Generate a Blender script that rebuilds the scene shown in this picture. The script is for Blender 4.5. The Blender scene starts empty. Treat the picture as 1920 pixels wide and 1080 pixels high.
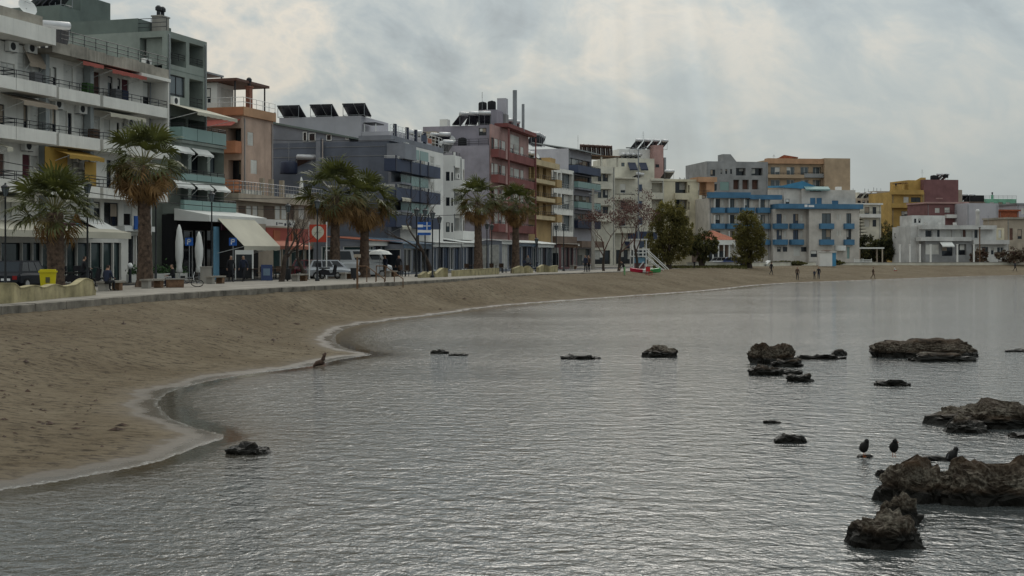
import bpy, bmesh, math, random
import numpy as np
from mathutils import Vector, Matrix, noise
R = math.radians
rnd = random.Random(7)
S = bpy.context.scene
COL = S.collection
# ---------------------------------------------------------------- camera
F, CX, CY, H = 2500.0, 960.0, 477.0, 3.45      # focal length in photo pixels, principal column, horizon row, eye height
cam = bpy.data.cameras.new('camera'); cam.sensor_width = 36; cam.lens = 36 * F / 1920
cam.shift_y = -(540 - CY) / 1920; cam.clip_start = .5; cam.clip_end = 9000
co = bpy.data.objects.new('camera', cam); COL.objects.link(co)
co.location = (0, 0, H); co.rotation_euler = (R(90), 0, 0); S.camera = co
# ---------------------------------------------------------------- world, sun, exposure
SUN_AZ, SUN_EL = R(6), R(38)
W = bpy.data.worlds.new('World'); S.world = W; W.use_nodes = True
nt = W.node_tree; nt.nodes.clear()
class NT:
    def __init__(s, t): s.t = t
    def n(s, ty, **k):
        x = s.t.nodes.new(ty)
        for a, v in k.items():
            if a == 'i':
                for q, w in v.items():
                    if isinstance(w, bpy.types.NodeSocket): s.t.links.new(w, x.inputs[q])
                    else: x.inputs[q].default_value = w
            else: setattr(x, a, v)
        return x
    def m(s, op, a, b=0.0, c=0.0, clamp=False):
        x = s.n('ShaderNodeMath', operation=op, i={0: a, 1: b, 2: c}); x.use_clamp = clamp; return x.outputs[0]
    def ramp(s, f, *st, ease='LINEAR'):
        x = s.n('ShaderNodeValToRGB', i={0: f}); e = x.color_ramp.elements; x.color_ramp.interpolation = ease
        while len(e) < len(st): e.new(.5)
        for el, (p, c) in zip(e, st):
            el.position = p; el.color = (c, c, c, 1) if not isinstance(c, tuple) else (*c, 1)
        return x.outputs[0]
    def mix(s, f, a, b, bl='MIX'):
        x = s.n('ShaderNodeMix', data_type='RGBA', blend_type=bl)
        for q, w in ((0, f), (6, a), (7, b)):
            if isinstance(w, bpy.types.NodeSocket): s.t.links.new(w, x.inputs[q])
            else: x.inputs[q].default_value = (*w, 1) if isinstance(w, tuple) else w
        return x.outputs[2]
    def noise(s, v, sc, det=4, rough=.55, dist=0.0):
        return s.n('ShaderNodeTexNoise', i={'Vector': v, 'Scale': sc, 'Detail': det, 'Roughness': rough, 'Distortion': dist}).outputs[0]
    def scale(s, v, x, y, z):
        return s.n('ShaderNodeVectorMath', operation='MULTIPLY', i={0: v, 1: (x, y, z)}).outputs[0]
    def add(s, v, x, y, z):
        return s.n('ShaderNodeVectorMath', operation='ADD', i={0: v, 1: (x, y, z)}).outputs[0]
    def sep(s, v): return s.n('ShaderNodeSeparateXYZ', i={0: v}).outputs
w = NT(nt)
sky = w.n('ShaderNodeTexSky', sky_type='NISHITA'); sky.sun_disc = False
sky.sun_elevation = SUN_EL; sky.sun_rotation = SUN_AZ; sky.air_density = 1.0; sky.dust_density = 3.0
dirv = w.n('ShaderNodeTexCoord').outputs['Generated']
dx, dy, dz = w.sep(dirv)
az = w.m('ARCTAN2', dx, dy); el = w.m('ARCSINE', w.m('MAXIMUM', dz, 0.0))
cv = w.n('ShaderNodeCombineXYZ', i={0: w.m('ADD', az, w.m('MULTIPLY', el, .4)), 1: w.m('MULTIPLY', el, 1.35), 2: 0.37}).outputs[0]
big = w.noise(w.add(cv, 3.35, 1.62, 0), 6.5, 6, .55, .5)
small = w.noise(w.add(cv, 7.3, 2.2, .4), 21, 6, .62, .6)
cm = w.m('ADD', w.m('MULTIPLY', big, .8), w.m('MULTIPLY', small, .2))
cloud = w.ramp(cm, (.38, (1.8, 2.2, 2.45)), (.45, (2.7, 3.2, 3.4)), (.50, (3.6, 3.95, 3.9)), (.57, (5.7, 5.25, 4.45)), (.63, (4.0, 4.2, 4.1)), (.72, (2.7, 3.1, 3.3)))
# the veil of rain haze that thickens towards the horizon and to the right
veil_el = w.ramp(el, (0.0, 1.0), (.07, .8), (.15, .42), (.3, .12))
veil_az = w.ramp(w.m('ADD', w.m('MULTIPLY', az, 1.4), .5), (.3, .25), (.52, .5), (.66, .95))
cloud = w.mix(w.m('MULTIPLY', veil_el, veil_az), cloud, (3.25, 3.9, 4.15))
# sun beams fanning down below the hidden sun
ba = w.m('ARCTAN2', w.m('SUBTRACT', az, .07), w.m('SUBTRACT', .62, el))
beam = w.noise(w.n('ShaderNodeCombineXYZ', i={0: ba, 1: 4.2, 2: 0.0}).outputs[0], 26, 2, .5)
beam_w = w.m('MULTIPLY', w.ramp(w.m('ABSOLUTE', w.m('SUBTRACT', ba, -.02)), (0, 1.0), (.16, .8), (.3, 0.0)), w.ramp(el, (.01, 0.0), (.06, 1.0), (.2, .7), (.4, 0.0)))
cloud = w.mix(1.0, cloud, w.ramp(w.m('ADD', w.m('MULTIPLY', w.m('SUBTRACT', beam, .5), w.m('MULTIPLY', beam_w, .42)), .5), (0, .5), (1, 1.5)), 'MULTIPLY')
# clouds thin and glow softly around the veiled sun
sd = (math.sin(SUN_AZ) * math.cos(SUN_EL), math.cos(SUN_AZ) * math.cos(SUN_EL), math.sin(SUN_EL))
dot = w.n('ShaderNodeVectorMath', operation='DOT_PRODUCT', i={0: dirv, 1: sd}).outputs[1]
glow = w.ramp(w.m('MULTIPLY', w.m('ADD', dot, 1.0), .5), (.5, 1.0), (.80, 1.0), (.91, 1.1), (.95, 1.75), (.98, 3.4), (1.0, 5.0), ease='B_SPLINE')
cloud = w.mix(1.0, cloud, glow, 'MULTIPLY')
# an overcast sky grows brighter from the horizon to the zenith
over = w.m('ADD', w.m('MULTIPLY', w.m('MAXIMUM', dz, 0.0), 2.0), .95)
cloud = w.mix(1.0, cloud, w.n('ShaderNodeCombineXYZ', i={0: over, 1: over, 2: over}).outputs[0], 'MULTIPLY')
skyc = w.mix(.9, sky.outputs[0], cloud)
bg = w.n('ShaderNodeBackground', i={0: skyc, 1: .1})
wo = w.n('ShaderNodeOutputWorld', i={0: bg.outputs[0]})
sl = bpy.data.lights.new('sun', 'SUN'); sl.energy = .8; sl.angle = R(28); sl.color = (1, .95, .87)
so = bpy.data.objects.new('sun', sl); COL.objects.link(so)
so.rotation_euler = Vector(sd).to_track_quat('Z', 'Y').to_euler()
S.view_settings.view_transform = 'Standard'; S.view_settings.look = 'None'; S.view_settings.gamma = 1; S.view_settings.exposure = -.03
S.cycles.use_denoising = True; S.cycles.max_bounces = 5; S.cycles.diffuse_bounces = 2; S.cycles.glossy_bounces = 3
S.cycles.sample_clamp_indirect = 4
S.render.film_transparent = False
# ---------------------------------------------------------------- materials
MATS = {}
def paint(name, col, rough=.85, var=.14, scale=.5, streak=.0, bump=.0, bscale=12, metal=0.0, spec=.3, col2=None, trans=0.0):
    if name in MATS: return MATS[name]
    m = bpy.data.materials.new(name); m.use_nodes = True; t = NT(m.node_tree); m.node_tree.nodes.clear()
    pos = t.n('ShaderNodeNewGeometry').outputs['Position']
    f = t.noise(pos, scale, 5, .6)
    dark = tuple(c * (1 - var * 1.9) for c in col); lite = tuple(min(.9, c * (1 + var)) for c in (col2 or col))
    c = t.mix(t.ramp(f, (.3, 0.0), (.7, 1.0)), dark, lite)
    if streak:
        g = t.noise(t.scale(pos, 2.6, 2.6, .16), 1.0, 5, .65)
        g2 = t.noise(pos, .35, 3, .5)
        k = t.m('MULTIPLY', t.ramp(g, (.5, 0.0), (.72, 1.0)), t.ramp(g2, (.35, .2), (.65, 1.0)))
        c = t.mix(t.m('MULTIPLY', k, streak), c, tuple(q * .38 + .01 for q in col))
    b = t.n('ShaderNodeBsdfPrincipled', i={'Base Color': c, 'Roughness': rough, 'Metallic': metal, 'Specular IOR Level': spec})
    if bump:
        bn = t.n('ShaderNodeBump', i={'Strength': bump, 'Distance': .05, 'Height': t.noise(pos, bscale, 4, .6)})
        m.node_tree.links.new(bn.outputs[0], b.inputs['Normal'])
    out = b.outputs[0]
    if trans:
        tr = t.n('ShaderNodeBsdfTranslucent', i={0: t.mix(1.0, c, (1.25, 1.2, .8), 'MULTIPLY')}); out = t.n('ShaderNodeMixShader', i={0: trans, 1: out, 2: tr.outputs[0]}).outputs[0]
    t.n('ShaderNodeOutputMaterial', i={0: out})
    MATS[name] = m; return m
P = paint
P('white_wall', (.74, .72, .67), streak=.35, var=.08); P('white_clean', (.72, .71, .68), streak=.14, var=.07); P('cream_wall', (.60, .54, .40), streak=.3)
P('cream_pale', (.60, .57, .48), streak=.25); P('green_grey', (.135, .165, .15), streak=.25); P('green_grey_pale', (.24, .27, .245), streak=.22)
P('grey_upper', (.30, .32, .32), streak=.2); P('teal_panel', (.22, .33, .31), rough=.35, var=.06); P('salmon', (.47, .34, .27), streak=.25); P('orange_paint', (.40, .17, .09), streak=.25)
P('orange_soft', (.46, .27, .16), streak=.2); P('slate_wall', (.125, .14, .175), streak=.2); P('slate_pale', (.22, .23, .26), streak=.2); P('lilac_white', (.43, .42, .45), var=.06, streak=.2); P('lilac', (.29, .27, .31), streak=.22)
P('red_paint', (.20, .07, .065), streak=.22); P('pink_wall', (.40, .25, .23), streak=.2); P('ochre_wall', (.42, .29, .14), streak=.3); P('ochre_pale', (.52, .42, .26), streak=.3)
P('brown_wall', (.16, .115, .09), streak=.2); P('taupe', (.40, .34, .27), streak=.3); P('beige_tower', (.42, .31, .21), streak=.15); P('grey_wall', (.27, .27, .27), streak=.15)
P('blue_band', (.07, .18, .30), rough=.6, streak=.15); P('navy', (.018, .024, .05), rough=.5); P('blue_paint', (.045, .06, .105), rough=.6); P('hotel_wall', (.56, .52, .47), streak=.2)
P('maroon_wall', (.20, .10, .10), streak=.22); P('yellow_wall', (.43, .28, .09), streak=.22); P('green_wall', (.20, .42, .30), streak=.2); P('concrete', (.30, .28, .25), streak=.4, bump=.3)
P('stained_parapet', (.36, .33, .28), streak=.85, var=.3); P('tile_red', (.30, .09, .045), var=.25, scale=3); P('rust_orange', (.36, .13, .07), rough=.8); P('awning_beige', (.52, .49, .40), var=.07); P('awning_white', (.70, .70, .67), var=.06)
P('awning_ochre', (.42, .26, .06), var=.1); P('awning_tan', (.34, .28, .22), var=.1); P('awning_red', (.36, .10, .08), var=.1); P('coral_awning', (.40, .15, .10), var=.1); P('white_frame', (.68, .68, .66), rough=.5, var=.04); P('dark_metal', (.02, .022, .026), rough=.5, var=.05)
P('grey_metal', (.28, .29, .30), rough=.45, metal=.5); P('steel', (.5, .5, .5), rough=.35, metal=.8); P('shutter_white', (.62, .61, .57), rough=.6); P('shutter_brown', (.12, .06, .045), rough=.6); P('shutter_maroon', (.10, .03, .04)); P('wood', (.17, .10, .06), var=.3, scale=4)
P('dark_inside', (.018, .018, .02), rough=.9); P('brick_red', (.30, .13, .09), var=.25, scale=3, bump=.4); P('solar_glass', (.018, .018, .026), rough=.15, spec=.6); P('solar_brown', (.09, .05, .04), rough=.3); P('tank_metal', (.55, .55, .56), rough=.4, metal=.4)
P('asphalt', (.05, .05, .052), var=.2, bump=.3, bscale=30); P('paving', (.27, .245, .21), var=.2, scale=.9, bump=.2); P('kerb_stone', (.20, .18, .15), var=.35, scale=1.5, streak=.6, bump=.3); P('yellow_low_wall', (.36, .31, .175), var=.25, scale=1.6, streak=.75, bump=.15)
P('bin_yellow', (.55, .47, .01), rough=.45); P('sign_blue', (.02, .11, .42), rough=.4); P('sign_white', (.75, .75, .75), rough=.5, var=.02); P('sign_red', (.42, .05, .025), rough=.5, var=.03); P('sign_purple', (.12, .03, .06), rough=.5); P('sky_blue_panel', (.16, .34, .48), rough=.4)
P('blue_glassy', (.12, .18, .25), rough=.25); P('turquoise', (.20, .31, .30), rough=.3, var=.06); P('hut_blue', (.07, .24, .40)); P('skin', (.34, .20, .14), rough=.6); P('hair_dark', (.03, .022, .018)); P('hair_grey', (.32, .30, .28))
P('cloth_black', (.014, .014, .018), var=.2); P('cloth_navy', (.02, .026, .05), var=.2); P('cloth_brown', (.08, .05, .035), var=.2); P('cloth_red', (.35, .03, .03)); P('cloth_grey', (.12, .12, .125)); P('cloth_white', (.6, .6, .58)); P('cloth_green', (.22, .42, .20)); P('cloth_olive', (.09, .085, .05))
P('rubber', (.012, .012, .012), rough=.8); P('car_dark', (.010, .012, .018), rough=.4, spec=.25, var=.02); P('car_red', (.12, .012, .02), rough=.2, spec=.6, var=.02); P('car_silver', (.35, .36, .38), rough=.25, metal=.5, var=.02); P('van_white', (.62, .64, .66), rough=.3, var=.03); P('lamp_red', (.3, .01, .01), rough=.3); P('car_blue', (.02, .04, .12), rough=.25)
P('kayak_red', (.42, .02, .05), rough=.35); P('kayak_green', (.05, .26, .08), rough=.35); P('plastic_red', (.40, .025, .025), rough=.4); P('plant_pot', (.55, .54, .5)); P('thatch', (.30, .25, .18), var=.3, scale=5)
P('bird_black', (.010, .009, .009), rough=.7, var=.3, scale=20); P('bird_white', (.6, .6, .58)); P('bird_beak', (.35, .10, .03)); P('drift', (.075, .045, .032), var=.4, scale=8, bump=.4)
P('bark', (.10, .075, .055), var=.35, scale=6, bump=.5, bscale=14); P('bark_dark', (.05, .036, .028), var=.35, scale=5, bump=.5); P('palm_bark', (.105, .07, .05), var=.4, scale=5, bump=.7, bscale=9); P('twig_red', (.105, .05, .04), var=.3, scale=3)
P('frond_green', (.085, .095, .032), trans=.25, rough=.5, var=.35, scale=1.3); P('frond_yellow', (.17, .13, .048), trans=.25, rough=.6, var=.3, scale=1.5); P('frond_dead', (.27, .165, .075), trans=.25, rough=.9, var=.35, scale=2); P('petiole', (.16, .15, .06)); P('leaf_tamarisk', (.17, .15, .05), trans=.4, var=.4, scale=.8); P('leaf_dark', (.035, .04, .02), trans=.2, var=.4, scale=.8); P('leaf_dry', (.15, .115, .075), var=.4, scale=1); P('leaf_olive', (.12, .115, .045), trans=.4, var=.4); P('leaf_pot', (.03, .07, .02), var=.3, scale=4)
P('white_dull', (.56, .55, .53), streak=.3); P('grass', (.10, .095, .03), var=.4, scale=2); P('curtain', (.42, .41, .38), var=.15, scale=3)
def glass(name, col, rough=.07):
    m = bpy.data.materials.new(name); m.use_nodes = True; b = m.node_tree.nodes['Principled BSDF']
    b.inputs['Base Color'].default_value = (*col, 1); b.inputs['Roughness'].default_value = rough; b.inputs['Specular IOR Level'].default_value = .5
    MATS[name] = m
glass('glass', (.016, .019, .024)); glass('glass_green', (.03, .05, .05)); glass('glass_pale', (.10, .12, .13), .15); glass('glass_blue', (.04, .06, .10), .12)
# ---------------------------------------------------------------- mesh helpers
class M:
    def __init__(s): s.v = []; s.f = []; s.k = []
    def face(s, pts, m=0):
        i = len(s.v); s.v += [tuple(p) for p in pts]; s.f.append(tuple(range(i, i + len(pts)))); s.k.append(m); return s
    def hexa(s, p, m=0):
        i = len(s.v); s.v += [tuple(q) for q in p]
        for f in ((0, 3, 2, 1), (4, 5, 6, 7), (0, 1, 5, 4), (1, 2, 6, 5), (2, 3, 7, 6), (3, 0, 4, 7)):
            s.f.append(tuple(i + j for j in f)); s.k.append(m)
        return s
    def box(s, x0, x1, y0, y1, z0, z1, m=0):
        return s.hexa([(x0, y0, z0), (x1, y0, z0), (x1, y1, z0), (x0, y1, z0), (x0, y0, z1), (x1, y0, z1), (x1, y1, z1), (x0, y1, z1)], m)
    def tube(s, pts, r, n=6, m=0, cap=True):
        pts = [Vector(p) for p in pts]; r = [r] * len(pts) if not hasattr(r, '__len__') else r
        base = len(s.v); up = Vector((.13, .21, .97))
        for i, p in enumerate(pts):
            t = (pts[min(i + 1, len(pts) - 1)] - pts[max(i - 1, 0)])
            t = t.normalized() if t.length > 1e-9 else Vector((0, 0, 1))
            u = t.cross(up if abs(t.z) < .93 else Vector((1, .1, 0))).normalized(); v = t.cross(u)
            for j in range(n):
                a = 2 * math.pi * j / n; s.v.append(tuple(p + (u * math.cos(a) + v * math.sin(a)) * r[i]))
        for i in range(len(pts) - 1):
            for j in range(n):
                a, b = base + i * n + j, base + i * n + (j + 1) % n
                s.f.append((a, b, b + n, a + n)); s.k.append(m)
        if cap:
            s.f.append(tuple(base + j for j in range(n))); s.k.append(m)
            e = base + (len(pts) - 1) * n; s.f.append(tuple(e + j for j in range(n))); s.k.append(m)
        return s
    def lathe(s, prof, c=(0, 0, 0), n=10, m=0):
        base = len(s.v)
        for r, z in prof:
            for j in range(n):
                a = 2 * math.pi * j / n; s.v.append((c[0] + r * math.cos(a), c[1] + r * math.sin(a), c[2] + z))
        for i in range(len(prof) - 1):
            for j in range(n):
                a, b = base + i * n + j, base + i * n + (j + 1) % n
                s.f.append((a, b, b + n, a + n)); s.k.append(m)
        s.f.append(tuple(base + j for j in range(n))[::-1]); s.k.append(m)
        e = base + (len(prof) - 1) * n; s.f.append(tuple(e + j for j in range(n))); s.k.append(m)
        return s
    def extr(s, poly, axis, a, b, m=0):
        """poly of 2-D points extruded along an axis (0,1,2) from a to b"""
        def mk(p, t):
            return {0: (t, p[0], p[1]), 1: (p[0], t, p[1]), 2: (p[0], p[1], t)}[axis]
        n = len(poly); i = len(s.v); s.v += [mk(p, a) for p in poly] + [mk(p, b) for p in poly]
        s.f.append(tuple(range(i, i + n))); s.k.append(m); s.f.append(tuple(range(i + 2 * n - 1, i + n - 1, -1))); s.k.append(m)
        for j in range(n):
            q = (j + 1) % n; s.f.append((i + j, i + q, i + n + q, i + n + j)); s.k.append(m)
        return s
    def panel(s, pf, u0, u1, z0, z1, holes, m=0):
        """wall face with recessed holes: pf(u, depth, z) -> point; holes (u0,u1,z0,z1,depth)"""
        hs = []
        for h in holes:
            a, b, c, d = max(min(h[0], h[1]), u0), min(max(h[0], h[1]), u1), max(h[2], z0), min(h[3], z1)
            if b - a > .02 and d - c > .02: hs.append((a, b, c, d, h[4]))
        us = sorted({round(x, 4) for x in [u0, u1] + [q for h in hs for q in h[:2]]}); zs = sorted({round(x, 4) for x in [z0, z1] + [q for h in hs for q in h[2:4]]})
        for i in range(len(us) - 1):
            j0 = None
            for j in range(len(zs)):
                solid = False
                if j < len(zs) - 1:
                    cu, cz = (us[i] + us[i + 1]) / 2, (zs[j] + zs[j + 1]) / 2
                    solid = not any(h[0] < cu < h[1] and h[2] < cz < h[3] for h in hs)
                if solid and j0 is None: j0 = j
                if not solid and j0 is not None:
                    s.face([pf(us[i], 0, zs[j0]), pf(us[i + 1], 0, zs[j0]), pf(us[i + 1], 0, zs[j]), pf(us[i], 0, zs[j])], m); j0 = None
        for a, b, c, d, dp in hs:
            q = [(a, c), (b, c), (b, d), (a, d)]
            for e in range(4):
                (ua, za), (ub, zb) = q[e], q[(e + 1) % 4]
                s.face([pf(ua, 0, za), pf(ub, 0, zb), pf(ub, dp, zb), pf(ua, dp, za)], m)
            s.face([pf(a, dp, c), pf(b, dp, c), pf(b, dp, d), pf(a, dp, d)], m)
        return s
    def mesh(s, name, mats):
        me = bpy.data.meshes.new(name); me.from_pydata(s.v, [], s.f)
        mats = mats if isinstance(mats, (list, tuple)) else [mats]
        for q in mats: me.materials.append(MATS[q] if isinstance(q, str) else q)
        if len(mats) > 1: me.polygons.foreach_set('material_index', s.k)
        return me
    def build(s, name, mats, parent=None, smooth=False):
        me = s.mesh(name, mats)
        if smooth: me.shade_smooth()
        return link(name, me, parent)
def link(name, me, parent=None):
    o = bpy.data.objects.new(name, me); COL.objects.link(o); o.parent = parent; return o
def tag(o, label=None, cat=None, group=None, kind=None):
    if label: o['label'] = label
    if cat: o['category'] = cat
    if group: o['group'] = group
    if kind: o['kind'] = kind
    return o
def empty(name, loc, rz=0.0, label=None, cat=None, group=None):
    o = bpy.data.objects.new(name, None); COL.objects.link(o); o.location = loc; o.rotation_euler = (0, 0, rz); o.empty_display_size = .3
    return tag(o, label, cat, group)
def copy_tree(o, parent=None):
    c = o.copy(); COL.objects.link(c); c.parent = parent
    for ch in list(o.children): copy_tree(ch, c)
    return c
def at(px, Y): return Vector(((px - CX) * Y / F, Y))            # plan point seen in photo column px at distance Y
def gp(px, py, z): Y = F * (H - z) / (py - CY); return Vector(((px - CX) * Y / F, Y, z))   # where that sight line meets height z
PROM = 1.7; GZ = PROM - .14                                   # promenade level, ground level under the town
# ---------------------------------------------------------------- land, beach, sea
shore_px = [(0, 922), (170, 893), (300, 868), (345, 848), (385, 834), (420, 824), (425, 814), (395, 808), (360, 799), (322, 784), (300, 764), (302, 746), (330, 730), (400, 713), (470, 701), (525, 695), (600, 685), (640, 673), (715, 665),
            (655, 656), (628, 641), (632, 626), (662, 611), (740, 600), (830, 590), (870, 584), (950, 573), (1100, 562), (1240, 552), (1340, 545), (1450, 532), (1600, 527), (1750, 521), (1920, 516)]
shore = [Vector((-15, -60)), Vector((-14, 4)), Vector((-12, 15))] + [gp(x, y, 0).to_2d() for x, y in shore_px] + [Vector((130, 238)), Vector((300, 300)), Vector((900, 380))]
def chaikin(l, n=2):
    for _ in range(n):
        o_ = [l[0]]
        for a, b2 in zip(l[:-1], l[1:]): o_ += [a.lerp(b2, .25), a.lerp(b2, .75)]
        l = o_ + [l[-1]]
    return l
shore = chaikin(shore)
edge_px = [(0, 574), (100, 566), (300, 551), (480, 541), (690, 531), (830, 524), (1000, 514), (1190, 508)]
edge = [Vector((-30, -60)), Vector((-26, 10)), Vector((-21.5, 34))] + [gp(x, y, PROM).to_2d() for x, y in edge_px] + [at(1232, 150), at(1300, 172), at(1400, 197), at(1560, 222), at(1750, 235), at(1920, 241), Vector((160, 262)), Vector((300, 320 + 20)), Vector((900, 410))]
def poly_dist(px, py, line):
    d = np.full(px.shape, 1e9)
    for a, b in zip(line[:-1], line[1:]):
        ax, ay = a; bx, by = b; vx, vy = bx - ax, by - ay; L = vx * vx + vy * vy
        t = np.clip(((px - ax) * vx + (py - ay) * vy) / L, 0, 1)
        d = np.minimum(d, np.hypot(px - ax - t * vx, py - ay - t * vy))
    return d
def inside(px, py, poly):
    r = np.zeros(px.shape, bool); n = len(poly)
    for i in range(n):
        (ax, ay), (bx, by) = poly[i], poly[(i + 1) % n]
        if ay == by: continue
        c = ((ay > py) != (by > py)) & (px < (bx - ax) * (py - ay) / (by - ay) + ax); r ^= c
    return r
far = [Vector((900, 4000)), Vector((-4000, 4000)), Vector((-4000, -60))]
rows = np.exp(np.linspace(math.log(9), math.log(300), 400)); cols = np.linspace(-.95, .56, 520)
GX = rows[:, None] * cols[None, :]; GY = np.repeat(rows[:, None], cols.size, 1)
ds = poly_dist(GX, GY, shore); land = inside(GX, GY, shore + far)
dw = poly_dist(GX, GY, edge); inl = inside(GX, GY, edge + far)
near = np.clip((GY - 60) / 60, 0, 1)
zmax = PROM - .28 + .22 * near
tt = np.clip((ds - 1.6) / (np.maximum(ds - 1.6, 0) + dw + .01), 0, 1)
zl = np.minimum(ds * .06, .11) + (zmax - .11) * (tt ** .8) * np.clip((ds - 1.6) / 3, 0, 1)
zl = np.where(inl, zmax + .0, zl)
zs = np.where(land, zl, -.06 * ds - .012)
nz = np.zeros(zs.shape)
keep = (ds < 90) & (land | (ds < 2.5)) & ((~inl) | (dw < 2.0))
for i, j in zip(*np.nonzero(keep)):
    p = Vector((GX[i, j], GY[i, j], 0))
    nz[i, j] = noise.noise(p * .35) * .6 + noise.noise(p * 1.3 + Vector((5, 3, 1))) * .4 + .35 * noise.noise(p * 3.1)
zs = zs + nz * np.where(land, np.clip((ds - 1.5) / 3, 0.04, 1) * .07, .0)
def grid_mesh(name, X, Y, Z, mask, mats, dist):
    idx = -np.ones(X.shape, int); idx[mask] = np.arange(mask.sum())
    v = np.stack([X[mask], Y[mask], Z[mask]], 1)
    q = np.stack([idx[:-1, :-1], idx[:-1, 1:], idx[1:, 1:], idx[1:, :-1]], -1).reshape(-1, 4); q = q[(q >= 0).all(1)]
    me = bpy.data.meshes.new(name); me.from_pydata(v.tolist(), [], q.tolist()); me.materials.append(mats); me.shade_smooth()
    at_ = me.attributes.new('shore_distance', 'FLOAT', 'POINT'); at_.data.foreach_set('value', dist[mask].astype(np.float32)); return me
# sand: dry above, dark and glossy where the swash keeps it wet
m = bpy.data.materials.new('sand'); m.use_nodes = True; t = NT(m.node_tree); m.node_tree.nodes.clear()
pos = t.n('ShaderNodeNewGeometry').outputs['Position']; X_, Y_, Z_ = t.sep(pos)
n1 = t.noise(pos, .22, 5, .6); n2 = t.noise(t.scale(pos, 1.0, 1.6, 1), 2.3, 6, .68); n3 = t.noise(pos, 9, 3, .6)
vo = t.n('ShaderNodeTexVoronoi', feature='SMOOTH_F1', i={'Vector': pos, 'Scale': 2.1, 'Smoothness': .4}).outputs['Distance']
dry = t.mix(t.ramp(n1, (.32, 0.0), (.68, 1.0)), (.16, .123, .08), (.24, .195, .135))
dry = t.mix(t.ramp(n2, (.30, .85), (.50, 0.0)), dry, (.085, .064, .042))
dry = t.mix(t.m('MULTIPLY', t.ramp(t.noise(t.scale(pos, 1, 2.2, 1), 3.3, 5, .7), (.53, 0.0), (.63, 1.0)), t.ramp(t.noise(pos, .3, 3), (.30, .3), (.52, 1.0))), dry, (.055, .042, .03))
dry = t.mix(.22, dry, t.ramp(n3, (.3, .12), (.7, .34)), 'OVERLAY')
sdist = t.n('ShaderNodeAttribute', attribute_name='shore_distance').outputs['Fac']
wet = t.ramp(t.m('MULTIPLY', t.m('ADD', sdist, t.m('MULTIPLY', t.m('SUBTRACT', t.noise(pos, .5, 5, .65), .5), 1.5)), .2), (.05, 1.0), (.13, .85), (.18, .45), (.30, 0.0))
c = t.mix(t.m('MULTIPLY', wet, .85), dry, (.062, .05, .037))
wr = t.ramp(wet, (.0, .95), (.6, .8), (.88, .45), (1.0, .2))
foam = t.m('MULTIPLY', t.ramp(t.m('ABSOLUTE', t.m('SUBTRACT', t.m('ADD', sdist, t.m('MULTIPLY', t.m('SUBTRACT', t.noise(pos, 1.7, 4, .6), .5), .7)), .08)), (0.0, 1.0), (.10, 0.0)), t.ramp(t.noise(pos, 11, 3, .6), (.45, 0.0), (.62, .4)))
c = t.mix(foam, c, (.62, .62, .60)); wr = t.m('MAXIMUM', wr, t.m('MULTIPLY', foam, .8))
bmp = t.n('ShaderNodeBump', i={'Strength': t.ramp(wet, (0.0, .8), (.5, .05), (1, 0.0)), 'Distance': .32, 'Height': t.m('ADD', t.m('ADD', n2, t.m('MULTIPLY', n3, .2)), t.m('MULTIPLY', vo, .55))})
b = t.n('ShaderNodeBsdfPrincipled', i={'Base Color': c, 'Roughness': wr, 'Specular IOR Level': t.ramp(wet, (0, .1), (.7, .14), (1, .27)), 'Normal': bmp.outputs[0]})
t.n('ShaderNodeOutputMaterial', i={0: b.outputs[0]}); MATS['sand'] = m
tag(link('beach', grid_mesh('beach', GX, GY, zs, keep, m, np.where(land, ds, -ds))), kind='structure')
# sea
m = bpy.data.materials.new('sea_water'); m.use_nodes = True; t = NT(m.node_tree); m.node_tree.nodes.clear()
pos = t.n('ShaderNodeNewGeometry').outputs['Position']
rot = t.n('ShaderNodeVectorRotate', rotation_type='Z_AXIS', i={'Vector': pos, 'Angle': R(14)}).outputs[0]
p1 = t.scale(rot, 1.0, .95, 1)
h1 = t.noise(t.scale(rot, .75, 1.1, 1), 2.3, 2, .5, .7); h2 = t.noise(p1, 6.5, 3, .55, .8); h3 = t.noise(t.scale(rot, .9, .9, 1), 21, 2, .5, .3)
hh = t.m('ADD', t.m('ADD', t.m('MULTIPLY', h1, .85), t.m('MULTIPLY', h2, .5)), t.m('MULTIPLY', h3, .12))
sdist = t.n('ShaderNodeAttribute', attribute_name='shore_distance').outputs['Fac']
calm = t.m('MULTIPLY', t.ramp(t.noise(t.scale(pos, .35, 1, 1), .11, 3, .55), (.3, .6), (.65, 1.0)), t.ramp(t.m('MULTIPLY', t.m('ADD', sdist, t.m('MULTIPLY', t.m('SUBTRACT', t.noise(pos, .8, 3), .5), .7)), .1), (.03, .10), (.08, .6), (.2, 1.0)))
bmp = t.n('ShaderNodeBump', i={'Strength': calm, 'Distance': .068, 'Height': hh})
wc = t.mix(t.ramp(t.m('MULTIPLY', sdist, .2), (0.0, 0.0), (.5, 1.0)), (.075, .06, .043), (.062, .068, .068))
b = t.n('ShaderNodeBsdfPrincipled', i={'Base Color': wc, 'Roughness': .06, 'IOR': 1.5, 'Specular IOR Level': .5, 'Normal': bmp.outputs[0]})
t.n('ShaderNodeOutputMaterial', i={0: b.outputs[0]}); MATS['sea_water'] = m
r2 = np.concatenate([np.exp(np.linspace(math.log(3), math.log(300), 330)), np.exp(np.linspace(math.log(310), math.log(7000), 24))]); c2 = np.linspace(-.8, .9, 430)
SX = r2[:, None] * c2[None, :]; SYY = np.repeat(r2[:, None], c2.size, 1); sds = poly_dist(SX, SYY, shore); sl_ = inside(SX, SYY, shore + far)
tag(link('sea', grid_mesh('sea', SX, SYY, np.zeros(SX.shape), (~sl_) | (sds < 4), m, np.where(sl_, 0, sds))), kind='structure')
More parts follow.
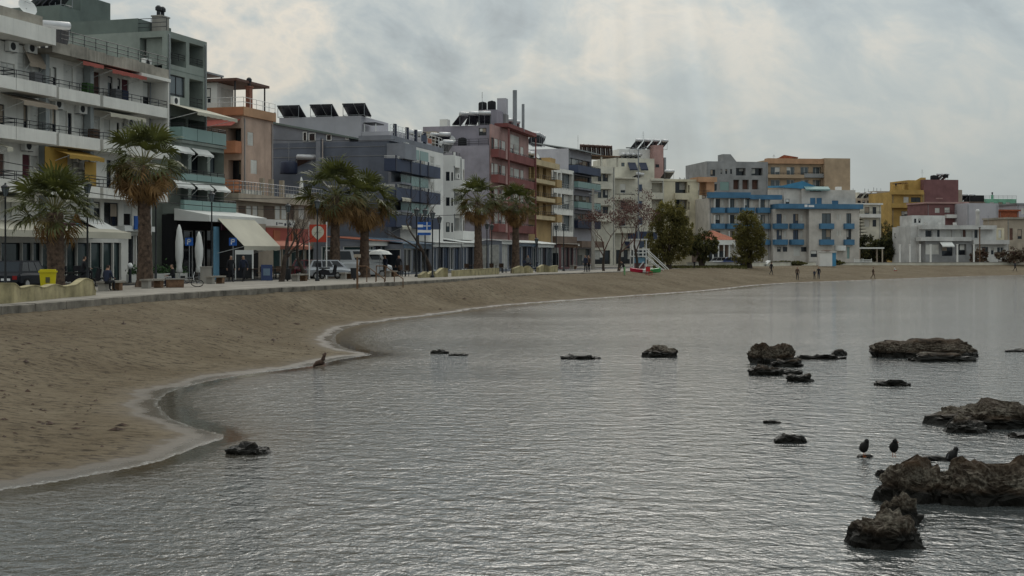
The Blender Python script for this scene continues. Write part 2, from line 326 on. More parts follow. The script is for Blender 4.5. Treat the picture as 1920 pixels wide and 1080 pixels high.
# ground under the town, promenade, road, pavement
def offset(line, d):
    out = []
    for i, p in enumerate(line):
        a = line[max(i - 1, 0)]; b2 = line[min(i + 1, len(line) - 1)]; v = (b2 - a).normalized(); out.append(p + Vector((-v.y, v.x)) * d)
    return out
def resample(line, step):
    out = [line[0].copy()]; acc = 0.0
    for a, b2 in zip(line[:-1], line[1:]):
        L = (b2 - a).length; s = step - acc
        while s <= L: out.append(a + (b2 - a) * (s / L)); s += step
        acc = (acc + L) % step
    return out
mm = M(); g0 = offset(edge, .6); mm.face([(p.x, p.y, GZ) for p in g0 + far])
me = mm.mesh('ground', 'paving'); bm = bmesh.new(); bm.from_mesh(me); bmesh.ops.triangulate(bm, faces=bm.faces[:]); bm.to_mesh(me); bm.free()
tag(link('ground', me), kind='structure')
prom_line = edge[1:11]
def strip(name, d0, d1, z, mat, line, thick=.14):
    a, b2 = offset(line, d0), offset(line, d1); q = M()
    for i in range(len(line) - 1):
        q.hexa([(a[i].x, a[i].y, z - thick), (a[i + 1].x, a[i + 1].y, z - thick), (b2[i + 1].x, b2[i + 1].y, z - thick), (b2[i].x, b2[i].y, z - thick),
                (a[i].x, a[i].y, z), (a[i + 1].x, a[i + 1].y, z), (b2[i + 1].x, b2[i + 1].y, z), (b2[i].x, b2[i].y, z)])
    return tag(q.build(name, mat), kind='structure')
def stripflat(name, d0, d1, z, mat, line):
    a, b2 = offset(line, d0), offset(line, d1); q = M()
    for i in range(len(line) - 1):
        q.face([(a[i].x, a[i].y, z), (a[i + 1].x, a[i + 1].y, z), (b2[i + 1].x, b2[i + 1].y, z), (b2[i].x, b2[i].y, z)])
    return tag(q.build(name, mat), kind='structure')
long_line = resample(edge[1:18], 4.0)
strip('promenade', .36, 10.2, PROM - .004, 'paving', resample(prom_line, 4.0))
stripflat('road', 10.2, 16.0, GZ + .008, 'asphalt', long_line)
stripflat('road_marking', 13.0, 13.12, GZ + .013, 'sign_white', long_line)
strip('pavement', 16.0, 20.0, PROM - .01, 'paving', long_line)
# sea wall of cut stone blocks along the promenade
wl = resample(prom_line, 1.25); sw = empty('sea_wall', (wl[30].x, wl[30].y, .9), 0, 'low stone sea wall of cut blocks along the promenade edge', 'sea wall')
bm = bmesh.new(); bmesh.ops.create_cube(bm, size=1); bmesh.ops.scale(bm, vec=(1.235, .36, .36), verts=bm.verts); bmesh.ops.bevel(bm, geom=bm.edges[:], offset=.018, segments=1, affect='EDGES')
bme = bpy.data.meshes.new('stone_block'); bm.to_mesh(bme); bm.free(); bme.materials.append(MATS['kerb_stone'])
bq = M(); ow = offset(wl, .30); ow0 = offset(wl, .10)
for i in range(len(wl) - 1):
    a, b2 = wl[i], wl[i + 1]; c = (ow0[i] + ow0[i + 1]) / 2
    if a.y > 36:
        for row in range(2):
            o = link('stone_block', bme, sw)
            o.location = Vector((c.x + rnd.uniform(-.012, .012), c.y + rnd.uniform(-.012, .012), PROM - .18 - .365 * row + rnd.uniform(-.012, .006))) - sw.location
            v = b2 - a; o.rotation_euler = (0, rnd.uniform(-.006, .006), math.atan2(v.y, v.x) + rnd.uniform(-.012, .012))
    bq.hexa([(p.x - sw.location.x, p.y - sw.location.y, z - sw.location.z) for z in (.2, PROM - .03) for p in (ow0[i], ow0[i + 1], ow[i + 1], ow[i])])
bq.build('core', 'concrete', sw)
# ---------------------------------------------------------------- buildings
class Block:
    def __init__(k, b, x0, x1, y0, y1, z0, z1, mat, name):
        k.b, k.x0, k.x1, k.y0, k.y1, k.z0, k.z1, k.mat, k.name = b, x0, x1, y0, y1, z0, z1, mat, name; k.h = {'f': [], 's': [], 'r': []}
    def pf(k, face):
        return {'f': lambda u, d, z: (u, k.y0 + d, z), 's': lambda u, d, z: (k.x0 + d, u, z), 'r': lambda u, d, z: (k.x1 - d, u, z)}[face]
    def w(k, px0, py0, px1, py1, st='g', dp=.16, face='f', **kw):
        b = k.b; pm = (px0 + px1) / 2
        if face == 'f': u0, u1, za, zb = b.U(px0, k.y0), b.U(px1, k.y0), b.Z(pm, py1, k.y0), b.Z(pm, py0, k.y0)
        else: u0, u1, za, zb = b.SY(px1, k.x0), b.SY(px0, k.x0), b.SZ(pm, py1, k.x0), b.SZ(pm, py0, k.x0)
        return k.wm(u0, u1, za, zb, st, dp, face, **kw)
    def wm(k, u0, u1, z0, z1, st='g', dp=.16, face='f', frame=None, pane=None, div=None, name=None):
        k.h[face].append((u0, u1, z0, z1, dp)); pf = k.pf(face); b = k.b
        u0, u1 = min(u0, u1), max(u0, u1)
        lo = {'f': (k.x0, k.x1), 's': (k.y0, k.y1), 'r': (k.y0, k.y1)}[face]
        u0, u1, z0, z1 = max(u0, lo[0]) + .004, min(u1, lo[1]) - .004, max(z0, k.z0) + .004, min(z1, k.z1) - .004
        if u1 - u0 < .1 or z1 - z0 < .1 or st == 'v': return None
        def bx(m, a, c, d0, d1, e, f): m.hexa([pf(*q) for q in ((a, d0, e), (c, d0, e), (c, d1, e), (a, d1, e), (a, d0, f), (c, d0, f), (c, d1, f), (a, d1, f))])
        m = M(); ww, hh = u1 - u0, z1 - z0
        if st in ('g', 'gd', 'd', 'o'):                      # glazed opening: frame with mullions, pane behind
            fm = frame or {'g': 'white_frame', 'gd': 'dark_metal', 'd': 'white_frame', 'o': 'dark_metal'}[st]
            if st == 'o': z1 = z0 + min(hh, 2.25); iu = .06 * ww; u0 += iu; u1 -= iu; ww, hh = u1 - u0, z1 - z0
            t = .07; d0, d1 = dp - .09, dp - .012
            bx(m, u0, u0 + t, d0, d1, z0, z1); bx(m, u1 - t, u1, d0, d1, z0, z1); bx(m, u0 + t, u1 - t, d0, d1, z0, z0 + t); bx(m, u0 + t, u1 - t, d0, d1, z1 - t, z1)
            n = div or max(1, round(ww / 1.0))
            for i in range(1, n):
                c = u0 + ww * i / n; bx(m, c - t / 2, c + t / 2, d0 + .01, d1, z0 + t, z1 - t)
            o = m.build(name or ('balcony_door' if hh > 1.7 else 'window'), fm, b.root)
            pm = pane or ('glass' if rnd.random() < .8 else 'glass_pale')
            for i in range(n):
                a, c = u0 + t + (ww - 2 * t) * i / n, u0 + t + (ww - 2 * t) * (i + 1) / n
                if st != 'o' and name is None and rnd.random() < .34: fb = rnd.uniform(.25, .8); qb = M(); bx(qb, a + .02, c - .02, dp - .085, dp - .06, z1 - t - (hh - 2 * t) * fb, z1 - t); qb.build('blind', rnd.choice(('curtain', 'shutter_white', 'awning_tan', 'shutter_white')), o)
                q = M(); bx(q, a + .012, c - .012, dp - .045, dp - .03, z0 + t * .8, z1 - t * .8); q.build('pane', 'curtain' if (st == 'd' and i % 2) else pm, o)
            return o
        # shutter leaves with slats
        mt = {'s': 'shutter_white', 'sb': 'shutter_brown', 'sm': 'shutter_maroon'}.get(st, st); n = div or max(1, round(ww / .75)); o0 = None
        for i in range(n):
            a, c = u0 + ww * i / n + .012, u0 + ww * (i + 1) / n - .012; q = M()
            bx(q, a, c, dp - .07, dp - .02, z0, z1)
            ns = max(3, min(9, int(hh / .2)))
            for j in range(ns):
                e = z0 + .06 + (hh - .12) * j / ns; bx(q, a + .07, c - .07, dp - .095, dp - .072, e + .03, e + (hh - .12) / ns - .025)
            o0 = q.build('shutter', mt, b.root)
        return o0
    def shop(k, pxs, py_top, st='gd', zb=.18, dp=.25, frame='white_frame', pane=None):
        for a, c in zip(pxs[:-1], pxs[1:]):
            u0, u1 = k.b.U(a, k.y0), k.b.U(c, k.y0)
            k.wm(u0 + .04, u1 - .04, zb, k.b.Z((a + c) / 2, py_top, k.y0), st, dp, 'f', frame=frame, pane=pane, div=1, name='shop_window')
    def finish(k):
        m = M()
        m.panel(k.pf('f'), k.x0, k.x1, k.z0, k.z1, k.h['f']); m.panel(k.pf('s'), k.y0, k.y1, k.z0, k.z1, k.h['s']); m.panel(k.pf('r'), k.y0, k.y1, k.z0, k.z1, k.h['r'])
        m.face([(k.x0, k.y1, k.z0), (k.x1, k.y1, k.z0), (k.x1, k.y1, k.z1), (k.x0, k.y1, k.z1)]); m.face([(k.x0, k.y0, k.z1), (k.x1, k.y0, k.z1), (k.x1, k.y1, k.z1), (k.x0, k.y1, k.z1)])
        if k.z0 > .3: m.face([(k.x0, k.y0, k.z0), (k.x1, k.y0, k.z0), (k.x1, k.y1, k.z0), (k.x0, k.y1, k.z0)])
        m.build(k.name, k.mat, k.b.root)
class Bld:
    def __init__(s, name, label, A, d, cat='building', group=None, z0=GZ):
        s.d = Vector(d).normalized(); s.th = math.atan2(s.d.y, s.d.x); s.loc = Vector((A[0], A[1], z0)); s.root = empty(name, s.loc, s.th, label, cat, group); s.bl = []
        s.o = s.inv(Vector((0, 0, H)) - s.loc)
    def inv(s, v): c, q = math.cos(s.th), math.sin(s.th); return Vector((v.x * c + v.y * q, -v.x * q + v.y * c, v.z))
    def ray(s, px, py): return s.inv(Vector(((px - CX) / F, 1, (CY - py) / F)))
    def U(s, px, y=0): v = s.ray(px, 0); return s.o.x + v.x * (y - s.o.y) / v.y
    def Z(s, px, py, y=0): v = s.ray(px, py); return s.o.z + v.z * (y - s.o.y) / v.y
    def SY(s, px, x=0): v = s.ray(px, 0); return s.o.y + v.y * (x - s.o.x) / v.x
    def SZ(s, px, py, x=0): v = s.ray(px, py); return s.o.z + v.z * (x - s.o.x) / v.x
    def block(s, x0, x1, y0, y1, z0, z1, mat, name='wall'): k = Block(s, x0, x1, y0, y1, z0, z1, mat, name); s.bl.append(k); return k
    def box(s, name, mat, *a, parent=None): return M().box(*a).build(name, mat, parent or s.root)
    def done(s):
        for k in s.bl: k.finish()
        k = s.bl[0]
        if k.z1 > 7:
            for x in (k.x0 + .25, k.x1 - .3): M().tube([(x, k.y0 - .07, .1), (x, k.y0 - .07, k.z1 - .3), (x, k.y0 + .1, k.z1 - .1)], .05, 6).build('drainpipe', 'grey_metal', s.root)
    def balc(s, u0, u1, z, out=1.2, y=0.0, par=.9, mat='white_wall', rail=0.0, slab=.2, pmat=None, rmat='dark_metal', bars=False):
        m = M(); m.box(u0, u1, y - out, y - .003, z - slab, z)
        t = .1
        if par and not pmat: m.box(u0, u1, y - out, y - out + t, z, z + par); m.box(u0, u0 + t, y - out + t, y - .003, z, z + par); m.box(u1 - t, u1, y - out + t, y - .003, z, z + par)
        o = m.build('balcony', mat, s.root)
        if par and pmat:
            n = max(1, round((u1 - u0) / 2.2))
            for i in range(n): M().box(u0 + (u1 - u0) * i / n + .03, u0 + (u1 - u0) * (i + 1) / n - .03, y - out, y - out + .04, z + .06, z + par).build('balustrade_panel', pmat, o)
            q = M(); q.box(u0, u0 + .04, y - out + .05, y - .003, z + .06, z + par); q.box(u1 - .04, u1, y - out + .05, y - .003, z + .06, z + par); q.build('side_panel', pmat, o)
        if rail:
            q = M(); zt = z + par; r = .022
            for h in ((rail, rail * .5) if not bars else (rail,)): q.tube([(u0 + .05, y, zt + h), (u0 + .05, y - out + .05, zt + h), (u1 - .05, y - out + .05, zt + h), (u1 - .05, y, zt + h)], r, 4)
            n = max(2, round((u1 - u0) / (.16 if bars else 1.1)))
            for i in range(n + 1):
                a = u0 + .05 + (u1 - u0 - .1) * i / n; q.tube([(a, y - out + .05, zt), (a, y - out + .05, zt + rail)], r if not bars else .012, 4 if not bars else 3, cap=False)
            q.build('railing', rmat, o)
        return o
    def balcp(s, px0, px1, pxr, pyr, out=1.2, y=0.0, **k): return s.balc(s.U(px0, y - out), s.U(px1, y - out), s.Z(pxr, pyr, y - out), out, y, **k)
    def awn(s, u0, u1, z1, z0, out, y=0.0, mat='awning_beige', val=.22, arms=True, name='awning'):
        m = M(); t = .03
        m.hexa([(u0, y - out, z0), (u1, y - out, z0), (u1, y - .01, z1), (u0, y - .01, z1), (u0, y - out, z0 + t), (u1, y - out, z0 + t), (u1, y - .01, z1 + t), (u0, y - .01, z1 + t)])
        o = m.build(name, mat, s.root)
        n = max(2, int((u1 - u0) / .45)); q = M()
        for i in range(n):
            a, c = u0 + (u1 - u0) * i / n, u0 + (u1 - u0) * (i + 1) / n; dz = .03 if i % 2 else 0
            q.face([(a, y - out - .004, z0 + t), (c, y - out - .004, z0 + t), (c, y - out + .01, z0 - val + dz), (a, y - out + .01, z0 - val + dz)])
        q.build('valance', mat, o)
        if arms:
            q = M()
            for a in (u0 + .08, u1 - .08): q.tube([(a, y, min(z0 - .5, z1 - .9)), (a, y - out, z0)], .02, 4)
            q.build('arm', 'white_frame', o)
        return o
    def ac(s, u, z, y=0.0, w=.85, rot=False):
        m = M(); m.box(u, u + w, y - .34, y - .04, z, z + .58); o = m.build('air_conditioner', 'white_clean', s.root)
        q = M(); cx, cz = u + w * .42, z + .29
        q.tube([(cx, y - .335, cz), (cx, y - .352, cz)], .23, 12); q.build('fan_grille', 'dark_metal', o)
        q = M(); q.box(u + .1, u + .14, y - .34, y - .003, z - .05, z - .004); q.box(u + w - .14, u + w - .1, y - .34, y - .003, z - .05, z - .004); q.build('bracket', 'grey_metal', o)
    def heater(s, x, y, z, ang=0.0, tank=True, w=1.9, mat='solar_glass', l=2.0, tilt=40, tmat='tank_metal'):
        ang += math.pi - s.th + .25; c, q = math.cos(ang), math.sin(ang); ct, st = math.cos(R(tilt)) * l, math.sin(R(tilt)) * l
        T = lambda a, b2, h: (x + a * c - b2 * q, y + a * q + b2 * c, z + h)
        m = M()
        for a in (-w / 2, 0.02):
            e = a + w / 2 - .02
            m.hexa([T(a, 0, .12), T(e, 0, .12), T(e, ct, .12 + st), T(a, ct, .12 + st), T(a, 0, .22), T(e, 0, .22), T(e, ct, .22 + st), T(a, ct, .22 + st)])
        o = m.build('solar_panel', mat, s.root); f = M()
        for a in (-w / 2 + .1, w / 2 - .1): f.tube([T(a, ct, 0), T(a, ct, .12 + st)], .03, 4); f.tube([T(a, 0, 0), T(a, 0, .15)], .03, 4); f.tube([T(a, 0, .05), T(a, ct, .05)], .025, 4)
        f.tube([T(-w / 2 + .1, ct, .1), T(w / 2 - .1, ct, .1)], .025, 4); f.build('stand', 'grey_metal', o)
        if tank:
            M().tube([T(-w * .48, ct + .1, .42 + st), T(-w * .44, ct + .1, .42 + st), T(w * .44, ct + .1, .42 + st), T(w * .48, ct + .1, .42 + st)], [.17, .27, .27, .17], 10).build('water_tank', tmat, o, True)
    def dish(s, x, y, z, r=.5, ang=0.0):
        m = M(); c = Vector((x, y, z + 1.0)); ax = Vector((math.cos(ang), math.sin(ang), .55)).normalized(); u = ax.cross(Vector((0, 0, 1))).normalized(); v = ax.cross(u); base = len(m.v)
        for i in range(4):
            rr = r * i / 3
            for j in range(14): a = j * math.tau / 14; m.v.append(tuple(c + (u * math.cos(a) + v * math.sin(a)) * rr + ax * (.28 * rr * rr / r)))
        for i in range(3):
            for j in range(14): a, b2 = i * 14 + j, i * 14 + (j + 1) % 14; m.f.append((a, b2, b2 + 14, a + 14)); m.k.append(0)
        o = m.build('satellite_dish', 'white_frame', s.root, True)
        M().tube([(x, y, z), tuple(c)], .04, 5).tube([tuple(c - v * r * .9), tuple(c + ax * r * .8)], .015, 4).build('mast', 'grey_metal', o)
    def pole(s, x, y, z, h, name='antenna', r=.025, cross=True):
        m = M(); m.tube([(x, y, z), (x, y, z + h)], r, 5)
        if cross:
            for i in range(4): q = z + h * (.7 + .09 * i); m.tube([(x - .35 + .06 * i, y, q), (x + .35 - .06 * i, y, q)], r * .6, 4)
        m.build(name, 'grey_metal', s.root)
    def chim(s, x, y, z, w, h, mat='concrete', pots=1):
        m = M(); m.box(x, x + w, y, y + w * .7, z, z + h); m.box(x - .06, x + w + .06, y - .06, y + w * .7 + .06, z + h, z + h + .1); o = m.build('chimney', mat, s.root)
        for i in range(pots): M().lathe([(.14, 0), (.14, .35), (.24, .4), (.24, .62), (.12, .75)], (x + w * (i + .5) / pots, y + w * .35, z + h + .1), 8).build('chimney_pot', 'dark_metal', o)
    def barrel(s, x, y, z, r, h, mat='navy', name='water_tank'):
        M().lathe([(r * .96, 0), (r, .1 * h), (r, .8 * h), (r * .8, .93 * h), (r * .3, .97 * h), (r * .28, h)], (x, y, z), 12).build(name, mat, s.root, True)
    def rail(s, pts, h=.95, name='railing', mat='dark_metal', r=.025, n=3, step=1.2):
        m = M()
        for a, b2 in zip(pts[:-1], pts[1:]):
            a, b2 = Vector(a), Vector(b2); k = max(1, round((b2 - a).length / step))
            for i in range(n): q = Vector((0, 0, h * (i + 1) / n)); m.tube([a + q, b2 + q], r, 4)
            for i in range(k + 1): p = a.lerp(b2, i / k); m.tube([p, p + Vector((0, 0, h))], r, 4)
        return m.build(name, mat, s.root)

D1 = (.29, .957); D2 = (.25, .968)
# --- white apartment block at the left edge
b = Bld('apartment_block', 'long white apartment block with stained parapet, metal railings and glazed shops, left edge', at(-60, 74), D1)
o = 1.3; XE = b.U(316, -o)
f4, f3, f2 = b.Z(150, 186, -o), b.Z(150, 272, -o), b.Z(150, 363, -o)
ztl = b.Z(100, 84, -1.6); ztr = b.Z(150, 101, -o); zsh = b.Z(200, 440, -3)
k = b.block(0, XE, 0, 13, 0, ztr - .0, 'white_wall')
for q in ((1, 118, 28, 146, 's'), (33, 100, 60, 143, 's'), (78, 126, 95, 146, 's'), (99, 126, 106, 160, 'gd'), (119, 122, 137, 164, 's'), (143, 126, 160, 168, 's'), (176, 135, 187, 176, 'sb'), (202, 143, 211, 184, 'gd'), (220, 147, 226, 190, 'gd'), (228, 149, 241, 190, 'sm'), (268, 153, 280, 205, 'gd'), (286, 160, 294, 206, 's'),
          (-4, 195, 9, 240, 'gd'), (44, 197, 52, 244, 'gd'), (57, 196, 75, 246, 's'), (79, 203, 97, 248, 's'), (98, 203, 105, 248, 'gd'), (111, 207, 126, 250, 's'), (127, 212, 135, 252, 'gd'), (139, 215, 171, 252, 's'), (174, 218, 187, 254, 's'), (195, 224, 207, 262, 's'), (219, 230, 224, 266, 'gd'), (228, 230, 240, 266, 's'), (262, 234, 276, 268, 'gd'), (284, 236, 294, 270, 's'),
          (-5, 288, 8, 330, 'sb'), (42, 290, 57, 334, 'sm'), (58, 292, 72, 334, 's'), (112, 290, 138, 340, 's'), (200, 300, 209, 352, 'gd'), (214, 300, 230, 352, 's'), (262, 310, 276, 352, 'sb'), (284, 312, 294, 352, 's')):
    k.w(*q)
for q in ((2, 375, 22, 408, 's'), (170, 378, 188, 420, 'gd'), (195, 380, 222, 424, 'gd'), (232, 382, 248, 424, 'g'), (258, 390, 280, 430, 'gd')): k.w(*q)
k.shop([-40, -18, 2, 42, 62, 79, 104, 125, 145, 170, 193, 213, 228], 455, frame='dark_metal', pane='glass_green')
k.shop([240, 256, 272, 288], 440, pane='glass')
for (z, pm, rl) in ((f4, .5, .45), (f3, .55, .45), (f2, .5, .5)):
    for a, c in ((-58, 30), (31, 106), (111, 188), (194, 315)):
        oo = o + (.25 if c <= 106 else 0); b.balc(b.U(a, -oo), b.U(c, -oo), z, oo, 0, par=pm, rail=rl, slab=.2)
for a in (107, 190): b.box('pillar', 'grey_upper', b.U(a, -o) + .02, b.U(a, -o) + .38, -.5, -.003, zsh + .4, ztr)
b.box('side_screen', 'white_wall', XE - .12, XE, -o - .05, -.003, f3 - .2, ztr - .45)
# roof slab on the left, stained parapet on the right
b.box('roof_slab', 'white_wall', -1, b.U(105, -1.6), -1.6, 9, ztl, ztl + .95); b.box('roof_coping', 'stained_parapet', -1, b.U(80, -1.2), -1.2, 9, ztl + .955, ztl + 1.6)
x0 = b.U(105, -1.6) + .02
m = M()
for i in range(7): a = x0 + (XE - x0) * i / 7; m.box(a + .01, x0 + (XE - x0) * (i + 1) / 7 - .01, -o - .02, -o + .2, ztr - .28, ztr + .42 + .07 * ((i * 5) % 3 - 1))
m.box(x0, XE, -o + .2, -.003, ztr - .28, ztr - .02); m.build('parapet', 'stained_parapet', b.root)
b.box('roof_terrace_edge', 'white_wall', b.U(262, -o), XE + .05, -o - .15, 1, ztr - .5, ztr - .29)
for a, c, z1, dz, ou, mt in ((70, 100, ztr - .1, .9, .5, 'awning_tan'), (28, 92, f4 - .25, .5, 1.6, 'awning_tan'), (148, 187, ztr - .1, .3, 1.3, 'awning_red'), (193, 258, ztr - .15, .45, 1.7, 'awning_red'), (0, 11, f3 - .25, .45, 1.5, 'awning_beige'), (112, 178, f3 - .22, .5, 1.7, 'awning_ochre'), (195, 262, f4 - .25, .3, 1.5, 'awning_beige'), (264, 300, f3 - .3, .5, 1.5, 'awning_beige'), (2, 60, f2 - .25, .3, 1.3, 'awning_beige')):
    b.awn(b.U(a, -1), b.U(c, -1), z1, z1 - dz, ou, 0, mt)
b.box('side_curtain', 'awning_ochre', b.U(84, -.6), b.U(84, -.6) + 2.2, -.62, -.58, f2 + .15, f3 - .25); b.box('side_curtain', 'awning_ochre', b.U(159, -.9), b.U(180, -.9), -.92, -.88, f2 + .3, f3 - .9)
for px, py in ((8, 95), (44, 98), (95, 203), (140, 212), (38, 282), (146, 318), (135, 304), (232, 238), (64, 96)): u = b.U(px); b.ac(u, b.Z(px, py))
for px, z, cc in ((158, f4, 'leaf_pot'), (212, f4, 'cloth_grey'), (225, f4, 'cloth_navy'), (170, f3, 'cloth_brown'), (60, f4, 'cloth_grey')): u = b.U(px, -.7); b.box('laundry', cc, u, u + .7, -.9, -.5, z + .02, z + 1.2)
# shop canopy with fascia signs
zc = b.Z(200, 447, -3.2); m = M(); xa, xb = -1, b.U(246, -3.2)
m.hexa([(xa, -3.2, zc), (xb, -3.2, zc), (xb, -.003, zc + .05), (xa, -.003, zc + .05), (xa, -3.2, zc + .38), (xb, -3.2, zc + .38), (xb, -.003, zc + 1.0), (xa, -.003, zc + 1.0)]); m.build('shop_canopy', 'awning_beige', b.root)
for a, c in ((118, 140), (165, 193)):
    sg = b.box('shop_sign', 'sign_purple', b.U(a, -1.2), b.U(c, -1.2), -1.25, -1.15, b.Z(a, 434, -1.2), b.Z(a, 418, -1.2)); u = b.U(a, -1.2)
    for i in range(7): b.box('sign_letter', 'awning_tan', u + .18 + i * .2, u + .26 + i * .2, -1.27, -1.252, b.Z(a, 431, -1.2), b.Z(a, 422 + (i * 3) % 4, -1.2), parent=sg)
b.box('sign_panel', 'sky_blue_panel', b.U(143, -1.2), b.U(153, -1.2), -1.3, -1.2, b.Z(148, 431, -1.2), b.Z(148, 419, -1.2))
b.awn(b.U(190, -2.2), b.U(226, -2.2), zc + 1.5, zc + .5, 2.2, 0, 'awning_white')
b.box('fascia', 'awning_white', b.U(234, -.6), b.U(292, -.6), -.6, -.003, b.Z(262, 434, -.6), b.Z(262, 424, -.6)); b.box('hanging_sign', 'sign_blue', b.U(252, -.7), b.U(262, -.7), -.75, -.65, b.Z(257, 430, -.7), b.Z(257, 405, -.7))
b.dish(b.U(10, 3), 1.5, ztl + 1.6, .62, -1.9); b.barrel(b.U(45, 4), 4, ztl + 1.6, .5, 1.0, 'tank_metal'); b.heater(b.U(95, 5), 5, ztl + 1.0, .3)
b.rail([(x0 + 1, -o + .1, ztr + .4), (XE, -o + .1, ztr + .4)], .8)
b.done(); white_block = b
# --- grey green building
b = Bld('apartment_block', 'tall grey green apartment house with open corner loggias and teal balcony panels', at(313, 96), D1)
X1 = b.U(388); zt = b.Z(350, 68)
fl = [b.Z(350, y) for y in (137, 205, 270, 342, 396)]
k = b.block(0, X1, 0, 13, 0, zt, 'green_grey_pale')
k.w(320, 75, 349, 124, 'o', 2.0); k.w(355, 84, 382, 125, 'v', 2.2); k.w(318, 142, 347, 181, 'gd', .2, div=2, pane='glass_pale'); k.w(355, 150, 381, 202, 'o', 1.6)
k.w(317, 220, 349, 248, 'o', 1.3); k.w(353, 226, 384, 252, 'o', 1.3)
kl = b.block(-.55, X1, -1.45, -.005, b.Z(370, 402, -1.45), fl[2] - .02, 'green_grey_pale')
for ya, yb in ((286, 326), (350, 386)):
    for a, c in ((318, 353), (359, 389), (394, 421)): kl.w(a, ya - (6 if a < 330 else 0), c, yb, 'gd', .9, div=2)
k.w(262, 70, 304, 130, 'o', 1.2, face='s'); k.w(304, 140, 313, 178, 'gd', .1, face='s', div=1)
k2 = b.block(0, X1 * .8, 2.4, 9.0, zt + .003, b.SZ(245, 35, 0), 'green_grey')
zp = b.SZ(70, 12, 0); k3 = b.block(.01, 8, 9.0, 15, zt + .003, zp, 'green_grey')
k3.w(136, 53, 149, 80, 'gd', .15, pane='glass_blue'); k3.w(186, 66, 199, 86, 'gd', .15); 
for a, c, y0_, y1_ in ((133, 152, 50, 83), (184, 201, 63, 89)): b.box('window_surround', 'white_frame', b.U(a, 9), b.U(c, 9), 8.95, 8.997, b.Z((a + c) / 2, y1_, 9), b.Z((a + c) / 2, y1_, 9) + .1)
b.box('gutter', 'dark_metal', .0, 7.9, 8.9, 8.99, zp - 1.5, zp - 1.35)
b.balc(-.6, X1 + .1, fl[2], 1.6, 0, par=.95, mat='green_grey_pale', pmat='teal_panel', rail=.25)
b.balc(-.6, X1 + 1.4, b.Z(370, 396, -1.6), .3, -1.45, par=.75, mat='green_grey_pale', pmat='teal_panel', rail=.15)
b.balc(-.5, X1, b.Z(370, 341, -1.45), .1, -1.45, par=.5, mat='green_grey_pale', pmat='teal_panel', rail=.3)
m = M()
m.box(-.05, X1, -.02, .13, fl[0] - .0, fl[0] + .02); m.build('string_course', 'green_grey', b.root)
for a, c in ((320, 349), (356, 383)):
    b.rail([(b.U(a, .1), .1, fl[0] + .75), (b.U(c, .1), .1, fl[0] + .75)], .5); b.rail([(b.U(a, .1), .1, fl[1] + .05), (b.U(c, .1), .1, fl[1] + .05)], .9)
b.awn(-.2, b.U(388), fl[2] + 2.75, fl[2] + 2.0, 2.6, 0, 'awning_beige', arms=True)
for a, c, y0_ in ((318, 353, 277), (359, 389, 283), (318, 353, 342), (359, 389, 346), (394, 421, 350)): z = b.Z((a + c) / 2, y0_, -1.45); b.awn(b.U(a, -1.45), b.U(c, -1.45), z + .1, z - .32, .55, -1.45, 'awning_white', val=.12)
b.ac(-1.15, b.SZ(285, 128, 0), 1.4); b.ac(.3, fl[1] + .1, -.02)
b.chim(1.5, 1.4, zt, 1.1, 1.35, 'concrete', 2)
for i in range(5): b.heater(.9 + .2 * i, 10 + i * .9, zp, .9 + .2 * i, w=1.4, l=1.4)
b.barrel(3.5, 12, zp, .55, 1.0, 'tank_metal'); b.pole(2, 11, zp, 2.4); b.box('stair_head', 'green_grey', 4, 8, 10, 14, zp + .003, zp + 1.6)
b.rail([(.1, 8.9, zt), (.1, .1, zt)], .95); 
# ground floor cafe: dark open front under a long white canopy
k4 = b.block(-.7, X1 + 6, -1.2, -.01, 0, b.Z(370, 404, -1.2), 'dark_inside'); k4.shop([300, 322, 344, 366, 388, 404], 432, pane='glass')
zc = b.Z(370, 414, -4.0); m = M(); xa, xb = -1.0, b.U(500, -4.0)
m.hexa([(xa, -4, zc), (xb, -4, zc), (xb, -1.2, zc + .1), (xa, -1.2, zc + .1), (xa, -4, zc + .45), (xb, -4, zc + .45), (xb, -1.2, zc + .95), (xa, -1.2, zc + .95)]); m.build('cafe_canopy', 'awning_white', b.root)
cs = b.box('cafe_sign', 'sign_purple', b.U(415, -4.1), b.U(437, -4.1), -4.15, -4.05, b.Z(425, 432, -4.1), b.Z(425, 415, -4.1)); b.box('sign_letters', 'rust_orange', b.U(418, -4.1), b.U(434, -4.1), -4.17, -4.152, b.Z(425, 425, -4.1), b.Z(425, 420, -4.1), parent=cs)
b.box('light_panel', 'sky_blue_panel', b.U(401, -3.9), b.U(410, -3.9), -3.95, -3.85, .1, b.Z(405, 425, -3.9))
zz = b.Z(470, 462, -5.6); b.awn(b.U(446, -5.6), b.U(514, -5.6), zc + .3, zz, 2.2, -3.9, 'awning_beige', val=.3)
b.done()
# --- salmon house with orange cornice
b = Bld('apartment_block', 'salmon rendered house with orange cornice, white shuttered window and rooftop veranda', at(455, 113), D1)
X1 = b.U(512); zt = b.Z(480, 222)
k = b.block(0, X1, 0, 11, 0, zt, 'salmon'); k.w(464, 248, 475, 273, 's', .1, div=1)
k.w(427, 240, 452, 268, 'gd', 1.5, face='s', div=2); k.w(428, 300, 452, 355, 'gd', .9, face='s', div=2); k.w(470, 300, 482, 326, 's', .1, div=1)
b.box('cornice', 'orange_soft', -.25, X1 + .1, -.25, 11, zt + .003, zt + .75); b.box('cornice_band', 'orange_paint', -.3, -.251, -.2, 11, zt + .05, zt + .7)
for z in (b.SZ(440, 288, 0), b.SZ(440, 360, 0)): m = M(); m.box(-1.1, -.003, .1, 6, z, z + .18); m.box(-1.1, -1.0, .1, 6, z + .18, z + 1.0); m.box(-1.0, -.003, .1, .2, z + .18, z + 1.0); m.build('balcony', 'orange_paint', b.root)
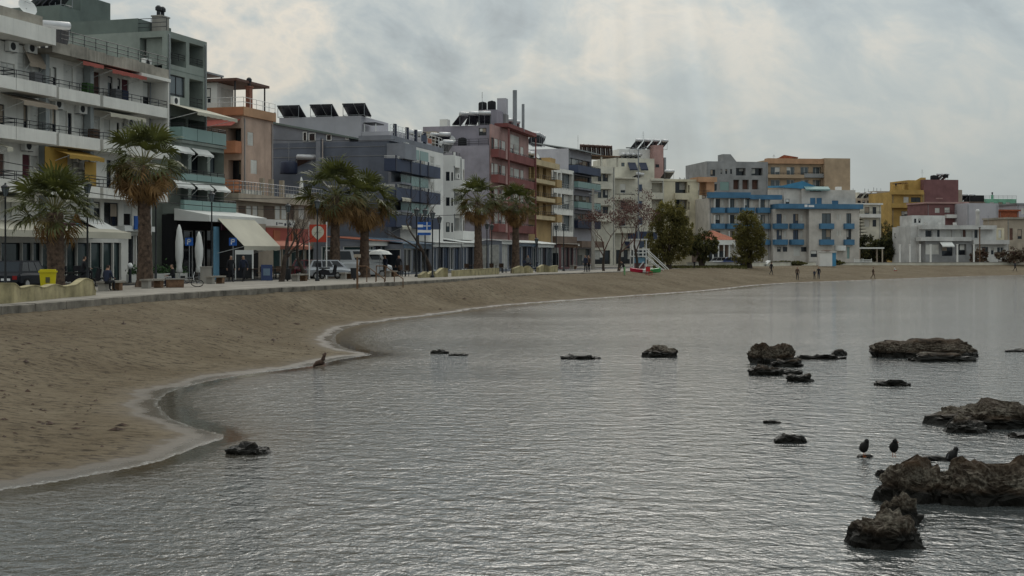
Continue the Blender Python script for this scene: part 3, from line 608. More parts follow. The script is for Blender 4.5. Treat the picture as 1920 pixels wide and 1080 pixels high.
m = M(); m.hexa([(-1.6, .2, zt - 1.0), (-.003, .2, zt - .3), (-.003, 6, zt - .3), (-1.6, 6, zt - 1.0), (-1.6, .2, zt - .95), (-.003, .2, zt - .25), (-.003, 6, zt - .25), (-1.6, 6, zt - .95)]); m.build('awning', 'awning_red', b.root)
k2 = b.block(.3, X1 - 2.4, 2.6, 9, zt + .755, zt + 2.95, 'white_clean')
k2.wm(3.2, 4.6, zt + 1.2, zt + 2.5, 'gd', .1, 's'); k2.wm(5.0, 7.2, zt + .9, zt + 2.6, 's', .1, 's', div=2); k2.wm(1.0, 3.2, zt + .9, zt + 2.6, 's', .1)
b.box('veranda_roof', 'shutter_brown', -.3, X1 + .1, .4, 10, zt + 2.98, zt + 3.2)
for x, y in ((.0, .7), (X1 - .2, .7), (X1 - .2, 5), (-.1, 5)): b.box('veranda_post', 'dark_metal', x, x + .1, y, y + .1, zt + .755, zt + 2.975)
b.box('rooftop_frame', 'grey_metal', 0, 4, 4, 9, zt + 3.9, zt + 4.05); 
for x, y in ((.1, 4.1), (3.8, 4.1), (.1, 8.8), (3.8, 8.8)): b.box('frame_post', 'grey_metal', x, x + .1, y, y + .1, zt + 3.203, zt + 3.897)
b.chim(b.U(468, .3), .3, zt + .755, .55, 1.9, 'brick_red', 1)
b.rail([(-.2, 9, zt + .755), (-.2, -.2, zt + .755), (X1, -.2, zt + .755)], .8, mat='white_frame', n=2)
b.done()
# --- low terrace house in front
b = Bld('terrace_house', 'low taupe house with railed roof terrace, brown panels and white shutters', at(438, 104), D1)
X1 = b.U(606); zr = b.Z(500, 368)
k = b.block(0, X1, 0, 10, 0, zr, 'taupe')
for a, c, st in ((447, 461, 'brown_wall'), (462, 472, 's'), (474, 484, 's'), (494, 515, 'brown_wall'), (516, 526, 's'), (528, 538, 's'), (540, 552, 'brown_wall'), (560, 572, 's'), (578, 592, 'brown_wall')): k.w(a, 386, c, 411, st, .14, div=1)
k.shop([512, 530, 546, 560, 574, 592], 466, pane='glass_green')
b.box('terrace_edge', 'taupe', -.3, X1 + .2, -.6, -.003, zr - .55, zr + .003)
b.rail([(0, 6, zr), (0, -.5, zr), (X1, -.5, zr)], .95, mat='grey_metal', step=.5)
k2 = b.block(b.U(500, 5), X1 - .1, 5, 9.8, zr + .003, b.Z(540, 322, 5), 'taupe'); k2.w(520, 336, 528, 343, 'gd', .1); k2.w(548, 340, 556, 355, 'sb', .1, div=1)
zk = b.Z(540, 322, 5); b.barrel(b.U(541, 6.5), 6.5, zk, .85, 1.3, 'navy'); b.heater(b.U(577, 6), 6, zk, .0, mat='solar_brown', w=2.6); b.pole(b.U(545, 6), 6.2, zk, 3.0)
for px in (493, 510, 530): b.box('terrace_pillar', 'taupe', b.U(px, 2), b.U(px, 2) + .35, 2, 2.35, zr + .003, zr + 1.7)
for i, px in enumerate((456, 466, 478, 540, 552, 585)): u = b.U(px, .6); pt = b.box('planter', 'plant_pot', u, u + .8, .4, .8, zr + .003, zr + .4)
m = M(); u = b.U(565, 1.2); m.lathe([(.05, 0), (.06, .4), (.22, .6), (.16, 1.6), (.05, 2.1)], (u, 1.2, zr), 8); m.build('folded_parasol', 'awning_white', b.root, True)
# white banner, red zone and coral awning over the shop
ua, ub = b.U(498, -3), b.U(552, -3); z0_, z1_ = b.Z(520, 424, -3), b.Z(520, 412, -3)
bn = M().box(ua, ub, -3.05, -3, z0_, z1_).build('banner', 'awning_white', b.root)
def strokes(m, L, x, z, w, h, y, t=.07):
    G = {'S': [(1, 1, 0, 1), (0, 1, 0, .5), (0, .5, 1, .5), (1, .5, 1, 0), (1, 0, 0, 0)], 'T': [(0, 1, 1, 1), (.5, 1, .5, 0)], 'O': [(0, 0, 1, 0), (1, 0, 1, 1), (1, 1, 0, 1), (0, 1, 0, 0)], 'E': [(1, 1, 0, 1), (0, 1, 0, 0), (0, 0, 1, 0), (0, .5, .8, .5)], 'I': [(.5, 0, .5, 1)], 'L': [(0, 1, 0, 0), (0, 0, 1, 0)],
         'A': [(0, 0, .5, 1), (.5, 1, 1, 0), (.2, .4, .8, .4)], 'N': [(0, 0, 0, 1), (0, 1, 1, 0), (1, 0, 1, 1)], 'H': [(0, 0, 0, 1), (1, 0, 1, 1), (0, .5, 1, .5)], 'P': [(0, 0, 0, 1), (0, 1, 1, 1), (1, 1, 1, .5), (1, .5, 0, .5)], 'Z': [(0, 1, 1, 1), (1, 1, 0, 0), (0, 0, 1, 0)]}
    for (a, b2, c, d) in G[L]:
        p, q = Vector((x + a * w, z + b2 * h)), Vector((x + c * w, z + d * h)); v = (q - p).normalized() * t / 2; n = Vector((-v.y, v.x)); p -= v; q += v
        m.hexa([(p.x - n.x, y, p.y - n.y), (q.x - n.x, y, q.y - n.y), (q.x + n.x, y, q.y + n.y), (p.x + n.x, y, p.y + n.y), (p.x - n.x, y - .015, p.y - n.y), (q.x - n.x, y - .015, q.y - n.y), (q.x + n.x, y - .015, q.y + n.y), (p.x + n.x, y - .015, p.y + n.y)])
for a, c, e, f_ in ((.34, .37, .15, .62), (.42, .56, .42, .54), (.62, .68, .1, .5), (.80, .86, .2, .5)): M().box(ua + (ub - ua) * a, ua + (ub - ua) * c, -3.068, -3.053, z0_ + (z1_ - z0_) * e, z0_ + (z1_ - z0_) * f_).build('banner_mark', 'cloth_navy', bn)
b.box('red_screen', 'awning_red', b.U(498, -2.6), b.U(582, -2.6), -2.65, -2.6, b.Z(540, 456, -2.6), b.Z(540, 428, -2.6))
for px in (519, 553): b.box('screen_panel', 'rust_orange', b.U(px - 6, -2.7), b.U(px + 6, -2.7), -2.72, -2.66, b.Z(px, 452, -2.7), b.Z(px, 432, -2.7))
b.awn(b.U(512, -4.4), b.U(584, -4.4), b.Z(548, 452, -2.6), b.Z(548, 462, -4.4), 1.8, -2.6, 'coral_awning', val=.25)
b.done()
# --- slate grey building with blue and white street front
b = Bld('apartment_block', 'slate grey apartment house with navy balconies, blank side wall and roof solar panels', at(728, 127), D2)
XB = b.U(826); zt = b.SZ(690, 265, 0)
k = b.block(0, XB, 0, 13, 0, zt, 'slate_wall')
b.box('roof_edge', 'slate_pale', -.05, XB, -.3, 3, zt + .003, zt + .55)
# attic with sloping roof along the side wall
ya, yb = b.SY(655, 0), b.SY(505, 0); za, zb = b.SZ(655, 259, 0), b.SZ(505, 231, 0)
M().extr([(ya, zt), (yb, zt), (yb, zb), (ya, za)], 0, .02, 6).build('attic_wall', 'slate_pale', b.root)
m = M(); e = .18; m.hexa([(-.25, ya - .6, za - .12), (6.2, ya - .6, za - .12), (6.2, yb, zb), (-.25, yb, zb), (-.25, ya - .6, za - .12 + e), (6.2, ya - .6, za - .12 + e), (6.2, yb, zb + e), (-.25, yb, zb + e)]); m.build('attic_roof', 'green_grey', b.root)
for a, c, y0_, y1_ in ((568, 576, 247, 265), (579, 592, 249, 265), (612, 622, 252, 264), (648, 654, 255, 262)):
    u0, u1 = b.SY(c, 0), b.SY(a, 0); z0_, z1_ = b.SZ((a + c) / 2, y1_, 0), b.SZ((a + c) / 2, y0_, 0); fr = M()
    fr.box(-.06, .015, u0, u0 + .08, z0_, z1_).box(-.06, .015, u1 - .08, u1, z0_, z1_).box(-.06, .015, u0 + .08, u1 - .08, z0_, z0_ + .08).box(-.06, .015, u0 + .08, u1 - .08, z1_ - .08, z1_); w_ = fr.build('window', 'white_frame', b.root)
    M().box(-.03, .01, u0 + .08, u1 - .08, z0_ + .08, z1_ - .08).build('pane', 'glass', w_)
b.box('flue', 'slate_pale', -.5, -.003, b.SY(604, 0), b.SY(596, 0), zt - 3.2, zt + .4); b.box('flue_pipe', 'steel', -.42, -.3, b.SY(609, 0), b.SY(607, 0), zt - 3, zt + .3)
for dz in (-.5, -1.4): b.box('conduit', 'grey_metal', -.04, -.003, .3, 12, zt + dz, zt + dz + .04)
# white stair house behind with three big solar collectors
xw = 5.0; zw = b.SZ(600, 219, xw); k2 = b.block(xw, xw + 8, b.SY(677, xw), 13.5, zt + .003, zw, 'lilac_white')
b.box('roof_room', 'lilac_white', xw + .1, XB - .1, b.SY(742, xw), b.SY(677, xw) - .01, zt + .01, b.SZ(715, 246, xw))
for px in (545, 606, 667): b.heater(xw + 1.2, b.SY(px, xw), zw - .1, -.45, False, w=2.4, l=2.3, tilt=27)
b.box('pergola_top', 'dark_metal', xw + .2, xw + 2.5, b.SY(704, xw), b.SY(680, xw), b.SZ(690, 231, xw), b.SZ(690, 231, xw) + .1)
for px in (682, 703): b.box('pergola_post', 'white_frame', xw + .3, xw + .38, b.SY(px, xw), b.SY(px, xw) + .08, b.SZ(715, 246, xw) + .003, b.SZ(690, 231, xw) - .003)
b.pole(xw + 1, b.SY(535, xw), zw, 1.1, 'vent_pipe', .1, False); b.pole(xw + .3, b.SY(513, xw), zw - 1, 1.6, 'vent_pipe', .12, False)
# blue framed roof railing
zr = b.Z(760, 272) ; 
for px in (741, 764, 780, 797): b.box('roof_pier', 'navy', b.U(px, -.25), b.U(px, -.25) + .4, -.28, -.02, zt + .56, zt + 1.75)
b.rail([(.1, -.15, zt + .56), (XB, -.15, zt + .56)], 1.05, mat='white_frame')
b.box('cloth_on_rail', 'blue_paint', b.U(790, -.3), b.U(800, -.3), -.33, -.29, zt + .7, zt + 1.4); b.box('cloth_on_rail', 'coral_awning', b.U(802, -.3), b.U(809, -.3), -.33, -.29, zt + .7, zt + 1.2)
# street front: white wall, navy balconies, turquoise glass
zf = [b.Z(785, y, -1.4) for y in (324, 375, 424)]
fw = b.block(2.6, XB + .01, -.3, -.006, 0, zt - .02, 'white_clean')
for i, z in enumerate(zf + [b.Z(785, 273, -1.4)]):
    ztop = z + 2.55
    for a, c, st in ((748, 756, 'gd'), (764, 771, 'g'), (778, 783, 'gd'), (790, 797, 'gd'), (806, 814, 's')):
        if i < 3: fw.wm(b.U(a, -.3), b.U(c, -.3), z + .02, z + 2.15, st, .12)
for z in zf:
    b.balc(b.U(741, -1.4), b.U(826, -1.4), z, 1.1, -.3, par=.95, mat='blue_paint', rail=.25, rmat='white_frame')
    for px in (741, 770, 787, 802): b.box('balcony_pier', 'navy', b.U(px, -1.4), b.U(px, -1.4) + .3, -1.46, -1.405, z - .2, z + 1.25)
for z in (zf[0] + 1.35, zf[1] + 1.35, zf[2] + 1.3):
    for a, c in ((752, 769), (771, 786), (788, 803)): b.box('glass_screen', 'turquoise', b.U(a, -1.0), b.U(c, -1.0), -1.02, -.98, z, z + .95)
b.ac(b.U(756, -.35), zf[0] + 2.3, -.32); b.ac(b.U(789, -.35), zf[1] + 1.9, -.32); b.ac(b.U(757, -.35), zf[1] + 2.0, -.32)
# corner bay on the left of the front
b.box('corner_canopy', 'slate_pale', -.4, 3.0, -1.8, -.003, b.Z(735, 292, -1.8), b.Z(735, 262, -1.8))
kc = b.block(.0, 2.55, -.3, -.006, 0, b.Z(735, 292, -1.8) - .01, 'slate_pale')
for ya, yb in ((293, 332), (345, 388)): kc.w(715, ya, 727, yb, 's', .1, div=1); 
for z in (b.Z(735, 338, -1.5), b.Z(735, 392, -1.5)):
    b.balc(-.3, 2.5, z, 1.2, -.3, par=0, mat='slate_pale', rail=1.0, bars=True); b.awn(-.2, 2.4, z - .25, z - 1.6, 1.1, -.4, 'awning_beige')
b.shop = None
k.wm(1, XB, .2, 3.0, 'v', .3)
for px in (815, 825): b.heater(b.U(px, 3), 2 + (px - 815) * .1, zt + .6, .4, w=1.4, l=1.2)
b.barrel(XB - 1, 2.5, zt + .6, .5, .9, 'dark_inside'); b.dish(XB - 2.2, 1.5, zt + .6, .4, -1.4); b.pole(XB - .4, 1.2, zt + .6, 1.8)
b.done()
# --- white house with stepped parapets
b = Bld('apartment_block', 'white stepped house with recessed corner balconies beside the navy balconies', at(850, 148), D2)
X1 = b.U(877); zt = b.SZ(830, 291, 0)
k = b.block(0, X1 * .55, 0, 4.5, 0, zt, 'white_clean'); k2 = b.block(X1 * .55 + .003, X1, .4, 4.5, 0, b.Z(866, 296) , 'white_clean')
for ya, yb in ((322, 339), (370, 386), (417, 435)):
    k.w(836, ya, 843, yb, 'gd', .12, 's', div=1); k.w(846, ya + 1, 849.3, yb, 'gd', .12, 's', div=1); k.w(851.5, ya - 8, 862, yb + 10, 'gd', 1.4, div=1)
    z = b.Z(860, yb + 11, -.9); b.balc(.1, X1 - .4, z, 1.1, 0, par=.8, mat='white_clean'); k2.w(868, ya - 4, 874, yb + 8, 'sb', .2, div=1)
b.box('parapet_step', 'white_clean', 0, .2, -.2, -.003, zt - 1.2, zt + .3)
k3 = b.block(.5, X1, 4.6, 12, 0, zt + 1.0, 'cream_wall'); k3.wm(5.2, 6.6, zt - 2, zt - .4, 'gd', .1, 's')
b.rail([(.1, .1, zt), (X1 * .5, .1, zt)], .4); b.pole(1, 2, zt, 2); b.heater(2.0, 6, zt + 1, .3); b.ac(.5, zt - 2.6, 0)
b.awn(.2, X1, 3.6, 2.9, 1.6, 0, 'awning_white'); k.wm(.3, 2.4, .1, 2.7, 'gd', .2); k2.wm(X1 * .55 + .4, X1 - .3, .1, 2.7, 'gd', .2)
b.done()
# --- red and white house with lilac side wall
b = Bld('apartment_block', 'white and dark red apartment house with lilac blank side and tall square chimney', at(917, 163), D2)
X1 = b.U(988); zt = b.SZ(880, 273, 0)
k = b.block(0, X1, 0, 11, 0, zt, 'lilac'); fw = b.block(.2, X1 - .1, -.25, -.006, 3.2, zt + 2.6, 'pink_wall')
zf = [b.Z(945, y, -1.2) for y in (294, 341, 388, 432)]
for i, z in enumerate(zf):
    b.balc(0, X1 - .2, z, .95, -.25, par=.8, mat='red_paint', rail=.2)
    b.box('balcony_pier', 'pink_wall', b.U(948, -1.2), b.U(953, -1.2), -1.24, -1.204, z - .25, z + 1.05)
    for j, (a, c, st) in enumerate(((921, 926, 'gd'), (927, 934, 's'), (936, 940, 'g'), (941, 948, 's'), (957, 963, 'g'), (964, 974, 's'), (976, 982, 's'))):
        if z + 2.3 < zt + 2.6 and z > 3.3: fw.wm(b.U(a, -.25), b.U(c, -.25), z + .05, z + 2.25, st, .14, div=1)
b.box('red_pillar', 'red_paint', b.U(953, -1.3), b.U(953, -1.3) + .5, -1.35, -1.25, 3.2, zt + 2.4); b.box('red_pillar', 'red_paint', X1 - .5, X1 - .1, -1.35, -1.25, 3.2, zt + 2.4)
k2 = b.block(3.0, X1 - .12, .5, 9.5, zt + .003, zt + 2.75, 'lilac'); k2.w(952, 262, 958, 284, 'g', .12); fw.wm(b.U(957, -.25), b.U(974, -.25), zt + .4, zt + 2.2, 's', .14)
b.box('roof_beam', 'red_paint', b.U(953, -1.3), X1 + .2, -1.3, .5, zt + 2.62, zt + 3.1); k2.w(898, 240, 912, 254, 'gd', .12, 's', div=2)
z2 = zt + 2.75; k3 = b.block(4.5, 7.8, b.SY(931, 4.5), b.SY(899, 4.5), z2 + .003, z2 + 2.1, 'lilac'); k3.w(901, 240, 914, 253, 'gd', .1, 's', div=2)
z3 = z2 + 2.1; cy0, cy1 = b.SY(948, 8), b.SY(932, 8); k4 = b.block(8.0, 9.2, cy0, cy1, z2 + .003, b.SZ(940, 184, 8), 'lilac_white', 'chimney'); b.box('chimney_base', 'grey_wall', 7.9, 9.3, cy0 - .05, cy1 + .05, z2 + .003, b.SZ(940, 214, 8)); b.pole(10.5, cy0 - .6, z2, 5.2, 'flue_pipe', .3, False); b.pole(12.5, cy0 - 1.2, z2, 3.6, 'flue_pipe', .2, False)
for i, (x, y, z) in enumerate(((3.6, 1.6, z2), (3.6, 3.4, z2), (3.5, 5.2, z2), (10.5, 1.5, z2), (12.5, 1.6, z2), (14.5, 1.4, z2), (16.5, 1.2, z2), (1.0, 6.5, zt), (1.0, 8.2, zt), (11, 3.5, z2 + .6), (13.5, 3.8, z2 + .6))): b.heater(x, y, z, .4 * (i % 3) - .2, w=1.6, l=1.6)
for x, y, z in ((6, b.SY(905, 6), z3), (5.2, b.SY(922, 5.2), z3), (2, 4, zt), (17.5, 2.5, z2)): b.barrel(x, y, z, .55, 1.2, 'dark_inside')
k5 = b.block(.6, 2.9, 7.0, 10.6, zt + .003, zt + 1.9, 'taupe'); b.box('white_tank_house', 'white_clean', 3.1, 4.3, 6.3, 7.3, z2 + .003, z2 + .9)
b.pole(4, 2, z3, 2.2); b.pole(15, 2, z2, 3); b.dish(2.2, 5.4, zt, .5, -2.0); b.rail([(.1, 10, zt), (.1, .1, zt)], .8)
b.box('arcade_band', 'white_clean', 0, X1, -.6, -.003, 2.9, 3.25); kk = b.block(0, X1, -.5, -.007, 0, 2.89, 'white_dull')
for i in range(6): u = .6 + i * (X1 - 1) / 6; kk.wm(u, u + 2.2, .1, 2.5, 'gd', .3)
b.awn(.5, X1 * .5, 3.0, 2.5, 2.6, -.6, 'awning_white')
b.done(); redX = b.loc.to_2d() + b.d * X1
# --- ochre house
b = Bld('apartment_block', 'narrow ochre house with heavy slab balconies and dark openings next to red balconies', redX, (.3, .954))
X1 = b.U(1034); zt = b.Z(1003, 312)
k = b.block(0.02, X1, 0, 10, 0, zt, 'ochre_wall')
for y in (339, 373, 408): 
    z = b.Z(1005, y, -1.2); b.balc(.1, X1 - 2.6, z, 1.3, 0, par=.35, mat='ochre_pale', rail=.6); b.balc(X1 - 2.3, X1 + .3, z - .2, 1.5, 0, par=.9, mat='ochre_wall')
    for a, c in ((988, 993), (996, 1001), (1006, 1011), (1018, 1024)): k.w(a, y - 27, c, y - 3, 'sb', .5, div=1)
b.box('cornice', 'ochre_pale', 0, X1 + .2, -1.2, 10, zt + .003, zt + .8); b.box('roof_room', 'ochre_pale', 1, 5, 2, 8, zt + .81, zt + 2.3); b.box('roof_wall', 'ochre_wall', X1 - 3, X1, -.6, 3, zt + .81, zt + 1.6)
for i in range(3): b.heater(5.5 + i * 2, 3, zt + .8, .2, w=1.5, l=1.5)
b.dish(8, 1, zt + .8, .5, -1.8); b.barrel(9.5, 1, zt + .8, .4, .8, 'dark_inside'); k.wm(.5, X1 - .5, .2, 2.6, 'gd', .3, div=6)
b.done()
# --- white framed building with glazed loggias
b = Bld('apartment_block', 'white framed building with tall grey loggia bays beside the ochre house', at(1036, 197), (.36, .933))
X1 = b.U(1076); zt = b.Z(1050, 316)
k = b.block(0, X1, 0, 10, 0, zt, 'white_wall')
for ya, yb in ((322, 350), (361, 389), (400, 430)):
    for a, c in ((1037.3, 1044.5), (1046, 1051.5), (1053.5, 1074)): k.w(a, ya + (a - 1036) * .2, c, yb + (a - 1036) * .2, 'gd', .7, pane='glass_pale', div=1 if c < 1060 else 2)
for y in (356, 395, 436): z = b.Z(1055, y + 1); b.rail([(.1, -.05, z + .1), (X1 - .1, -.05, z + .1)], .9, mat='steel')
k.wm(.3, X1 - .3, .2, 3.2, 'gd', .4, div=5); b.box('shop_band', 'brown_wall', 0, X1, -.5, -.003, 3.4, 4.6); b.box('awning_roll', 'awning_white', .5, X1 - 2, -1.6, -.504, 3.2, 3.5)
b.done()
# --- building with blue balconies
b = Bld('apartment_block', 'house with pale blank side wall and blue sheeted balconies at its top', at(1066, 208), (.36, .933))
X1 = b.U(1109); zt = b.SZ(1040, 279, 0)
k = b.block(0, X1, 0, 12, 0, zt, 'lilac_white'); m = M(); m.hexa([(0, -1.6, zt - .3), (X1, -1.6, zt - .3), (X1, 6, zt + 1.0), (0, 6, zt + 1.0), (0, -1.6, zt - .15), (X1, -1.6, zt - .15), (X1, 6, zt + 1.15), (0, 6, zt + 1.15)]); m.build('roof', 'grey_upper', b.root)
for y, mt, pm in ((321, 'blue_paint', None), (352, 'slate_pale', 'turquoise'), (390, 'slate_pale', 'turquoise'), (425, 'navy', None)):
    b.balc(.0, X1, b.Z(1085, y, -1.6), 1.6, 0, par=1.0, mat=mt, pmat=pm, rail=.1); k.wm(.5, X1 - .5, b.Z(1085, y, -1.6) + .03, b.Z(1085, y, -1.6) + 2.2, 'gd', .3, div=6)
for i in range(4): b.heater(1 + i * 1.9, 6.5 + .4 * i, zt + .9, .2, w=1.7, l=1.8)
b.barrel(.5, 9, zt + .5, .5, 1, 'tank_metal'); b.pole(X1 - 1, 2, zt, 3)
b.box('door_hood', 'brown_wall', 0, X1, -2.2, -.003, 3.0, 4.0); k.wm(.3, X1 - .4, .1, 2.8, 'gd', .4, div=6)
b.done()
# --- cream house with rounded balconies and roof collectors in a row
b = Bld('apartment_block', 'cream house with curved balconies under a brown pergola of tilted collectors', at(1088, 228), (.85, .53))
X1 = b.U(1153); zt = b.Z(1128, 312)
k = b.block(0, X1, 0, 10, 0, zt, 'cream_pale')
m = M(); zp = b.Z(1118, 293, -1); b.box('pergola', 'wood', -.5, X1 + .4, -1.2, 6, zp, zp + .2)
for x in (0, X1 * .5, X1 - .2): b.box('pergola_post', 'cream_pale', x, x + .25, -1, -.75, zt + .003, zp - .003)
for i in range(7): b.heater(.6 + i * (X1 - 1) / 6.5, .2, zp + .2, -.35, True, w=.85, l=1.7, mat='solar_brown', tmat='solar_brown')
kb = b.block(.5, X1 * .5, 2, 8, zt + .003, zp - .01, 'brown_wall')
def round_balc(b, u0, u1, z, out, mat, h=1.0, y=0.0, n=10):
    m = M(); prev = None; c, r = (u0 + u1) / 2, (u1 - u0) / 2
    P2 = [(c - r * math.cos(math.pi * i / n), y - out * math.sin(math.pi * i / n) ** .6) for i in range(n + 1)]
    m.extr(P2, 2, z - .18, z)
    for (xa, ya), (xb, yb) in zip(P2[:-1], P2[1:]): m.hexa([(xa, ya, z), (xb, yb, z), (xb, yb + .1, z), (xa, ya + .1, z), (xa, ya, z + h), (xb, yb, z + h), (xb, yb + .1, z + h), (xa, ya + .1, z + h)])
    m.build('balcony', mat, b.root)
for y in (323, 352, 383, 413):
    z = b.Z(1128, y, -1.2); round_balc(b, b.U(1108, -.6), b.U(1150, -.6), z, 1.3, 'cream_pale')
for ya, yb in ((327, 340), (356, 371), (388, 400)):
    k.w(1121, ya, 1127.5, yb, 'gd', .15, div=1); k.w(1130, ya, 1140, yb, 'gd', .15, div=2); k.w(1096, ya, 1104, yb, 'gd', .15, div=1)
k.wm(1, X1 - 1, .2, 2.6, 'gd', .3, div=5)
b.done()
# --- cream apartment house with navy awnings and pink stair tower
b = Bld('apartment_block', 'broad cream apartment house with navy awnings, pink stair tower and roof heaters', at(1147, 238), (.975, .22))
X1 = b.U(1336); zl = b.Z(1190, 334); zm = b.Z(1290, 340)
k = b.block(b.U(1150), b.U(1245), 0, 12, 0, zl, 'cream_pale'); kr = b.block(b.U(1245) + .003, b.U(1312), .6, 11, 0, zm, 'cream_wall'); ke = b.block(b.U(1312) + .003, X1 - 1.2, .2, 10, 0, b.Z(1322, 366, .2), 'cream_pale')
ku = b.block(b.U(1150), b.U(1227, 4), 4, 13, zl + .003, b.Z(1190, 297, 4), 'cream_pale'); ku.w(1165, 305, 1171, 312, 'gd', .1, div=1)
for a, c in ((1181, 1196), (1202, 1216)): b.awn(b.U(a, 2.6), b.U(c, 2.6), b.Z(1190, 305, 4), b.Z(1190, 317, 2.6), 1.3, 4, 'navy', arms=False)
zu = b.Z(1190, 297, 4); kv = b.block(b.U(1160, 7), b.U(1224, 7), 7, 12.5, zu + .003, b.Z(1200, 280, 7), 'white_clean'); zv = b.Z(1200, 280, 7)
kp = b.block(b.U(1225, 5), b.U(1244, 5), 5, 8, zl + .003, b.Z(1235, 272, 5), 'pink_wall', 'stair_tower'); kp.w(1229, 308, 1236, 314, 'gd', .1, div=2)
for i in range(4): b.heater(b.U(1187 + i * 16, 8), 8, zv, .45, w=1.7, l=1.9)
for i in range(4): b.heater(b.U(1156 + i * 10, 8), 6.5, zu, .6, w=1.2, l=1.0, tilt=25)
b.heater(b.U(1247, 3), 3, zl, .3, w=2.2, l=1.6); b.heater(b.U(1190, 2), 1.5, zl, .6, w=2.2, l=1.0, tilt=22); b.pole(b.U(1248, 5), 5.5, zl, 4.2, 'vent_pipe', .3, False); b.pole(b.U(1206, 8), 8, zv, 3.4); b.pole(b.U(1180, 5), 5, zu, 2.0)
m = M()
for i in range(14): x = b.U(1276 + i * 2.6, 3); m.tube([(x, 3 + (i % 3), zm), (x, 3 + (i % 3), zm + .7 + .4 * ((i * 7) % 5) / 5)], .04, 4)
m.build('rebar', 'grey_metal', b.root)
b.box('ledge', 'cream_pale', b.U(1150, -.9), b.U(1194, -.9), -.9, -.003, zl - .15, zl + .06); b.box('ledge', 'cream_pale', b.U(1222, -.6), b.U(1245, -.6), -.6, -.003, zl - .45, zl - .1); b.box('parapet', 'cream_wall', b.U(1245) + .01, b.U(1312), .5, .8, zm + .003, zm + .4)
for y in (345, 376, 407):
    k.w(1163, y, 1173, y + 17, 'g', .14); k.w(1197, y, 1205, y + 15, 'g', .14, pane='glass_blue', div=1); k.w(1222, y - 2, 1243, y + 16, 'v', 1.3)
    b.balcp(1152, 1191, 1170, y + 28, 1.1, par=.7, mat='cream_pale', rail=.2); b.balcp(1222, 1243, 1232, y + 26, .3, par=.9, mat='cream_pale')
    kr.w(1266, y - 4, 1289, y + 17, 'gd', 1.2, div=2); b.balcp(1266, 1292, 1279, y + 27, .5, .6, par=.9, mat='cream_wall'); kr.w(1290, y + 2, 1293, y + 17, 'v', .5)
for y in (382, 412): round_balc(b, b.U(1309, -.6), b.U(1336, -.6), b.Z(1322, y, -.6), 1.3, 'cream_pale', .9, .2); ke.w(1316, y - 28, 1328, y - 8, 'gd', .2)
m = b.box('corner_loggia_roof', 'orange_soft', b.U(1308), b.U(1343), -.4, 4, b.Z(1322, 341), b.Z(1322, 332)); kq = b.block(b.U(1326), b.U(1341), .4, 4, b.Z(1322, 366, .2) + .003, b.Z(1322, 341) - .003, 'orange_soft'); b.rail([(b.U(1310, .2), .3, b.Z(1322, 366, .2)), (b.U(1330, .2), .3, b.Z(1322, 366, .2))], .9)
k.wm(b.U(1155), b.U(1215), .2, 2.7, 'gd', .4, div=8); b.awn(b.U(1170, -.1), b.U(1200, -.1), 4.2, 3.2, 1.6, 0, 'navy'); b.box('blue_fascia', 'blue_paint', b.U(1178, -.2), b.U(1232, -.2), -.25, -.003, 4.6, 6.0)
b.done()
# --- grey and beige block behind the hotel
b = Bld('apartment_block', 'big flat roofed block, half grey and half beige, behind the blue hotel', at(1325, 264), (.985, .17))
xm = b.U(1440); X1 = b.U(1593); zt = b.Z(1380, 303)
k = b.block(0, xm, 0, 14, 0, zt, 'grey_wall'); k2 = b.block(xm + .003, b.U(1545), .8, 14, 0, b.Z(1500, 300), 'beige_tower'); k3 = b.block(b.U(1545) + .003, X1, -.3, 14, 0, b.Z(1570, 297), 'beige_tower')
M().extr([(b.U(1355), zt), (b.U(1381), zt), (b.U(1370), b.Z(1360, 289)), (b.U(1355), b.Z(1360, 289))], 1, 0.02, 3).build('stair_head', 'grey_wall', b.root)
for a, c, y0_, y1_ in ((1332, 1341, 318, 330), (1351, 1354, 317, 326), (1360, 1363.5, 317, 326), (1369, 1372.5, 317, 326)): k.w(a, y0_, c, y1_, 'gd', .2, div=2 if c - a > 6 else 1)
for a, c in ((1380, 1398), (1409, 1430)): k.w(a, 315, c, 329, 'gd', 1.2, div=2)
for a, c in ((1375, 1386), (1392, 1404), (1410, 1422)): k.w(a, 337, c, 355, 'sb', .9, div=1)
k.w(1350, 341, 1367, 357, 'teal_panel', .15, div=1); k.w(1336, 345, 1344, 358, 'gd', .2)
for ya, yb, in ((313, 329), (337, 354), (362, 378)):
    for a, c in ((1445, 1463), (1475, 1490), (1501, 1516), (1524, 1540)): k2.w(a, ya, c, yb, 'g', .9 if c > 1520 else .3, pane='glass_pale')
    b.balcp(1440, 1508, 1470, yb + 3, .9, .8, par=.5, mat='beige_tower', rail=.35); b.balcp(1508, 1545, 1526, yb + 2, .7, .8, par=.6, mat='grey_wall', rail=.2)
b.box('cornice', 'orange_soft', xm, b.U(1545) - .01, .1, 2, b.Z(1500, 307), b.Z(1500, 300) + .3)
zz = b.Z(1500, 300); b.box('roof_hut', 'brown_wall', b.U(1466, 5), b.U(1496, 5), 5, 9, zz + .003, zz + .9); m = M(); m.hexa([(b.U(1454, 4), 4, zz + .2), (b.U(1498, 4), 4, zz + .85), (b.U(1498, 4), 10, zz + .85), (b.U(1454, 4), 10, zz + .2), (b.U(1454, 4), 4, zz + .35), (b.U(1470, 4), 4, zz + 1.3), (b.U(1498, 4), 10, zz + 1.0), (b.U(1454, 4), 10, zz + .35)]); m.build('hut_roof', 'tile_red', b.root); b.pole(b.U(1451, 5), 5, zz, 1.4)
b.done()
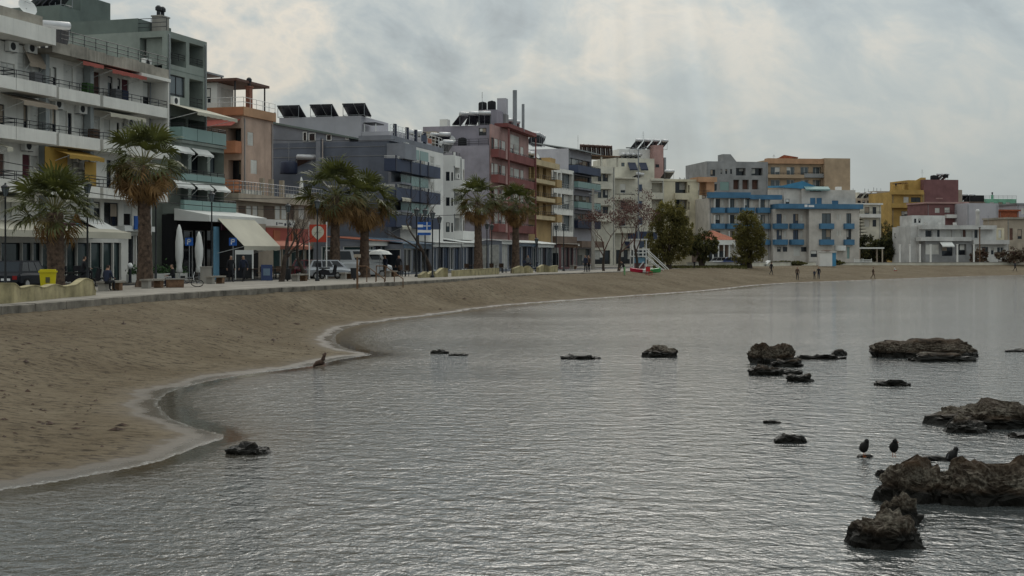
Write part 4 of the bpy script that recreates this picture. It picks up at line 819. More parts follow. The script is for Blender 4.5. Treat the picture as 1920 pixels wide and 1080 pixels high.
# --- beach hotel with blue balconies
b = Bld('hotel', 'beach hotel with pale walls and bright blue balcony fronts and fascia', at(1334, 233), (.985, .17))
xm = b.U(1450); X1 = b.U(1606); zl = b.Z(1400, 371)
k = b.block(0, xm, 1.5, 12, 0, zl, 'hotel_wall'); k2 = b.block(xm + .003, b.U(1512), 0, 12, 0, b.Z(1480, 392), 'hotel_wall'); k3 = b.block(b.U(1512) + .003, X1, -1.2, 12, 0, b.Z(1560, 392, -1.2), 'hotel_wall')
b.box('fascia', 'blue_band', -.2, b.U(1410), .6, 2, zl + .003, zl + 1.0); b.box('fascia', 'blue_band', b.U(1410) + .01, xm + 2, .9, 2, zl - .2, zl + .6)
zb2 = b.Z(1560, 397, -1.2); fs = b.box('fascia', 'blue_band', b.U(1455, -.5), X1 + .5, -1.75, 12, zb2 + .5, zb2 + 1.35)
for a, c, e in ((1508.5, 1514, .62), (1516, 1526.5, .5)): M().box(b.U(a, -1.75), b.U(c, -1.75), -1.768, -1.753, zb2 + .78, zb2 + .78 + e * .7).build('sign_plate', 'sign_white', fs)
ztop = zb2 + 1.35; kp = b.block(b.U(1470, 1), b.U(1503, 1), 1, 9, ztop + .003, b.Z(1485, 352, 1), 'hotel_wall'); kp2 = b.block(b.U(1503, .5) + .003, b.U(1604, .5), .5, 9, ztop + .003, b.Z(1550, 356, .5), 'hotel_wall')
kp2.w(1519, 371, 1529, 384, 'blue_band', .12, div=1); kp2.w(1531, 371, 1541, 384, 'blue_band', .12, div=1); kp2.w(1560, 376, 1572, 384, 'blue_band', .12, div=1); kp.w(1473, 373, 1480, 384, 'gd', .12, div=1)
za = b.Z(1485, 352, 1); m = M(); xa, xb2 = b.U(1468, .5), b.U(1548, .5); m.hexa([(xa, .6, za), (xb2, .6, za - .4), (xb2, 8, za + .3), (xa, 8, za + .3), (xa, .6, za + .35), (b.U(1505, .6), .6, za + 1.2), (xb2, 8, za + .6), (xa, 8, za + .65)]); m.build('penthouse_roof', 'hut_blue', b.root)
b.awn(b.U(1510, -.2), b.U(1556, -.2), b.Z(1530, 350, .5), b.Z(1530, 355, -.4), .9, .5, 'turquoise', arms=False); b.box('chair_back', 'dark_metal', b.U(1519, .2), b.U(1540, .2), .2, .3, b.Z(1530, 359, .2), b.Z(1530, 355, .2)); b.box('tank_box', 'white_clean', b.U(1570, 2), b.U(1578, 2), 2, 3, b.Z(1550, 356, .5) + .003, b.Z(1574, 350, 2))
for y in (393, 423, 453):
    for a, c in ((1336, 1362), (1363, 1389), (1391, 1418), (1420, 1447)):
        if y == 393 or a < 1460: round_balc(b, b.U(a, .6), b.U(c, .6), b.Z((a + c) / 2, y + 4, .4), 1.1, 'blue_band', .75, 1.5, 6); k.w(a + 5, y - 20, a + 14, y - 1, 'gd', .2, div=2); k.w(a + 17, y - 18, a + 21, y - 7, 's', .1, div=1); b.box('divider', 'white_clean', b.U(a + 3, 1), b.U(a + 4, 1), .6, 1.497, b.Z(a, y - 2, 1), b.Z(a, y - 20, 1))
for y in (423, 453):
    for a, c in ((1451, 1479), (1482, 1509)): round_balc(b, b.U(a, -.6), b.U(c, -.6), b.Z((a + c) / 2, y + 4, -.8), 1.1, 'blue_band', .75, 0, 6); k2.w(a + 5, y - 22, a + 15, y - 2, 'gd', .2, div=2, pane='glass_blue'); k2.w(a + 19, y - 20, a + 23, y - 8, 's', .1, div=1)
    for a, c in ((1538, 1564), (1584, 1602)): m = b.balc(b.U(a, -1.8), b.U(c, -1.8), b.Z((a + c) / 2, y + 4, -1.8), .7, -1.2, par=.75, mat='blue_band'); k3.w(a + 3, y - 23, c - 6, y - 2, 'gd', .2, div=2)
    k3.w(1569, y - 21, 1572, y - 11, 's', .1, div=1); k3.w(1574, y - 21, 1577, y - 11, 's', .1, div=1)
for a, c in ((1457, 1464), (1468, 1476), (1502, 1512)): k2.w(a, 463, c, 472, 'gd', .15, div=1)
k2.w(1488, 461, 1500, 480, 's', .1); k3.w(1588, 463, 1593, 485, 'teal_panel', .15, div=1); k3.w(1520, 470, 1532, 482, 'gd', .15)
round_balc(b, b.U(1567, -1.8), b.U(1586, -1.8), b.Z(1576, 468, -1.8), 1.4, 'awning_white', .7, -1.2, 8)
for x in (xm * .2, xm * .6): b.pole(x, 4, zl, 1.5)
b.done()
# --- right hand cluster
def simple(label, A, d, px1, pyt, depth, mat, wins=(), bal=(), cat='house', name='house', par=None):
    b = Bld(name, label, A, d, cat); b.X1 = b.U(px1); pm = (A[0] * F / A[1] + CX + px1) / 2; b.zt = b.Z(pm, pyt); b.k = b.block(0, b.X1, 0, depth, 0, b.zt, mat)
    for q in wins: b.k.w(*q)
    for (a, c, y, ou, mt, rl) in bal: b.balcp(a, c, (a + c) / 2, y, ou, par=.55 if rl else .8, mat=mt, rail=rl)
    if par: b.box('roof_edge', par, -.3, b.X1 + .3, -.4, depth, b.zt + .003, b.zt + .35)
    return b
b = simple('pale two storey house with white roof slab right of the hotel', at(1602, 285), (.99, .14), 1652, 384, 10, 'cream_pale', [(1607, 388, 1612, 400, 'gd'), (1621, 388, 1630, 403, 'gd'), (1636, 388, 1643, 402, 'gd'), (1621, 412, 1630, 425, 's'), (1636, 412, 1643, 425, 'gd')], [(1607, 1652, 406, 1.0, 'white_clean', .5)], par='white_clean'); b.done()
b = simple('tan flat roofed house in the back with rooftop clutter and pergola poles', at(1602, 325), (.99, .14), 1674, 372, 10, 'taupe', [(1608, 376, 1614, 381, 'gd'), (1617, 376, 1622, 381, 'gd'), (1626, 376, 1633, 382, 'gd'), (1638, 376, 1644, 382, 's')])
zt = b.zt; m = M(); b.box('roof_shed', 'cream_pale', 2, 5, 3, 7, zt + .003, zt + 1.6); b.box('roof_room', 'taupe', b.U(1640), b.U(1672), 1, 7, zt + .003, b.Z(1655, 358))
for i in range(3): b.heater(1.5 + i * 1.6, 1, zt, .3, w=1.4, l=1.3)
for x in (.5, 3.5, 4.4, 5.8, 6.6): b.pole(x, 2, zt, 2.0 + (x % 1), 'pole', .06, False)
b.pole(7.6, 2, zt, 2.6); b.dish(8.6, 1.2, zt, .45, -1.7); b.done()
b = simple('mustard yellow house with maroon flank and black tanks on its roof', at(1672, 300), (.985, .17), 1733, 360, 12, 'yellow_wall', [(1694, 369, 1704, 380, 's'), (1708, 370, 1726, 379, 'gd'), (1690, 396, 1702, 409, 'gd'), (1706, 396, 1716, 410, 'gd'), (1728, 396, 1732, 408, 's')], [(1671, 1732, 388, 1.0, 'yellow_wall', 0), (1671, 1732, 363, .8, 'yellow_wall', 0)])
zt = b.zt; ka = b.block(b.U(1702, 2), b.U(1750, 2), 2, 11, zt + .003, b.Z(1725, 338, 2), 'yellow_wall'); ka.w(1712, 344, 1727, 355, 'gd', .12, div=3)
km = b.block(b.X1 + .003, b.U(1797, .2), .2, 13, 0, b.Z(1775, 337, .2), 'maroon_wall'); zm = b.Z(1775, 337, .2)
M().extr([(b.U(1702, 2), zt), (b.U(1702, 2) + .1, b.Z(1703, 346, 2)), (b.U(1726, 2), b.Z(1725, 333, 2)), (b.U(1735, 2), b.Z(1725, 333, 2)), (b.U(1735, 2), zt)], 1, 1.8, 1.99).build('gable', 'yellow_wall', b.root)
b.box('pergola', 'wood', b.U(1688, 1), b.U(1703, 1), 1, 5, zt + 2.0, zt + 2.15); b.chim(b.U(1678, 1), 1, zt, .7, 1.2, 'yellow_wall', 1); b.chim(b.U(1692, .3), .3, zt, .5, 1.8, 'yellow_wall', 0)
for i in range(3): b.heater(b.U(1750 + i * 8, 4), 4, zm, .6, w=1.5, l=1.5)
b.barrel(b.U(1751, 3), 3, zm, .8, 1.2, 'dark_inside'); b.barrel(b.U(1758, 3), 4, zm, .7, 1.1, 'dark_inside'); b.barrel(b.U(1773, 3), 3, zm + .6, .6, .9, 'dark_inside'); b.pole(b.U(1729, 4), 4, b.Z(1725, 338, 2), 2.6); b.box('ghost_lettering', 'pink_wall', b.U(1755, .1), b.U(1768, .1), .18, .197, b.Z(1760, 373), b.Z(1760, 371)); b.box('chimney_block', 'taupe', b.X1 + 8, b.U(1804, 2), 2, 4, 0, b.Z(1800, 356, 2)); b.done()
b = simple('low maroon house with three white shutters below the mustard house', at(1738, 284), (.985, .17), 1813, 382, 9, 'maroon_wall', [(1753, 390, 1762, 399, 's'), (1771, 389, 1781, 399, 's'), (1795, 388, 1804, 402, 's')], [(1775, 1811, 407, .9, 'white_clean', .8)], par='pink_wall'); b.done()
b = simple('blank white gabled shed wall beside the low maroon house', at(1813, 280), (.985, .17), 1872, 381, 10, 'lilac_white'); b.done()
b = simple('mint green building far behind with rooftop railing', at(1847, 345), (.985, .17), 1906, 373, 10, 'green_wall', [(1856, 379, 1864, 386, 's'), (1872, 379, 1880, 386, 'gd'), (1886, 379, 1894, 386, 'gd')], [(1848, 1904, 388, .8, 'green_wall', .4)]); b.rail([(0, 0, b.zt), (b.X1, 0, b.zt)], .9); b.chim(3, 2, b.zt, .5, 1.0, 'green_wall', 1); b.done()
b = simple('dark framed rooftop shelter in the far back row', at(1800, 335), (.985, .17), 1847, 378, 8, 'brown_wall', [(1806, 380, 1812, 386, 'gd')]); b.heater(1, 2, b.zt, .3); b.heater(3, 2, b.zt, .3); b.box('screen', 'dark_inside', 2.6, b.X1, .4, 3, b.zt + .003, b.Z(1835, 366)); b.done()
b = simple('small terracotta red box house below the mint green building', at(1873, 292), (.985, .17), 1910, 396, 8, 'tile_red', par='tile_red'); b.done()
b = simple('pale house cut by the right edge of the picture, upper row', at(1907, 300), (.985, .17), 1990, 384, 9, 'lilac_white', [(1915, 390, 1925, 402, 's')], par='grey_metal'); b.done()
b = simple('taupe rendered house at the right edge behind the bushes', at(1888, 262), (.985, .17), 1990, 411, 9, 'taupe', [(1893, 428, 1899, 450, 'sb'), (1908, 430, 1916, 448, 'gd')], par='stained_parapet'); b.done()
# white beach bungalow
b = Bld('bungalow', 'long white beach bungalow with flat roof slab, upper terrace and round chimney', at(1722, 246), (.985, .17), 'house')
X1 = b.U(1868); zu = b.Z(1790, 430); k = b.block(0, X1, 0, 9, 0, zu, 'white_dull')
b.box('roof_slab', 'white_dull', b.U(1728, -1), b.U(1868, -1), -1.2, 9, zu + .003, zu + .75)
for a, c, st in ((1735, 1748, 'g'), (1757, 1762, 'gd'), (1775, 1785, 's'), (1790, 1803, 's'), (1805, 1811, 'sb'), (1812, 1823, 's'), (1827, 1833, 'gd')): k.w(a, 431, c, 446, st, .2, div=1)
zm = b.Z(1800, 452, -2); b.box('lower_terrace', 'white_dull', b.U(1728, -2.2), b.U(1822, -2.2), -2.2, -.003, zm, zm + .75); kl = b.block(b.U(1735, -1.8), b.U(1822, -1.8), -1.8, -.01, 0, zm - .003, 'grey_wall')
kl.w(1735, 458, 1761, 477, 's', .2, div=2); kl.w(1766, 463, 1786, 480, 'gd', .2); kl.w(1792, 458, 1812, 478, 'gd', .6); b.awn(b.U(1765, -2.6), b.U(1788, -2.6), zm - .1, zm - .9, 1.2, -1.8, 'awning_white', arms=False)
ku = b.block(b.U(1710, 3), b.U(1772, 3), 3, 8, zu + .76, b.Z(1740, 404, 3), 'white_dull'); ku.w(1714, 410, 1718, 418, 'gd', .1, div=1); ku.w(1722, 410, 1726, 418, 'gd', .1, div=1); k9 = b.block(b.U(1710), -.003, .5, 8, 0, zu + .5, 'white_dull')
kr = b.block(b.U(1828, -1.4), b.U(1890, -1.4), -1.4, -.012, 0, b.Z(1855, 458, -1.4), 'white_dull'); b.box('porch_roof', 'white_dull', b.U(1826, -2.4), b.U(1893, -2.4), -2.4, -.02, b.Z(1855, 458, -1.4) + .003, b.Z(1855, 450, -1.4))
kr.w(1832, 463, 1853, 477, 'gd', .3); kr.w(1858, 463, 1882, 478, 'g', .2, div=4, pane='glass'); ko = b.block(X1 + .003, b.U(1884), .2, 9, 0, zu + .3, 'cream_wall'); ko.w(1872, 431, 1878, 446, 's', .2)
M().lathe([(.36, 0), (.33, 2.5), (.4, 2.52), (.4, 2.8), (.2, 3.1)], (b.U(1833, 2), 2, zu + .75), 12).build('chimney', 'white_dull', b.root, True); b.pole(b.U(1853, 3), 3, zu + .7, 2.0)
for px in (1735, 1760, 1789): b.box('roof_vent', 'white_dull', b.U(px, 1), b.U(px, 1) + .5, 1, 1.5, zu + .76, zu + 1.3)
b.done()
# small tiled cafe among the trees
b = Bld('beach_cafe', 'small cafe with orange tiled hip roof and white posts between the beach trees', at(1322, 205), (.985, .17), 'cafe')
X1 = b.U(1378); z0_ = b.Z(1340, 450); k = b.block(.4, X1 - .6, 1.5, 8, 0, z0_, 'brown_wall'); k.wm(.8, X1 - 1, .3, 2.4, 'gd', .3, div=3)
m = M(); zz = b.Z(1350, 432, 3)
m.v += [(-.6, -.8, z0_), (X1 + .3, -.8, z0_), (X1 + .3, 9, z0_), (-.6, 9, z0_), (X1 * .45, 4, zz), (X1 * .55, 4, zz)]; m.f += [(0, 1, 5, 4), (1, 2, 5), (2, 3, 4, 5), (3, 0, 4), (0, 1, 2, 3)]; m.k += [0] * 5; m.build('roof', 'tile_red', b.root)
b.box('fascia', 'awning_white', -.5, X1 + .2, -.78, -.7, z0_ - .75, z0_ - .004)
for i in range(6): x = .1 + (X1 - .4) * i / 5; b.box('post', 'white_frame', x, x + .18, -.68, -.5, 0, z0_ - .004)
b.box('low_wall', 'cream_pale', -2, X1 + 1, -2.6, -2.4, 0, .8); b.done()
# ---------------------------------------------------------------- palms and trees
def frond_mesh(name, leafmat, pet, rad, nseg, spread, droop, fold, seed):
    r = random.Random(seed); m = M()
    m.tube([(0, 0, 0), (pet * .5, 0, .05), (pet, 0, 0)], [.028, .02, .014], 4, 0)
    for i in range(nseg):
        a = -spread + 2 * spread * i / (nseg - 1) + r.uniform(-.03, .03); L = rad * (1 - .22 * (abs(a) / spread) ** 2) * r.uniform(.88, 1.08)
        dx, dy = math.cos(a), math.sin(a); px_, py_ = -dy, dx; w = L * .054; z1 = fold * abs(a) * .28
        dr = droop * r.uniform(.7, 1.3)
        P_ = lambda t, sgn, ww, zz: (pet + dx * L * t + px_ * sgn * ww, dy * L * t + py_ * sgn * ww, zz)
        m.face([P_(0, 1, .006, 0), P_(0, -1, .006, 0), P_(.55, -1, w, z1 - dr * .10), P_(.55, 1, w, z1 - dr * .10)], 1)
        m.face([P_(.55, 1, w, z1 - dr * .10), P_(.55, -1, w, z1 - dr * .10), P_(.82, -1, w * .5, z1 - dr * .3), P_(.82, 1, w * .5, z1 - dr * .3)], 1)
        m.face([P_(.82, 1, w * .5, z1 - dr * .3), P_(.82, -1, w * .5, z1 - dr * .3), P_(1 - .08 * dr, 0, 0, z1 - dr * .62)], 1)
    return m.mesh(name, ['petiole' if leafmat != 'frond_dead' else 'frond_dead', leafmat])
FR = {'g': [frond_mesh('frond', 'frond_green', 1.15, 1.0, 17, 1.7, .6, .8, i) for i in range(3)], 'y': [frond_mesh('frond', 'frond_yellow', 1.0, .95, 20, 1.8, .8, .4, 10 + i) for i in range(2)], 'd': [frond_mesh('dead_frond', 'frond_dead', 1.0, .95, 15, 1.3, 1.0, 1.2, 20 + i) for i in range(3)]}
def palm(px, py, pytop, label, rad_px, dead=30, skirt=.8, green=44, rb=.5, rt=.33, seed=1, bark='palm_bark'):
    r = random.Random(seed); Y = F * (H - PROM) / (py - CY); p = at(px, Y); root = empty('palm_tree', (p.x, p.y, PROM), 0, label, 'palm tree', 'palms along the promenade')
    rad = rad_px * Y / F; sc = rad / 1.9; hc = (py - pytop) * Y / F - rad * .92
    pts, rr = [], []; n = 26; ox, oy = r.uniform(-.15, .15), r.uniform(-.1, .1)
    for i in range(n + 1):
        t = i / n; pts.append((ox * t * t, oy * t * t, -.1 + (hc + .2) * t)); rr.append((rb * (1 + .35 * math.exp(-t * 14)) * (1 - t) + rt * t) * (1 + (.05 if i % 2 else -.03)))
    M().tube(pts, rr, 14).build('trunk', bark, root, True)
    top = Vector((ox, oy, hc))
    def put(kind, me, el, azm, s, rollr=.5, zoff=0.0):
        o = link(me.name.split('.')[0], me, root); o.location = top + Vector((0, 0, zoff)); o.rotation_euler = (r.uniform(-rollr, rollr), -el, azm); o.scale = (s, s, s)
    for i in range(green):
        t = (i + .5) / green; put('g', FR['g'][i % 3], R(86 - 108 * t ** .85) + r.uniform(-.12, .12), i * 2.39996 + r.uniform(-.2, .2), sc * r.uniform(.86, 1.08), .6, .1)
    for i in range(int(dead * .45)): put('y', FR['y'][i % 2], R(r.uniform(-28, 2)), r.uniform(0, math.tau), sc * r.uniform(.8, .98), .6)
    for i in range(dead): t = i / max(dead, 1); put('d', FR['d'][i % 3], R(-22 - 50 * t + r.uniform(-10, 10)), i * 2.39996, sc * r.uniform(.72, .98) * (1 - .3 * t), .7, -skirt * t)
    return root
palm(105, 545, 322, 'short palm with all green crown beside the yellow bin', 88, 6, .1, 34, .40, .40, 3)
palm(272, 538, 238, 'tall palm with wide brown skirt of dead fronds in front of the white block', 82, 28, .9, 24, .42, .26, 4)
palm(628, 521, 303, 'left palm of the close pair in front of the white van', 72, 20, .6, 24, .42, .28, 5)
palm(683, 520, 322, 'right palm of the close pair in front of the white van', 66, 24, .7, 22, .42, .26, 6)
palm(897, 513, 333, 'palm standing in front of the lilac blank side wall', 52, 22, .7, 24, .42, .26, 8)
palm(967, 512, 346, 'palm standing in front of the dark red balconies', 44, 22, .8, 24, .40, .25, 9)
def bare_tree(px, py, h_px, label, lean=0.0, spread=1.0, seed=1, mat='bark_dark', Z=None, leaf=None, levels=5, rb=.17, name='bare_tree', cat='tree', first=.42, tw=.9):
    r = random.Random(seed); zb = PROM if Z is None else Z; Y = F * (H - zb) / (py - CY); p = at(px, Y); h = h_px * Y / F; root = empty(name, (p.x, p.y, zb), 0, label, cat)
    tm, bm_ = M(), M(); tips = []
    def grow(q, d, L, rad, lv, main):
        pts = [q]; n = 4; dd = d.copy()
        for i in range(n): dd = (dd + Vector((r.uniform(-1, 1), r.uniform(-1, 1), r.uniform(-.4, .8))) * .13 * (1 + .3 * lv)).normalized(); pts.append(pts[-1] + dd * L / n)
        rr = [rad * (1 - .4 * i / n) for i in range(n + 1)]
        (tm if lv == 0 else bm_).tube(pts, rr, 8 if lv == 0 else (5 if lv < 3 else 3), cap=lv == 0)
        if lv >= levels: tips.append(pts[-1]); return
        k = 3 if lv < 2 else r.choice((2, 3))
        for i in range(k):
            a = r.uniform(0, math.tau); side = Vector((math.cos(a), math.sin(a), 0)) * tw * spread * r.uniform(.5, 1.1); nd = (dd + side + Vector((0, 0, .12))).normalized()
            grow(pts[-1 if i < 2 else -2], nd, L * r.uniform(.58, .8), rr[-1] * .72, lv + 1, False)
    d0 = Vector((lean, 0, 1)).normalized(); grow(Vector((0, 0, -.15)), d0, h * first, rb, 0, True)
    tm.build('trunk', mat, root, True); bm_.build('branches', mat if leaf is None else 'twig_red', root, True)
    if leaf:
        m = M()
        for tpt in tips:
            for _ in range(leaf):
                c = tpt + Vector((r.gauss(0, .22), r.gauss(0, .22), r.gauss(0, .2))); u = Vector((r.uniform(-1, 1), r.uniform(-1, 1), r.uniform(-1, 1))).normalized() * .09; v = u.orthogonal().normalized() * .07
                m.face([c - u, c + v, c + u, c - v])
        tag(m.build('leaves', 'twig_red', root), kind='stuff')
    return root
bare_tree(527, 528, 132, 'dark bare tree leaning right beside the coral awning', .22, 1.0, 11, rb=.2)
bare_tree(575, 524, 120, 'bare forked tree leaning left behind the red square sign', -.32, .9, 12, rb=.17)
bare_tree(815, 517, 118, 'bare tree with pruned branches bending left beside the flag pole', -.45, 1.0, 13, rb=.2, first=.6)
bare_tree(1132, 508, 100, 'leftmost reddish bare tree behind the concrete pole', .0, 1.25, 14, leaf=2, rb=.16, first=.4, levels=6, tw=.8)
bare_tree(1160, 507, 112, 'reddish bare tree with dark seed clusters left of the lifeguard tower', .0, 1.25, 15, leaf=3, rb=.18, first=.42, levels=6, tw=.8)
bare_tree(1196, 506, 116, 'reddish bare tree with dark seed clusters behind the lifeguard tower', -.05, 1.2, 16, leaf=3, rb=.18, first=.42, levels=6, tw=.8)
def leafy_tree(px, Y, zb, h, wid, label, lobes, n, mats, seed, name='tamarisk_tree', cat='tree', ls=.13, trunk_h=.3, rb=.3, stems=3, group=None, droop=.6, rot=0.0):
    """lobes: (x, z, rx, rz) in fractions of wid/h"""
    r = random.Random(seed); p = at(px, Y); root = empty(name, (p.x, p.y, zb), rot, label, cat, group)
    tm = M()
    for i in range(stems):
        l = lobes[i % len(lobes)]; tip = Vector((l[0] * wid * .8, r.uniform(-.2, .2) * wid, l[1] * h)); q = Vector((r.uniform(-.25, .25) * rb * 3, r.uniform(-.2, .2), -.2)); mid = q.lerp(tip, .5) + Vector((r.uniform(-.2, .2), 0, .3))
        tm.tube([q, q.lerp(mid, .6), mid, tip], [rb, rb * .8, rb * .6, rb * .2], 7)
    tm.build('trunk', 'bark_dark', root, True)
    m = M(); tot = sum(l[2] * l[3] for l in lobes)
    for l in lobes:
        k = int(n * l[2] * l[3] / tot); sub = []
        for _ in range(max(6, k // 45)):
            d = Vector((r.gauss(0, 1), r.gauss(0, 1), r.gauss(0, 1))).normalized() * r.uniform(.55, 1.0); sub.append((d, r.uniform(.16, .34)))
        for _ in range(k):
            d, rs = r.choice(sub); e = Vector((r.gauss(0, 1), r.gauss(0, 1), r.gauss(0, 1))).normalized() * rs * r.uniform(.2, 1) ** .5; d = d + e
            c = Vector((l[0] * wid + d.x * l[2] * wid, d.y * l[2] * wid * .85, l[1] * h + d.z * l[3] * h))
            if c.z < .1: continue
            u = Vector((r.gauss(0, .6), r.gauss(0, .6), r.gauss(0, .6) - droop)).normalized(); v = u.orthogonal().normalized(); v.rotate(Matrix.Rotation(r.uniform(0, 6.3), 3, u)); s = ls * r.uniform(.6, 1.5)
            m.face([c - u * s, c + v * s * .45, c + u * s, c - v * s * .45], 0 if r.random() < .68 else 1)
    tag(m.build('crown', mats, root), kind='stuff'); return root
TAM = ['leaf_tamarisk', 'leaf_olive']
def sand_spot(px, Y): return at(px, Y)
leafy_tree(1254, 172, PROM - .08, 9.0, 5.6, 'largest tamarisk tree, right of the lifeguard tower', [(0, .62, .42, .36), (-.3, .45, .26, .28), (.3, .48, .28, .26), (.05, .3, .36, .24), (-.1, .8, .22, .16), (.2, .75, .2, .18), (-.25, .2, .2, .2), (.38, .3, .15, .16)], 19000, TAM, 21, ls=.13)
leafy_tree(1318, 182, PROM - .08, 5.6, 4.0, 'small dark tamarisk between the two big tamarisks', [(0, .62, .42, .32), (-.3, .5, .26, .26), (.3, .55, .26, .22), (0, .3, .26, .22)], 6000, ['leaf_olive', 'leaf_dark'], 22, ls=.14)
leafy_tree(1405, 190, PROM - .1, 8.4, 5.4, 'upright oval tamarisk in front of the blue hotel', [(0, .66, .42, .3), (0, .46, .44, .26), (-.1, .84, .26, .13), (.12, .3, .34, .22), (-.16, .22, .3, .2)], 15000, TAM, 23, ls=.125)
for i, (px, Y, h, wd, lb) in enumerate(((1622, 262, 6.0, 5.5, 'dark leafy tree nearest the hotel corner'), (1652, 256, 5.4, 6.2, 'dark leafy tree behind the white pergola'), (1683, 254, 6.6, 6.5, 'dark round tree behind the tall white posts'), (1706, 256, 6.4, 5.0, 'dark round tree beside the white bungalow'), (1660, 290, 9.6, 5.0, 'pale grey green tree behind the dark trees, left of the mustard house'))):
    leafy_tree(px, Y, GZ, h, wd, lb, [(0, .6, .44, .36), (-.3, .45, .3, .3), (.3, .5, .3, .3), (0, .3, .4, .28)], 5000, ['leaf_dark', 'leaf_olive'] if i < 4 else ['leaf_olive', 'leaf_dry'], 30 + i, 'leafy_tree', ls=.2, group='trees behind the beach')
for i, (px, Y, h, wd, lb) in enumerate(((1893, 240, 3.4, 6.0, 'dry brown bush left of the pair at the right edge'), (1925, 238, 3.6, 6.5, 'dry brown bush cut by the right edge'), (1838, 241, 3.2, 3.6, 'reddish dry shrub under the bungalow porch'), (1560, 226, 1.0, 4.0, 'low green shrub left of the beach hut'), (1476, 215, .9, 6.0, 'low dark ground shrub in front of the hotel'))):
    leafy_tree(px, Y, GZ, h, wd, lb, [(0, .5, .4, .45), (-.3, .4, .26, .35), (.3, .42, .26, .35)], 2600, ['leaf_dry', 'twig_red'] if px > 1600 else ['leaf_olive', 'leaf_dark'], 50 + i, 'shrub', 'shrub', ls=.16, stems=4, rb=.05, droop=.0)
def conifer(px, Y, h, label, seed):
    r = random.Random(seed); p = at(px, Y); root = empty('norfolk_pine', (p.x, p.y, GZ), 0, label, 'tree'); M().tube([(0, 0, -.2), (0, 0, h * .98)], [.16, .03], 7).build('trunk', 'bark_dark', root); m = M()
    for i in range(11):
        z = h * (.25 + .72 * i / 11); L = h * .26 * (1 - i / 12)
        for j in range(7):
            a = j * math.tau / 7 + i * .4; d = Vector((math.cos(a), math.sin(a), .08))
            for q in range(14):
                t = .15 + .85 * q / 14; c = Vector((0, 0, z)) + d * L * t
                for s_ in (-1, 1): v = Vector((-d.y, d.x, .5 * s_)) * .22 * (1.2 - t); m.face([c, c + v * s_ + d * .1, c + d * .25, c - Vector((0, 0, .08))])
    tag(m.build('crown', 'leaf_dark', root), kind='stuff')
conifer(1613, 262, 9.6, 'layered dark conifer at the right corner of the hotel', 3); conifer(1697, 272, 8.4, 'small dark conifer in front of the mustard house', 4)
